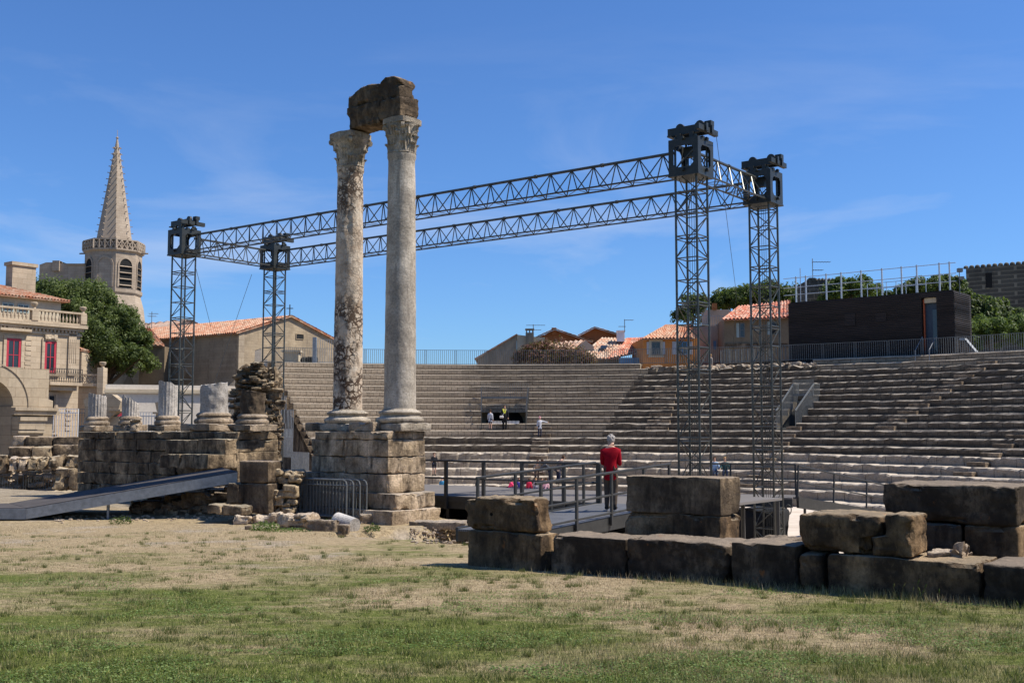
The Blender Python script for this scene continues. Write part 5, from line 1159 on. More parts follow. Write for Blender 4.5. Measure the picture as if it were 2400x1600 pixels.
# arch ruin
Aar = P(0, 1000, 58); Aar.z = 0; Da = V.copy()
def as_(px): return on(px, 950, Aar, Da)
def az(px, py): return zat(py, (Aar+Da*as_(px)).y)
ta = thing('arch_ruin', (Aar.x, Aar.y, -1.3), 'ruined limestone archway cut by the left edge of the picture', 'arch')
rA = as_(31)-as_(-28); cA = as_(-28); zsp = az(31, 951); rz = az(0, 897)-zsp
rz = rz/math.sqrt(max(.1, 1-((0-cA)/rA)**2)) if abs(cA) < rA else rA
R_ = as_(113); pol = [(cA+rA, zsp)]+[(cA+rA*math.cos(math.pi*k/20), zsp+rz*math.sin(math.pi*k/20)) for k in range(1, 20)]+[(cA-rA, zsp), (cA-rA-1.5, zsp), (cA-rA-1.5, az(50, 861)), (as_(52), az(50, 861)), (as_(52), az(50, 864)), (R_, az(113, 865)), (R_, az(113, 935)), (as_(124), az(124, 939)), (as_(124), zsp)]
mb = MB(); mb.prism(pol, Aar, Da, Vector((-Da.y, Da.x, 0)), 1.6); mb.build('arch_wall', WLa, ta)
mb = MB(); mb.box(Aar+Da*(as_(27)), Da, Vector((-Da.y, Da.x, 0)), as_(124)-as_(27), 1.6, -1.3, zsp-.005); mb.box(Aar+Da*(cA-rA-1.5), Da, Vector((-Da.y, Da.x, 0)), 1.6, 1.6, -1.3, zsp-.005); mb.build('pier', WLa, ta)
mb = MB()
for (x0, x1, y0, y1, o_) in ((27, 133, 972, 962, .3), (27, 128, 962, 955, .42), (29, 90, 1006, 986, .75), (29, 92, 986, 977, .85), (29, 92, 1021, 1014, .55), (29, 92, 1014, 1007, .7)):
    mb.box(Aar+Da*as_(x0), Da, Nm, as_(x1)-as_(x0), o_, az(60, y0)+.003, az(60, y1)-.003)
mb.build('projecting_cornice', WLa, ta)
mb = MB(); 
for k in range(20):
    t0, t1 = math.pi*.5*k/20, math.pi*.5*(k+1)/20; e = 1.62
    a, b_ = (Aar+Da*(cA+rA*e*math.cos(q))-Nm*-.03 for q in (t0, t1)); mb.tube((a.x, a.y, zsp+rz*e*math.sin(t0)), (b_.x, b_.y, zsp+rz*e*math.sin(t1)), .035, 4)
mb.build('arch_moulding', WLa, ta)
# free standing voussoir fragments behind the first stub
tv = thing('broken_arch', (*P(250, 1000, 60).xy, -1.3), 'broken round arch fragment standing behind the leftmost column stub', 'arch')
av = P(196, 1000, 60); av.z = 0; Dv = Vector((1, 0, 0)); fx = lambda px: on(px, 950, av, Dv); fz = lambda py: zat(py, 60)
for pl_, nm in (([(fx(240), fz(922)), (fx(262), fz(924)), (fx(283), fz(940)), (fx(277), fz(962)), (fx(256), fz(980)), (fx(240), fz(1005))], 'arch_stones'), ([(fx(254), fz(975)), (fx(276), fz(975)), (fx(276), -1.2), (fx(240), -1.2), (fx(240), fz(1003))], 'pier'), ([(fx(195), fz(936)), (fx(212), fz(928)), (fx(212), fz(958)), (fx(200), fz(958))], 'left_voussoir'), ([(fx(200), fz(959)), (fx(214), fz(959)), (fx(214), -1.2), (fx(200), -1.2)], 'left_pier')):
    mb = MB(); mb.prism(pl_, av+Vector((0, .3*(nm == 'pier'), 0)), Dv, Vector((0, 1, 0)), .8); mb.build(nm.replace('left_', ''), WLa, tv)
mb = MB(); mb.box(av+Dv*fx(256)-Vector((0, .12, 0)), Dv, Vector((0, 1, 0)), fx(284)-fx(256), .9, fz(963), fz(959)); mb.build('impost', WLa, tv)
tv2 = thing('arch_fragment', (*P(368, 1000, 62).xy, -1.3), 'narrow arch springing with its impost left of the tall fluted stub', 'arch')
mb = MB(); av = P(362, 1000, 62); av.z = 0; fx = lambda px: on(px, 950, av, Dv)
mb.prism([(fx(363), fz(941)), (fx(376), fz(938)), (fx(376), fz(963)), (fx(368), fz(963))], av, Dv, Vector((0, 1, 0)), .8); mb.build('voussoir', WLa, tv2)
mb = MB(); mb.box(av+Dv*fx(358), Dv, Vector((0, 1, 0)), fx(376)-fx(358), .9, fz(968), fz(963.5)); mb.build('impost', WLa, tv2)
mb = MB(); mb.box(av+Dv*fx(364)+Vector((0, .1, 0)), Dv, Vector((0, 1, 0)), fx(376)-fx(364), .7, -1.3, fz(968.5)); mb.build('pier', WLa, tv2)
# left low ruins between arch and platform
def rb(px0, px1, Y, dep, pyT, pyB, mat, label, seed, amp=.04, seg=.14, n=1, name='ruin_wall', dd=None):
    a = P(px0, pyB, Y); dd = dd or Vector((.97, .2, 0)).normalized(); l = on(px1, pyB, a, dd); d2 = Vector((-dd.y, dd.x, 0)); mb = MB()
    for k in range(n): rock(mb, a+dd*(l*k/n+.01), dd, d2, l/n-.02, dep, zat(pyB, Y), zat(pyT, Y), seg, .06, amp, seed+k)
    return tag(mb.build(name, mat, smooth=True), label, 'ruin wall', 'low ruin walls at the left')
rb(57, 186, 50, 1.2, 1023, 1046, STd, 'long dark grey flat beam of stone below the white picket fence', 101, .015, n=2)
rb(27, 57, 50, 1.2, 1021, 1046, STp, 'bright pale square block at the foot of the arch', 102, .02)
rb(16, 72, 48.5, 1.2, 1047, 1072, STd, 'grey block at the left in the second course of the low ruins', 103)
rb(73, 120, 48.6, 1.2, 1047, 1071, STw, 'grey block with a slanting shadow in the second course of the low ruins', 104)
rb(121, 188, 49, 1.2, 1042, 1070, STd, 'dark block against the platform in the second course of the low ruins', 105)
rb(-30, 15, 48, 1.2, 1066, 1110, STl, 'pale courses at the left edge of the low ruins', 106, n=2)
rb(18, 60, 47.5, 1.2, 1072, 1104, STp, 'rough sunlit stones under the left grey block', 107, .1, n=2)
rb(61, 110, 47.5, 1.2, 1072, 1100, STw, 'rough tan stones in the third course of the low ruins', 108, .09, n=2)
rb(112, 190, 47, 1.4, 1068, 1096, STw, 'sunlit hammered block in the third course beside the platform', 109, .08, n=2)
rb(126, 192, 46.5, 1.4, 1097, 1148, STw, 'rough pale boulders stacked beside the platform end', 110, .12, n=2)
mb = MB(); rs = random.Random(8)
for k in range(260):
    p = P(rs.uniform(-25, 150), 1100, rs.uniform(50.8, 53)); s_ = rs.uniform(.15, .45); zz_ = rs.uniform(-1.4, .05)-.1*(p.x > -21); rock(mb, (p.x, p.y, 0), Vector((1, 0, 0)), Vector((0, 1, 0)), s_*1.4, s_, zz_, zz_+s_*.6, .25, .1, .06, k)
tag(mb.build('rubble_wall', STp), 'mottled rubble wall behind the crowd barriers at the left', 'ruin wall')
mb = MB(); a = P(-30, 1160, 46); mb.box((a.x, a.y), Vector((1, 0, 0)), Vector((0, 1, 0)), 6.5, 4, -1.6, zat(1160, 46)); tag(mb.build('earth_bank', STw), 'low ochre bank under the crowd barriers at the left', 'bank')
# ------------------------------------------------------------------ church tower
tc_ = P(264.5, 680, 150); tc_.z = 0
BL = {7, 3}
tch = thing('church_tower', (tc_.x, tc_.y, 0), 'octagonal stone bell tower with a tall crocketed spire', 'church tower')
Z = lambda py: zat(py, 150); rot = -math.pi/2+R(3)+math.atan2(tc_.x, tc_.y)*-1*1.0
rot = math.atan2(-tc_.y, -tc_.x)+R(4)
Ro = 64/2600*150
def octa(mb, prof, c=tc_): mb.lathe([(r, z) for r, z in prof], (c.x, c.y, 0), 8, rot=rot)
mb = MB(); octa(mb, [(Ro, Z(682)), (Ro, Z(598))]); mb.build('belfry', WLc, tch)
mb = MB(); octa(mb, [(Ro*1.18, Z(760)), (Ro*1.1, Z(722)), (Ro*.98, Z(695)), (Ro*1.04, Z(690)), (Ro*1.04, Z(682))]); mb.build('lower_stage', WLc, tch)
mb = MB(); octa(mb, [(Ro*1.24, 0), (Ro*1.18, Z(760))]); mb.build('base_stage', WLc, tch)
mb = MB(); octa(mb, [(Ro*1.0, Z(598)), (Ro*1.09, Z(594)), (Ro*1.09, Z(591)), (Ro*.9, Z(591))]); octa(mb, [(Ro*1.08, Z(571.5)), (Ro*1.08, Z(568.5))]); mb.build('gallery_cornice', WLc, tch)
mb = MB()
for k in range(8):
    a0, a1 = rot+k*math.pi/4, rot+(k+1)*math.pi/4; p, q = (Vector((tc_.x+Ro*1.07*math.cos(a), tc_.y+Ro*1.07*math.sin(a), 0)) for a in (a0, a1)); n = 4
    for j in range(n):
        x, y = p.lerp(q, j/n), p.lerp(q, (j+1)/n); z0, z1 = Z(591), Z(571)
        for (u0, u1) in ((z0, z1), (z1, z0)): mb.tube((x.x, x.y, u0), (y.x, y.y, u1), .07, 4)
        mb.tube((x.x, x.y, z0), (x.x, x.y, z1), .08 if j else .15, 4)
mb.build('gallery_tracery', WLc, tch)
mb = MB(); octa(mb, [(Ro*.98, Z(590)), (Ro*.98, Z(572))]); mb.build('gallery_parapet', WLc, tch)
rs_ = 41/2600*150; mb = MB(); octa(mb, [(rs_, Z(570)), (.10, Z(326))]); mb.build('spire', WLc, tch)
for k in range(8):
    for j in range(15):
        if k in (0, 1, 6, 7) or j == 0: mb = MB()
        f = .035+.93*(1-(1-j/15)**1.04); a = rot+k*math.pi/4; r = rs_+(.1-rs_)*f; z = Z(570)+(Z(326)-Z(570))*f; d = Vector((math.cos(a), math.sin(a), 0)); p = Vector((tc_.x, tc_.y, z))+d*r
        mb.tube(p-d*.1, p+d*.30+Vector((0, 0, .04)), .05, 4, .075)
        if k in (0, 1, 6, 7): mb.build('crocket', WLc, tch)
    if k not in (0, 1, 6, 7): tag(mb.build('crocket_row', WLc, tch), kind='stuff')
mb = MB(); mb.tube((tc_.x, tc_.y, Z(328)), (tc_.x, tc_.y, Z(305)), .03, 4); mb.lathe([(.08, 0), (.22, .15), (.08, .3)], (tc_.x, tc_.y, Z(326)), 8); mb.build('finial', WLc, tch)
for k in range(8):
    am = rot+(k+.5)*math.pi/4; d = Vector((math.cos(am), math.sin(am), 0)); tt = Vector((-d.y, d.x, 0)); ap = Ro*math.cos(math.pi/8); c_ = tc_+d*ap
    zl0, zl1 = Z(679), Z(630); hw = Ro*.24
    arch = lambda h, e=0: [(-h, zl0-e)]+[(-h*math.cos(math.pi*j/12), zl1+h*1.15*math.sin(math.pi*j/12)) for j in range(13)]+[(h, zl0-e)]
    # outer frame ring
    o1, o2 = arch(hw*1.28), arch(hw); mb = MB(); m_ = len(o1)
    for q in range(m_-1): 
        pts = [(o1[q], .12), (o1[q+1], .12), (o2[q+1], .12), (o2[q], .12), (o1[q], -.05), (o1[q+1], -.05), (o2[q+1], -.05), (o2[q], -.05)]
        mb.add([c_+tt*x[0]+d*o_+Vector((0, 0, x[1])) for x, o_ in pts], [(0, 1, 2, 3), (0, 4, 5, 1), (3, 2, 6, 7)])
    w_ = mb.build('louvred_opening', WLc, tch)
    blind = (k % 2 == 0) if False else False
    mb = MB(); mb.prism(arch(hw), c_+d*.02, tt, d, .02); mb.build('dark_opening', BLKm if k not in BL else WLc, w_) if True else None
    if k not in BL:
        mb = MB()
        for j in range(4): z = zl0+(zl1-zl0+.5)*(j+.3)/4; mb.hexa([c_+tt*x+d*o_+Vector((0, 0, z+q_)) for q_, o1_ in ((0, .26), (.12, .05)) for x, o_ in ((-hw*.98, .05), (hw*.98, .05), (hw*.98, o1_), (-hw*.98, o1_))])
        mb.build('louvre', WLc, w_)
for s_ in (-1, 1):
    p = tc_+Vector((s_*Ro, 0, 0)); mb = MB(); mb.tube((p.x, p.y, Z(594)), (p.x+s_*1.0, p.y, Z(594.5)), .13, 5, .1); mb.build('gargoyle', WLc, tch)
# church body behind tree
tcb = thing('church_nave', (*P(140, 640, 150).xy, 0), 'stone roofline of a church body left of the bell tower', 'church')
a = P(92, 640, 148); a.z = 0; l = lambda px: on(px, 640, a, Vector((1, 0, 0))); XX = Vector((1, 0, 0)); YYv = Vector((0, 1, 0))
mb = MB(); mb.prism([(0, 0), (l(200), 0), (l(200), Z(622)), (l(157), Z(624)), (l(140), Z(622)), (l(140), Z(617)), (l(123), Z(617)), (l(123), Z(620)), (l(107), Z(620)), (l(93), Z(625)), (0, Z(625))], a, XX, YYv, 8); mb.build('wall', WLc, tcb)
mb = MB(); mb.box(a+XX*l(124)-YYv*.3, XX, YYv, l(140)-l(124), .9, Z(640), Z(616.5)); mb.box(a+XX*l(157)-YYv*.2, XX, YYv, l(199)-l(157), .3, Z(626), Z(623)); mb.build('buttress', WLc, tcb)
# ------------------------------------------------------------------ chapel
Yc_ = 95; Ac = P(558, 779, Yc_); ze = Ac.z; Ac.z = 0; Dg = V.copy(); Wg = on(788, 796, Ac, Dg); ridge = on(676, 740, Ac, Dg); zr = zat(742, (Ac+Dg*Wg/2).y)
tcp = thing('chapel', (*((Ac+Dg*Wg/2-U*8).xy), 0), 'plain rendered chapel with a wide tiled gable and a small square window', 'chapel')
mb = MB(); mb.prism([(0, 0), (Wg, 0), (Wg, ze), (Wg/2, zr), (0, ze)], Ac, Dg, -U, 24); mb.build('wall', WLh, tcp)
mb = MB(); ov = .35
for s0_, s1_ in ((-ov, Wg/2), (Wg+ov, Wg/2)):
    sl_z = ze-(zr-ze)*ov/(Wg/2); e0 = Ac+Dg*s0_+U*.25; e1_ = e0-U*24.6; r0_ = Ac+Dg*s1_+U*.25; r1_ = r0_-U*24.6
    tiles(mb, (e0.x, e0.y, sl_z+.08), (e1_.x, e1_.y, sl_z+.08), (r1_.x, r1_.y, zr+.1), (r0_.x, r0_.y, zr+.1), .3)
mb.build('roof', TLr, tcp)
x = on(693, 785, Ac, Dg); window(tcp, Ac, Dg, x, x+.95, zat(794, 100), zat(781, 100), WLh, BLKm, nrm=U, bars_=(0, 0), fw_=.04, name='window')
mb = MB(); mb.box(Ac-U*.0+Dg*.05, Dg, U, .6, .06, 0, ze-.05); mb.build('quoin_strip', WLa, tcp)
for q in (6, 15): mb = MB(); mb.prism([(q, 0), (q+1.6, 0), (q+1.6, ze-4), (q+.8, ze-3), (q, ze-4)], Ac, -U, -V, .05); mb.build('blocked_arch', WLb, tcp)
p = Ac+Dg*Wg/2; mb = MB(); mb.tube((p.x, p.y, zr), (p.x, p.y, zr+1.1), .05, 4); mb.tube((p.x-.3, p.y, zr+.75), (p.x+.3, p.y, zr+.75), .05, 4); mb.build('cross', MTd, tcp)
# roofs left of the chapel
th = thing('tiled_outbuilding', (*P(360, 900, 100).xy, 0), 'low tiled building with a lean-to between the big tree and the chapel', 'house')
e0 = P(386, 810, 98); e1_ = P(325, 806, 98); r0_ = P(350, 768, 103); r1_ = P(320, 766, 103); mb = MB(); tiles(mb, e1_, e0, r0_, r1_, .35); mb.build('roof', TLr, th)
mb = MB(); a = P(325, 900, 98.3); b_ = P(384, 900, 98.3); mb.hexa([(a.x, a.y, 0), (b_.x, b_.y, 0), (b_.x, b_.y+6, 0), (a.x, a.y+6, 0), (a.x, a.y, zat(808, 98)), (b_.x, b_.y, zat(811, 98)), (b_.x, b_.y+6, zat(811, 98)), (a.x, a.y+6, zat(808, 98))]); mb.build('wall', WLb, th)
th = thing('gabled_house', (*P(420, 900, 112).xy, 0), 'pale gable with orange tiles peeping over the chapel roof beside the leftmost tower', 'house')
a = P(332, 780, 112); mb = MB(); l = lambda px: on(px, 780, a, XX); ZZ = lambda py: zat(py, 112); a.z = 0
mb.prism([(l(370), 0), (l(480), 0), (l(480), ZZ(766)), (l(445), ZZ(750)), (l(370), ZZ(780))], a, XX, YYv, 8); mb.build('wall', WLy, th)
mb = MB(); tiles(mb, P(330, 770, 111.8), P(372, 782, 111.8), P(447, 748, 113), P(340, 757, 119), .3); tiles(mb, P(482, 768, 111.8), P(482, 768, 120), P(445, 749, 120), P(445, 749, 111.8), .3); mb.build('roof', TLp, th)
def antenna(px, pyB, pyT, Y, arms, label, s=1):
    p = P(px, pyB, Y); zt = zat(pyT, Y); mb = MB(); mb.tube(p, (p.x, p.y, zt), .03, 4)
    for (py, x0, x1) in arms:
        z = zat(py, Y); a, b_ = P(x0, py, Y), P(x1, py, Y); mb.tube((a.x, Y, z), (b_.x, Y, z), .025, 4); n = 6
        for k in range(n+1): q = a.lerp(b_, k/n); mb.tube((q.x, Y-.3, z), (q.x, Y+.3, z), .015, 4)
    tag(mb.build('roof_antenna', MTf), label, 'antenna', 'rooftop aerials')
antenna(355, 770, 730, 105, [(735, 350, 370), (741, 348, 366)], 'small aerial on the roof beside the big tree')
antenna(1250, 780, 760, 95, [(762, 1234, 1277), (773, 1238, 1268)], 'wide aerial on the chimney of the grey gabled wall')
antenna(1464, 778, 748, 98, [(750, 1464, 1484), (765, 1450, 1466)], 'tall aerial beside the white chimney')
antenna(1905, 652, 606, 90, [(614, 1905, 1945), (633, 1905, 1928)], 'aerial on the small dark turret behind the cladded hut')
# dark big tree between mansion and church
tree('evergreen_tree', P(250, 1000, 97)*1, [(P(250, 805, 97), (3.4, 3.5, 3.0)), (P(175, 745, 97), (3.0, 3, 3.0)), (P(205, 715, 98), (2.8, 3, 2.2)), (P(125, 695, 98), (2.6, 2.8, 1.6)), (P(318, 850, 95), (1.7, 2, 1.5)), (P(240, 850, 96), (2.8, 2.6, 1.8)), (P(282, 762, 97), (1.5, 2, 2.0)), (P(200, 800, 96), (3, 2.6, 2.6)), (P(330, 800, 96.5), (.9, 1.5, 1.4))], .12, LFd, 'huge dark evergreen tree between the mansion and the chapel', 1, 110000, .5, .5, clumps=70)
# ------------------------------------------------------------------ houses behind the rim, centre
def poly_house(name, label, Y, wallpoly, mat, extra, dep=7, cat='house', group='houses behind the seats'):
    a = P(wallpoly[0][0], wallpoly[0][1], Y); a.z = 0; l = lambda px: on(px, 800, a, XX); t = thing(name, (a.x, a.y, 6), label, cat, group)
    mb = MB(); mb.prism([(l(x), zat(y, Y)) for x, y in wallpoly], a, XX, YYv, dep); mb.build('wall', mat, t); return t, a, l
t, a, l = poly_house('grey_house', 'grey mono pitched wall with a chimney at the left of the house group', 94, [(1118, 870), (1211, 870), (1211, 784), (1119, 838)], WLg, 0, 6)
mb = MB(); mb.prism([(l(x), zat(y, 94)) for x, y in ((1212, 870), (1277, 870), (1277, 791), (1252, 789), (1212, 784))], a+YYv*.02, XX, YYv, 6); mb.build('lit_wall', WLy, t)  # sunlit side put into the colour: paler render, facing like the shaded wall
mb = MB(); mb.box(a+XX*l(1232)-YYv*.3, XX, YYv, l(1251)-l(1232), .8, zat(815, 94), zat(780, 94)); mb.box(a+XX*l(1231)-YYv*.35, XX, YYv, l(1252)-l(1231), .9, zat(780, 94)+.25, zat(776, 94)+.2)
for k in range(3): mb.box(a+XX*(l(1232)+.03+.26*k)-YYv*.3, XX, YYv, .1, .8, zat(780, 94), zat(780, 94)+.25)
mb.build('chimney', WLg, t); mb = MB(); mb.prism([(l(1112), zat(840, 94)), (l(1211), zat(782, 94)), (l(1213), zat(783.5, 94)), (l(1118), zat(841, 94))], a-YYv*.15, XX, YYv, 6.4); mb.build('roof_edge', TLr, t)
def tiledroof(t, pts, Ys, mat=TLp, per=.3): mb = MB(); tiles(mb, *[P(x, y, Y) for (x, y), Y in zip(pts, Ys)], per); return mb.build('roof', mat, t)
t, a, l = poly_house('rust_house', 'rust coloured gable rising behind the grey wall with a small chimney', 104, [(1260, 860), (1385, 860), (1385, 797), (1300, 772), (1276, 785), (1262, 788)], WLo2, 0)
mb = MB(); tiles(mb, P(1390, 800, 103.5), P(1390, 800, 112), P(1299, 770, 112), P(1299, 770, 103.5), .3, amp=.04); tiles(mb, P(1252, 792, 103.5), P(1252, 792, 112), P(1300, 770, 112), P(1300, 770, 103.5), .3, amp=.04); mb.build('roof', TLp, t)
mb = MB(); mb.box(a+XX*l(1293)-YYv*.2, XX, YYv, l(1304)-l(1293), .6, zat(785, 104), zat(768, 104)); mb.build('chimney', WLo2, t)
t, a, l = poly_house('rust_house', 'second rust coloured gable to the right with a dark solar strip', 106, [(1340, 860), (1455, 860), (1455, 783), (1394, 768), (1350, 790)], WLo2, 0)
mb = MB(); tiles(mb, P(1462, 786, 105.5), P(1462, 786, 113), P(1393, 766, 113), P(1393, 766, 105.5), .3, amp=.04); tiles(mb, P(1355, 786, 105.5), P(1355, 786, 113), P(1394, 766, 113), P(1394, 766, 105.5), .3, amp=.04); mb.build('roof', TLp, t)
t, a, l = poly_house('low_tiled_house', 'low pink tiled roof with a pale triangular wall behind the russet bush', 97, [(1285, 870), (1392, 870), (1392, 812), (1372, 797), (1345, 820), (1285, 822)], WLp, 0)
tiledroof(t, ((1283, 824), (1345, 822), (1373, 796), (1290, 803)), (96.5, 96.5, 100, 101), TLp)
t, a, l = poly_house('tiled_roof_house', 'broad pale tiled roof with skylights and a white chimney', 96, [(1352, 870), (1500, 870), (1500, 842), (1352, 842)], WLb, 0)
tiledroof(t, ((1355, 838), (1424, 840), (1470, 792), (1412, 791)), (95.6, 95.6, 100, 100), TLp); tiledroof(t, ((1424, 840), (1515, 820), (1510, 790), (1470, 792)), (95.6, 95, 100, 100), TLb)
mb = MB(); mb.box(P(1447, 800, 98.5).xy.to_3d(), XX, YYv, .65, .7, zat(800, 98.5), zat(777, 98.5)); mb.box((P(1446, 800, 98.45)).xy.to_3d(), XX, YYv, .75, .8, zat(777, 98.5), zat(774, 98.5)); mb.build('chimney', WHp, t)
for (x, y) in ((1406, 818), (1392, 832)): 
    a_ = P(x, y, 97.0); mb = MB(); mb.hexa([a_+Vector(q) for q in ((0, 0, .0), (.55, 0, 0), (.7, .5, .28), (.15, .5, .28), (0, 0, .1), (.55, 0, .1), (.7, .5, .38), (.15, .5, .38))]); mb.build('skylight', GLS, t)
mb = MB(); a_ = P(1452, 866, 94); mb.box((a_.x, a_.y), XX, YYv, 1.9, .1, 5.5, zat(838, 94)); mb.build('blue_shutter', BLf, t)
# russet bush
tree('russet_bush', P(1310, 856, 90), [(P(1295, 838, 90), (3.0, 1.3, 1.3)), (P(1245, 842, 90), (1.5, 1.1, 1.0)), (P(1350, 843, 90), (1.6, 1.1, .8)), (P(1265, 822, 90), (1.2, .9, .9))], .10, LFr, 'spiky russet leaved bush behind the rim fence', 5, 12000, .45, .1, 'bush', clumps=50)
# orange house
th = thing('orange_house', (*P(1570, 860, 93).xy, 6), 'orange rendered house with grey shutters behind the nearest tower', 'house', 'houses behind the seats')
a = P(1508, 860, 92); a.z = 0; D_ = Vector((1, .05, 0)).normalized(); l = lambda px, py=820: on(px, py, a, D_)
gbox(th, a, D_, l(1640), 6, 5.5, zat(792, 92), WLo)
x = l(1527); window(th, a, D_, x, x+.72, zat(830, 92), zat(801, 92), MTf, shutter=(SHg, 'B'), surround=WLy); x = l(1588); window(th, a, D_, x, x+.8, zat(830, 92), zat(800, 92), BLf, shutter=(SHg, 'B'), bars_=(1, 1))
mb = MB(); 
for q in (1526, 1585): p = a+D_*l(q); mb.tube((p.x, p.y-.35, zat(832, 92)), (p.x+1, p.y-.35, zat(832, 92)), .03, 4); [mb.tube((p.x+.1*k, p.y-.35, zat(832, 92)), (p.x+.1*k, p.y-.35, zat(820, 92)), .012, 4) for k in range(11)]
mb.build('balcony_bars', MTf, th)
tiledroof(th, ((1506, 793), (1628, 791), (1618, 761), (1562, 761)), (91.6, 91.9, 96, 96), TLr, .28)
# pink grey house
t, a, l = poly_house('pink_grey_house', 'narrow pink grey house with a roof terrace and a small blue window', 95, [(1626, 880), (1700, 880), (1700, 763), (1626, 763)], WLp, 0)
mb = MB(); mb.box(a+XX*l(1663)+YYv*.8, XX, YYv, l(1716)-l(1663), 3, zat(764, 95), zat(723, 95)); mb.build('terrace_room', WLp, t)
mb = MB(); mb.box(a+XX*l(1674)+YYv*.4, XX, YYv, l(1684)-l(1674), .5, zat(723, 95), zat(709, 95)); mb.build('chimney', WLo2, t)
mb = MB(); bars(mb, a+XX*l(1630), a+XX*l(1700), zat(763, 95), zat(740, 95), .22, .02); mb.build('terrace_rail', MTg, t)
window(t, a, XX, l(1670), l(1680), zat(820, 95), zat(797, 95), WLp, BLf, bars_=(0, 0), fw_=.05)
# brown house
th = thing('brown_house', (*P(1770, 830, 90).xy, 6), 'brown shaded house with pale green shutters and a bright tiled roof', 'house', 'houses behind the seats')
a = P(1699, 860, 90); a.z = 0; D_ = Vector((1, -.08, 0)).normalized(); l = lambda px, py=800: on(px, py, a, D_)
gbox(th, a, D_, l(1850), 7, 5.5, zat(745, 90), WLb); mb = MB(); mb.box(a-YYv*.12, D_, YYv, l(1845), .12, zat(815, 90), zat(805, 90)); mb.build('dark_band', STd, th)
x = l(1733, 775); window(th, a, D_, x, x+.42, zat(791, 90), zat(757, 90), MTf, shutter=(SHt, 'L'), bars_=(0, 1)); x = l(1806, 775); window(th, a, D_, x, x+.5, zat(785, 90), zat(754, 90), MTf, shutter=(SHt, 'L'), bars_=(0, 1))
tiledroof(th, ((1693, 748), (1856, 742), (1852, 703), (1733, 717)), (89.4, 89.0, 94, 94), TLb, .3)
# low wall with railing at the middle right rim
mb = MB(); a = P(1690, 866, 86.5); a.z = 0; b_ = P(1850, 858, 82); b_.z = 0; mb.box(a, (b_-a).normalized(), YYv, (b_-a).length, .4, 5.5, zat(850, 85)); tag(mb.build('low_parapet', STd), 'low grey parapet behind the broken crest of seats', 'wall')
mb = MB(); bars(mb, a-YYv*.01, b_, zat(850, 85), zat(818, 85), .28, .03); tag(mb.build('parapet_fence', MTf), 'bar fence standing on the low grey parapet', 'fence')
# trees on the skyline
tree('round_tree', P(1760, 760, 112), [(P(1735, 706, 112), (2.8, 3, 1.3)), (P(1790, 700, 112), (3.2, 3, 1.5)), (P(1840, 706, 112), (2.4, 3, 1.3)), (P(1690, 716, 112), (1.6, 2, .9))], .17, LFm, 'rounded green tree crowns above the brown house roof', 11, 26000, .35, .3, clumps=60)
tree('tower_tree', P(1616, 780, 104), [(P(1620, 735, 104), (1.5, 1.3, 2.0)), (P(1600, 745, 104), (1.0, 1, 1.2)), (P(1640, 710, 104), (.9, 1, 1.0))], .13, LFd, 'small dark tree seen through the nearest tower above the orange house', 12, 5000, .4, .15)
tree('bright_tree', P(1985, 730, 96), [(P(1985, 688, 96), (2.3, 2, 1.6)), (P(2030, 684, 96), (1.8, 2, 1.4)), (P(1955, 698, 96), (1.2, 1.5, .9))], .15, LFb, 'yellow green tree top behind the roof railing of the cladded hut', 13, 9000, .45, .2)
tree('bright_tree', P(2190, 760, 92), [(P(2165, 680, 92), (2.2, 2, 1.0)), (P(2215, 675, 92), (1.6, 1.6, 1.1)), (P(2110, 692, 92), (1.3, 1.4, .6)), (P(2248, 700, 92), (1.0, 1.6, 1.2))], .15, LFm, 'green tree crown rising above the right end of the cladded hut', 14, 16000, .5, .25)
tree('leafy_tree', P(2340, 860, 84), [(P(2315, 750, 84), (2.6, 2.2, 1.4)), (P(2272, 718, 84), (1.1, 1.4, 1.2)), (P(2390, 765, 84), (1.6, 1.8, 1.2)), (P(2305, 722, 84), (1.3, 1.4, .8))], .15, LFm, 'tall loose green tree right of the cladded hut under the dark rampart', 15, 26000, .45, .3)
tree('glossy_bush', P(2310, 870, 80), [(P(2290, 785, 79.5), (1.9, 1.5, 1.6)), (P(2345, 790, 79), (1.9, 1.5, 1.3)), (P(2400, 782, 79), (1.6, 1.5, 1.4)), (P(2270, 810, 79), (1.0, 1, 1.0))], .10, LFb, 'glossy bright bush behind the rim fence at the right edge', 16, 22000, .6, .12, 'bush')
# rampart tower right, small turret
th = thing('rampart_tower', (*P(2340, 760, 110).xy, 6), 'dark stone rampart with a scalloped top at the right edge', 'rampart')
a = P(2266, 700, 112); a.z = 0; D_ = Vector((.82, -.57, 0)); l = lambda px: on(px, 660, a, D_); Lr_ = l(2440)
mb = MB(); mb.box(a, D_, Vector((.57, .82, 0)), Lr_, 6, 5, zat(629, 112)); mb.build('wall', WLk, th)
mb = MB()
for k in range(int(Lr_/.55)+1):
    p = a+D_*(k*.55); mb.lathe([(.27, 0), (.26, .15), (.16, .27), (.02, .32)], (p.x+.1, p.y+.2, zat(629, 112)), 8)
mb.build('coping_stone', WLk, th)
window(th, a, D_, l(2309), l(2327), zat(676, 111), zat(639, 111), WLk, BLKm, bars_=(0, 0), fw_=.05, name='loophole')
th = thing('stone_turret', (*P(1925, 700, 98).xy, 6), 'small square dark stone turret with a scalloped top behind the hut railing', 'turret')
a = P(1893, 700, 98); a.z = 0; gbox(th, a, XX, on(1957, 700, a, XX), 3.5, 5, zat(657, 98), WLk); mb = MB()
for k in range(8): mb.lathe([(.2, 0), (.18, .1), (.02, .24)], (a.x+.2+k*.3, a.y+.15, zat(657, 98)), 8)
mb.box((a.x+.2, a.y-.05), XX, YYv, .5, .4, zat(657, 98)+.1, zat(651, 98)); mb.build('coping_stone', WLk, th)
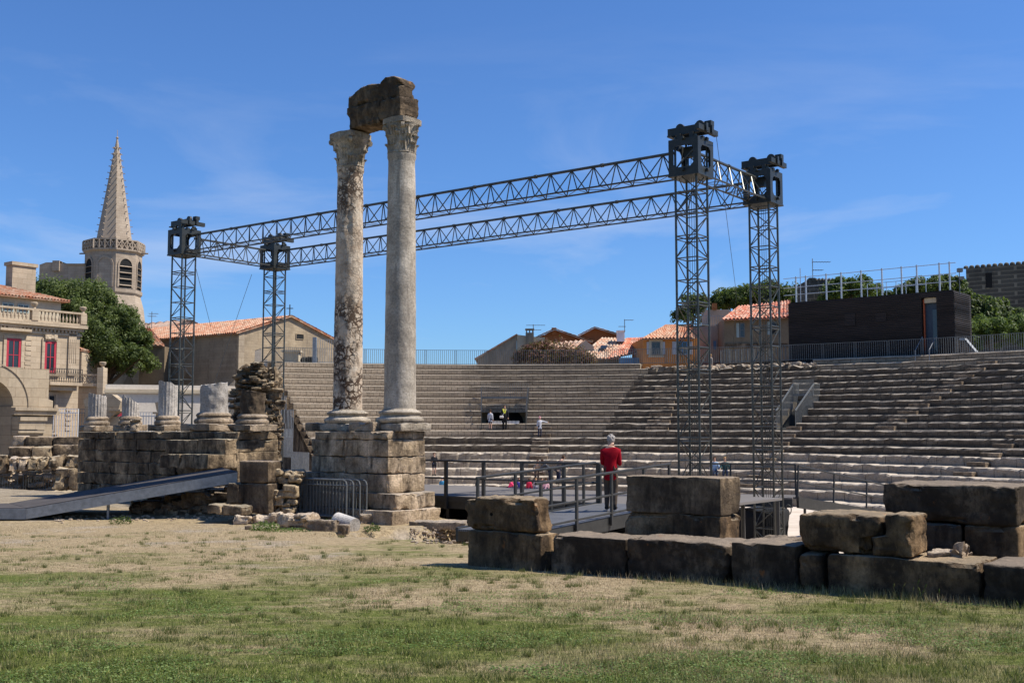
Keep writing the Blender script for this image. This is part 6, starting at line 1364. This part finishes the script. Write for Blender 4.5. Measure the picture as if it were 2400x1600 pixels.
mb = MB(); q = a+XX*on(1957, 700, a, XX); mb.prism([(0, 5), (1.0, 5), (1.0, zat(676, 98)), (0, zat(661, 98))], q+YYv*.2, XX, YYv, 3); mb.build('sloped_wall', WLy, th)
# ------------------------------------------------------------------ cladded hut
ah = P(1848, 760, 80.5); ah.z = 0; Dh = Vector((.765, -.644, 0)); Nh = Vector((-Dh.y, Dh.x, 0)); Lh_ = on(2236, 740, ah, Dh); zt = zat(711.5, 80.5); zb = 5.0; lh = lambda px, py=740: on(px, py, ah, Dh)
th = thing('cladded_hut', (*((ah+Dh*Lh_/2).xy), 6), 'long black timber cladded control hut above the top seats', 'hut')
xa, xb_ = lh(2160, 760), lh(2196, 760); zd = zat(698, (ah+Dh*xa).y)
mb = MB(); mb.box(ah, Dh, Nh, xa, .25, zb, zt); mb.box(ah+Dh*xb_, Dh, Nh, Lh_-xb_, .25, zb, zt); mb.box(ah+Dh*xa, Dh, Nh, xb_-xa, .25, zd, zt); mb.box(ah+Nh*.25, Dh, Nh, .25, 3, zb, zt); mb.box(ah+Dh*(Lh_-.25)+Nh*.25, Dh, Nh, .25, 3, zb, zt); mb.box(ah+Nh*3.25, Dh, Nh, Lh_, .25, zb, zt); mb.box(ah+Dh*.1+Nh*.1, Dh, Nh, Lh_-.2, 3.2, zt+.002, zt+.06)
mb.build('cladding', BKW, th)
rs = random.Random(3); mb = MB(); z = zb+.1
while z < zt-.1:
    mb.box(ah+Dh*rs.uniform(0, .05)-Nh*.03, Dh, Nh, xa-.1, .028+rs.uniform(0, .02), z, z+.05); mb.box(ah+Dh*(xb_+.05)-Nh*.03, Dh, Nh, Lh_-xb_, .03, z, z+.05); mb.box(ah+Dh*(Lh_+.001)-Nh*.03, Dh, Nh, .03+rs.uniform(0, .05), 3.2, z, z+.05); z += .13
mb.build('slats', BKW, th)
mb = MB(); mb.box(ah+Dh*xa+Nh*.5, Dh, Nh, xb_-xa, .06, zb, zd); d_ = mb.build('doorway', plain('dull_blue_door', (.035, .055, .085), .5), th)
mb = MB(); mb.box(ah+Dh*(xa+.6)+Nh*.45, Dh, Nh, .45, .05, zb+.9, zd-.8); mb.build('pane', GLS, d_)
mb = MB(); mb.box(ah+Dh*(xa+.05)+Nh*.26, Dh, Nh, .08, .15, zb, zd-.1); mb.build('door_post', ORf, th); mb = MB(); mb.box(ah+Dh*(xa+.15)+Nh*.22, Dh, Nh, xb_-xa-.2, .1, zd-.35, zd-.02); mb.build('lintel_panel', WLy, th)
for (x0, x1, y0, y1) in ((1895, 1920, 795, 805), (1980, 2005, 735, 765), (2052, 2078, 733, 755)):
    mb = MB(); zc_ = lambda py: zat(py, (ah+Dh*lh(x0)).y); mb.box(ah+Dh*lh(x0)-Nh*.06, Dh, Nh, lh(x1)-lh(x0), .02, zc_(y1), zc_(y0)); mb.build('hatch', BKW, th)
# scaffold style roof railing
tr2 = thing('roof_scaffold_rail', (*((ah+Dh*Lh_/2).xy), zt), 'bright galvanised scaffold railing standing on the cladded hut', 'railing')
for q in (1864, 1887, 1935, 1970, 2017, 2066, 2112, 2148, 2201, 2225):
    p = ah+Dh*lh(q, 660)+Nh*.1; mb = MB(); mb.cbox((p.x, p.y), Dh, Nh, .09, .07, zt+.065, zt+1.95); mb.build('post', MTl, tr2)
mb = MB(); p0, p1 = ah-Dh*.35+Nh*.05, ah+Dh*(Lh_+.2)+Nh*.05
for h in (.62, 1.15, 1.85): mb.tube((p0.x, p0.y, zt+h), (p1.x, p1.y, zt+h), .026, 5)
mb.build('horizontal_tube', MTl, tr2); mb = MB()
for q, h in ((1873, 2.55),): p = ah+Dh*lh(q, 660)+Nh*.2; mb.tube((p.x, p.y, zt+.1), (p.x, p.y, zt+h), .03, 5)
bp = [ah+Dh*x+Nh*2.6 for x in (lh(2000), lh(2140))]; 
for h in (.9, 1.3): mb.tube((bp[0].x, bp[0].y, zt+h), (bp[1].x, bp[1].y, zt+h), .025, 4)
for k in range(7): p = bp[0].lerp(bp[1], k/6); mb.tube((p.x, p.y, zt+.1), (p.x, p.y, zt+1.3), .025, 4)
mb.build('rear_rail', MTl, tr2)
# steps by the hut door
tst = thing('metal_steps', (*((ah+Dh*lh(2150)-Nh*1.2).xy), 6), 'small metal stair with handrails below the hut door', 'stairs')
mb = MB(); c_ = ah+Dh*(xa+.1)-Nh*1.6
for k in range(5): mb.box(c_+Nh*.28*k, Dh, Nh, xb_-xa-.1, .26, 6.15+.2*k, 6.2+.2*k)
mb.build('tread', MTs, tst); mb = MB()
for x in (0, xb_-xa-.1): a, b_ = c_+Dh*x, c_+Dh*x+Nh*1.4; mb.tube((a.x, a.y, 7.0), (b_.x, b_.y, 8.0), .03, 5); mb.tube((a.x, a.y, 6.1), (a.x, a.y, 7.0), .03, 5); mb.tube((b_.x, b_.y, 7), (b_.x, b_.y, 8), .03, 5)
mb.build('handrail', MTg, tst)
p = P(2262, 795, 73.6); q = P(2290, 828, 72.2); mb = MB(); mb.tube(p-Vector((.7, 0, 0)), p, .12, 4); mb.tube(p, q, .12, 4); tag(mb.build('cable_duct', MTg), 'pale sloping duct at the right corner of the cladded hut', 'duct')
p = P(2250, 690, 72.8); mb = MB(); mb.tube((p.x, p.y, zt-.3), (p.x, p.y, zt+1.3), .03, 5); mb.cbox((p.x, p.y-.1), XX, YYv, .3, .3, zt+1.2, zt+1.45); mb.cbox((p.x+.1, p.y-.1), XX, YYv, .25, .3, zt+.7, zt+.9); tag(mb.build('floodlight', MTf), 'floodlight on a short mast at the right corner of the hut', 'floodlight')
# grey box gate at left end top
mb = MB(); p = cav(737, 850, R0+.3); mb.cbox((p.x, p.y), XX, YYv, .28, .28, zi(0), zi(0)+1.9); tag(mb.build('gate_post', MTg), 'thick grey gate post on the top left seats', 'post')
mb = MB(); p, q = cav(745, 850, R0+.2), cav(782, 850, R0+.2); bars(mb, p, q, zi(0)+.02, zi(0)+1.75, .16, .018); tag(mb.build('gate_screen', MTg), 'raised bar screen right of the grey gate post', 'fence')
mb = MB(); p = cav(685, 840, R0+2.0); mb.cbox((p.x, p.y), XX, YYv, 1.1, 1, zi(0)-.2, zi(0)+.85); mb.cbox((p.x, p.y), XX, YYv, 1.4, 1.3, zi(0)+.852, zi(0)+1.0); tag(mb.build('stone_plinth', WLy), 'squat pale plinth with a flat cap behind the top left fence', 'plinth')
mb = MB(); p = cav(722, 848, R0+1.0); rock(mb, (p.x-.6, p.y, 0), XX, YYv, 1.2, .8, zi(0), zi(0)+.5, .1, .2, .1, 3); tag(mb.build('covered_heap', BLKm, smooth=True), 'dark heap lying behind the top left fence', 'heap')
# ------------------------------------------------------------------ people
SK = plain('skin', (.50, .30, .21), .6, 0, .08)
def cloth(name, c): return plain(name, c, .85, 0, .18, 12, .1)
def skin_mesh(name, verts, edges, radii, mat, parent, root=0, sub=2):
    me = bpy.data.meshes.new(name); me.from_pydata([tuple(v) for v in verts], edges, []); me.materials.append(mat); o = bpy.data.objects.new(name, me); COL.objects.link(o); o.parent = parent; OFF[o] = OFF[parent]
    md = o.modifiers.new('skin', 'SKIN'); 
    for k, r in enumerate(radii):
        sv = me.skin_vertices[0].data[k]; sv.radius = r if isinstance(r, tuple) else (r, r); sv.use_root = (k == root)
    md.use_smooth_shade = True; s_ = o.modifiers.new('sub', 'SUBSURF'); s_.levels = sub; s_.render_levels = sub; return o
PM = {}
def pm(name, c):
    if name not in PM: PM[name] = cloth(name, c)
    return PM[name]
def person(loc, face, h, top, legs, hair, label, bend=0, armL=(0, 0), armR=(0, 0), legd=0, shorts=False, hat=None, sub=1, group=None, sit=False, fingers=False, long=False, headdown=0, wide=1):
    """standing/bending/sitting figure; face = heading angle, arms = (forward swing, outward) of upper arm + forearm bend"""
    t = thing('person', loc, label, 'person', group); k = h/1.75
    cf, sf = math.cos(face), math.sin(face)
    def W(x, y, z): return Vector((x*cf-y*sf, x*sf+y*cf, z))*k    # x forward, y left
    hip = .92 if not sit else .45; bx, bz = math.sin(bend), math.cos(bend)
    def T(d, y=0, x=0): return W(bx*d+x*bz, y, hip+bz*d-x*bx)       # along the trunk
    sh = .50; hw_ = .18*wide
    if sit: lL = [W(0, .09, hip), W(.42, .11, hip+.02), W(.44, .11, .06), W(.55, .11, .03)]; lR = [W(0, -.09, hip), W(.42, -.11, hip+.02), W(.44, -.11, .06), W(.55, -.11, .03)]
    else:
        lL = [W(0, .09, hip), W(.03+legd*.5, .10, .50), W(legd-.03, .10, .09), W(legd+.13, .11, .035)]; lR = [W(0, -.09, hip), W(.03-legd*.4, -.10, .50), W(-legd-.03, -.10, .09), W(-legd+.13, -.11, .035)]
    def arm(s, sw, out, el):
        S_ = T(sh-.03, s*hw_); a = sw-bend*.0; E = S_+W(math.sin(a)*.28, s*(.05+math.sin(out)*.28), -math.cos(a)*math.cos(out)*.28); b = a+el; H_ = E+W(math.sin(b)*.25, s*(.01+math.sin(out)*.25), -math.cos(b)*math.cos(out)*.25); dH = (H_-E).normalized(); return S_, E, H_, H_+dH*.09*k
    aL, aR = arm(1, *(list(armL)+[0, 0, .25])[:3] if len(armL) == 3 else (*armL, .25)), arm(-1, *(armR if len(armR) == 3 else (*armR, .25)))
    nk = T(sh+.10); hd = nk+W(.03+headdown*.08+bx*.08, 0, .07-headdown*.03); hc = hd+W(.015, 0, .09); ht = hc+W(-.005, 0, .085)
    vs = [T(0), T(.25), T(sh), nk, hd, hc, ht]+[*lL[0:4]]+[*lR[0:4]]+[*aL]+[*aR]
    ed = [(0, 1), (1, 2), (2, 3), (3, 4), (4, 5), (5, 6), (0, 7), (7, 8), (8, 9), (9, 10), (0, 11), (11, 12), (12, 13), (13, 14), (2, 15), (15, 16), (16, 17), (17, 18), (2, 19), (19, 20), (20, 21), (21, 22)]
    rd = [.12, .115, .12, .055, .07, .088, .06, .085, .058, .038, .03, .085, .058, .038, .03, .055, .038, .03, .028, .055, .038, .03, .028]
    vs2 = list(vs); ed2 = list(ed); rd2 = [x*k for x in rd]
    nose = hc+W(.10, 0, -.01); vs2.append(nose); ed2.append((5, len(vs2)-1)); rd2.append(.012*k)
    if fingers:
        for hi, arm_ in ((18, aL), (22, aR)):
            dH = (arm_[3]-arm_[2]).normalized(); sd_ = W(1, 0, 0).normalized()
            for q in range(4):
                b0 = arm_[3]+sd_*(q-1.5)*.02*k; b1 = b0+dH*(.04+.008*(q in (1, 2)))*k; b2 = b1+dH*.03*k+W(0, (-1 if hi == 18 else 1)*.012, 0)
                vs2 += [b0, b1, b2]; n_ = len(vs2); ed2 += [(hi, n_-3), (n_-3, n_-2), (n_-2, n_-1)]; rd2 += [.010*k, .009*k, .008*k]
            b0 = arm_[2]+(arm_[3]-arm_[2])*.3+sd_*.035*k; b1 = b0+dH*.045*k+sd_*.012*k; vs2 += [b0, b1]; n_ = len(vs2); ed2 += [(hi-1, n_-2), (n_-2, n_-1)]; rd2 += [.012*k, .010*k]
    skin_mesh('body', vs2, ed2, rd2, SK, t, 0, sub+1 if fingers else sub)
    w1 = 1.34 if not long else 1.55
    tv_ = [T(-.06 if not long else -.22), T(0), T(.25), T(sh), T(sh+.085), aL[0], aL[1], aL[1].lerp(aL[2], .85), aR[0], aR[1], aR[1].lerp(aR[2], .85)]
    skin_mesh('jacket', tv_, [(0, 1), (1, 2), (2, 3), (3, 4), (3, 5), (5, 6), (6, 7), (3, 8), (8, 9), (9, 10)], [((.165*wide)*k, .16*k), (.17*wide*k, .16*k), (.16*wide*k, .15*k), (.165*wide*k, .14*k), .085*k]+[.085*k, .062*k, .052*k]*2, top, t, 1, sub)
    kn = 1 if shorts else 2; lv = [T(-.02)]+[lL[0]]+lL[1:kn+1]+[lR[0]]+lR[1:kn+1]
    if shorts: lv[2] = lL[0].lerp(lL[1], .85); lv[4] = lR[0].lerp(lR[1], .85)
    n1 = 1+kn; le = [(0, 1)]+[(q, q+1) for q in range(1, n1)]+[(0, n1+1)]+[(q, q+1) for q in range(n1+1, 2*n1+1)]; le = [e for e in le if max(e) < len(lv)]
    lrd = [.13*k]+[.105*k, .075*k, .058*k][:kn+1]+[.105*k, .075*k, .058*k][:kn+1]; skin_mesh('trousers', lv, le, lrd[:len(lv)], legs, t, 0, sub)
    for lg in (lL, lR): 
        mb = MB(); a_ = lg[2]+OFF[t]+W(-.05, 0, -.055); b2 = a_+W(.25, 0, 0); a_.z = max(a_.z, loc[2]+.0); mb.tube(a_+Vector((0, 0, .035*k)), b2+Vector((0, 0, .03*k)), .052*k, 8, .042*k); mb.tube(lg[2]+OFF[t]+W(0, 0, .05), lg[2]+OFF[t]+W(0, 0, -.04), .05*k, 8); mb.build('shoe', pm('dark_shoe', (.04, .035, .03)), t, smooth=True)
    # hair / hat
    bm = bmesh.new(); bmesh.ops.create_icosphere(bm, subdivisions=3, radius=1); cen = hc+W(-.014, 0, .018); mb = MB(); vsx = []
    for v_ in bm.verts:
        d = v_.co; q = d*(1+.2*noise.noise(d*3+Vector((h*9, 0, 0)))+.22*noise.noise(d*8)+.1*noise.noise(d*19)); q.z -= .25*max(0, -d.x)*max(0, -d.z); p = W(q.x*.108, q.y*.098, q.z*.112); fx_ = q.x
        if fx_ > .35 and q.z < .35: p = W(q.x*.07, q.y*.08, q.z*.05)
        vsx.append(cen+OFF[t]+p)
    mb.add(vsx, [tuple(x.index for x in f.verts) for f in bm.faces]); bm.free(); mb.build('hair' if not hat else 'hat', hair, t, smooth=True)
    return t
def onrow(px, i, off=.5): p = cav(px, 1000, Ri(i)+off); p.z = zi(i)+.01; return p
CAMF = lambda p: math.atan2(-p.y, -p.x)      # heading towards the camera
hb = pm('brown_hair', (.07, .04, .025)); hk = pm('black_hair', (.02, .016, .014)); hg = pm('grey_hair', (.30, .275, .25)); hp = pm('pink_cap', (.75, .35, .42)); hl = pm('blond_hair', (.35, .22, .10)); hw2 = pm('white_cap', (.75, .72, .72))
gy = pm('light_grey_cloth', (.42, .42, .45)); nv = pm('navy_cloth', (.03, .035, .06)); bk = pm('black_cloth', (.018, .018, .02)); br_ = pm('brown_cloth', (.11, .085, .07)); tn_ = pm('tan_cloth', (.36, .28, .20)); rd_ = pm('red_coat_cloth', (.25, .004, .012)); pk = pm('pink_cloth', (.75, .06, .16)); lp = pm('light_pink_cloth', (.75, .45, .50)); bl = pm('blue_cloth', (.06, .25, .42)); ol = pm('olive_brown_trousers', (.075, .058, .045)); cr = pm('crimson_cloth', (.55, .03, .07)); vb = pm('violet_blue_cloth', (.06, .06, .30))
pr = bR.lerp(eN, .5); pr = P(1432, 1197, 25.6); fr = (Vector((pr.x, pr.y, 0))-bN.xy.to_3d()).dot(V)/Lr; pr.z = bN.z+(eN.z-bN.z)*fr+.01
man = person(pr, R(76), 1.70, rd_, ol, hg, 'grey haired man in a long red jacket standing on the grating ramp, back to us', legd=.06, armL=(.12, -.12, 1.3), armR=(.1, -.12, 1.3), sub=2, fingers=True, long=True, headdown=.6, wide=1.02)
p = onrow(1149, 11, .55); person(p, CAMF(p)+2.6, 1.32, gy, nv, hb, 'child in a light grey sweater at the left side of the steel framed doorway', shorts=True)
p = onrow(1183, 11, .9); wn = person(p, CAMF(p), 1.60, bk, bk, hb, 'woman in black with a yellow scarf and pale shoulder bag in the steel framed doorway', armR=(.3, .1, .5), legd=.05)
q = p+Vector((-.02, -.19, 1.25)); mb = MB(); mb.tube(q+Vector((-.1, 0, .14)), q+Vector((.0, -.02, -.14)), .045, 6); mb.tube(q+Vector((.1, 0, .14)), q+Vector((.0, -.02, -.14)), .045, 6); mb.build('scarf', pm('yellow_scarf', (.65, .65, .08)), wn)
mb = MB(); mb.tube(q+Vector((.15, -.02, .15)), q+Vector((-.16, -.04, -.32)), .022, 5); rock(mb, q+Vector((-.32, -.12, 0)), XX, YYv, .26, .12, q.z-.45, q.z-.30, .06, .05, .01, 3); mb.build('shoulder_bag', pm('pale_bag', (.6, .55, .5)), wn)
p = onrow(1265, 12, .45); person(p, CAMF(p)+.3, 1.30, gy, nv, hp, 'girl in a pink cap and grey top stretching one arm out on the half steps', armL=(.1, 1.35, .0), hat=True)
p = onrow(1018, 17, .5); person(p, CAMF(p)+.3, 1.35, bk, nv, hb, 'boy in a black sweater and dark shorts standing left on the pale seats', armL=(.2, .05, 1.3), armR=(.2, .05, 1.3), shorts=True)
p = onrow(1037, 19, .2); person(p, CAMF(p)-.5, 1.25, bl, bk, hw2, 'child in a white cap with blue sleeves beside the stage railing post', hat=True, sit=True)
p = onrow(1118, 19, .2); person(p, CAMF(p)+1.5, 1.2, bk, bk, hk, 'child in black with dark hair sitting behind the stage edge', sit=True)
p = onrow(1193, 19, .1); person(p, CAMF(p)+1.2, 1.2, pk, nv, hk, 'child in a bright pink jacket crouching left of the group', sit=True, bend=.5, armR=(1.0, .1, .2))
p = onrow(1217, 19, .2); person(p, CAMF(p), 1.2, vb, nv, hb, 'child in violet blue between the pink jackets', sit=True)
p = onrow(1240, 19, .1); person(p, CAMF(p)+2.8, 1.15, cr, nv, hb, 'child in a crimson top with its back turned in the group', sit=True)
p = onrow(1256, 19, .2); person(p, CAMF(p), 1.15, gy, nv, hl, 'small blond child in grey in the middle of the group', sit=True)
p = onrow(1267, 19, .4); person(p, CAMF(p)+.5, 1.2, cr, nv, hb, 'child in crimson leaning in the middle of the group', sit=True, bend=.3)
p = onrow(1279, 19, .1); person(p, CAMF(p)+3.0, 1.2, lp, nv, hb, 'child in a pale pink top at the right of the group', sit=True)
p = onrow(1258, 18, .5); person(p, CAMF(p)+.2, 1.45, tn_, br_, hb, 'young person in a tan coat stooping above the children', bend=.5, armL=(.4, .2, .2), armR=(.4, .2, .2))
p = onrow(1289, 18, .3); person(p, CAMF(p)-1.7, 1.6, pm('charcoal_cloth', (.05, .055, .065)), nv, hb, 'adult in a charcoal jacket bending down to the children', bend=.8, armL=(.8, .1, .2), armR=(.8, .1, .2))
p = onrow(1308, 18, .3); person(p, CAMF(p)+2.2, 1.72, pm('taupe_cloth', (.13, .10, .085)), nv, hb, 'adult in a taupe jacket with bowed head right of the children', bend=.42, headdown=1, armL=(.5, .1, .6), armR=(.5, .1, .6))
p = onrow(1674, 17, .25); person(p, CAMF(p), 1.6, pm('pale_blue_cloth', (.25, .35, .48)), nv, hb, 'seated person in pale blue and navy, left of the pair beside the nearest tower', sit=True, armL=(.5, .1, .8), armR=(.5, .1, .8))
p = onrow(1698, 17, .25); person(p, CAMF(p), 1.6, pm('dark_green_cloth', (.03, .07, .07)), nv, hl, 'seated blond person in dark green, right of the pair beside the nearest tower', sit=True, armL=(.5, .1, .8), armR=(.5, .1, .8))
p = onrow(1668, 1, .9); p.z = zat(882, p.y); person(p, R(200), 1.6, pm('grey_brown_cloth', (.2, .18, .16)), pm('beige_trousers', (.40, .32, .24)), hl, 'walker in beige trousers with a green bag on the broken crest of the seats', legd=.12)
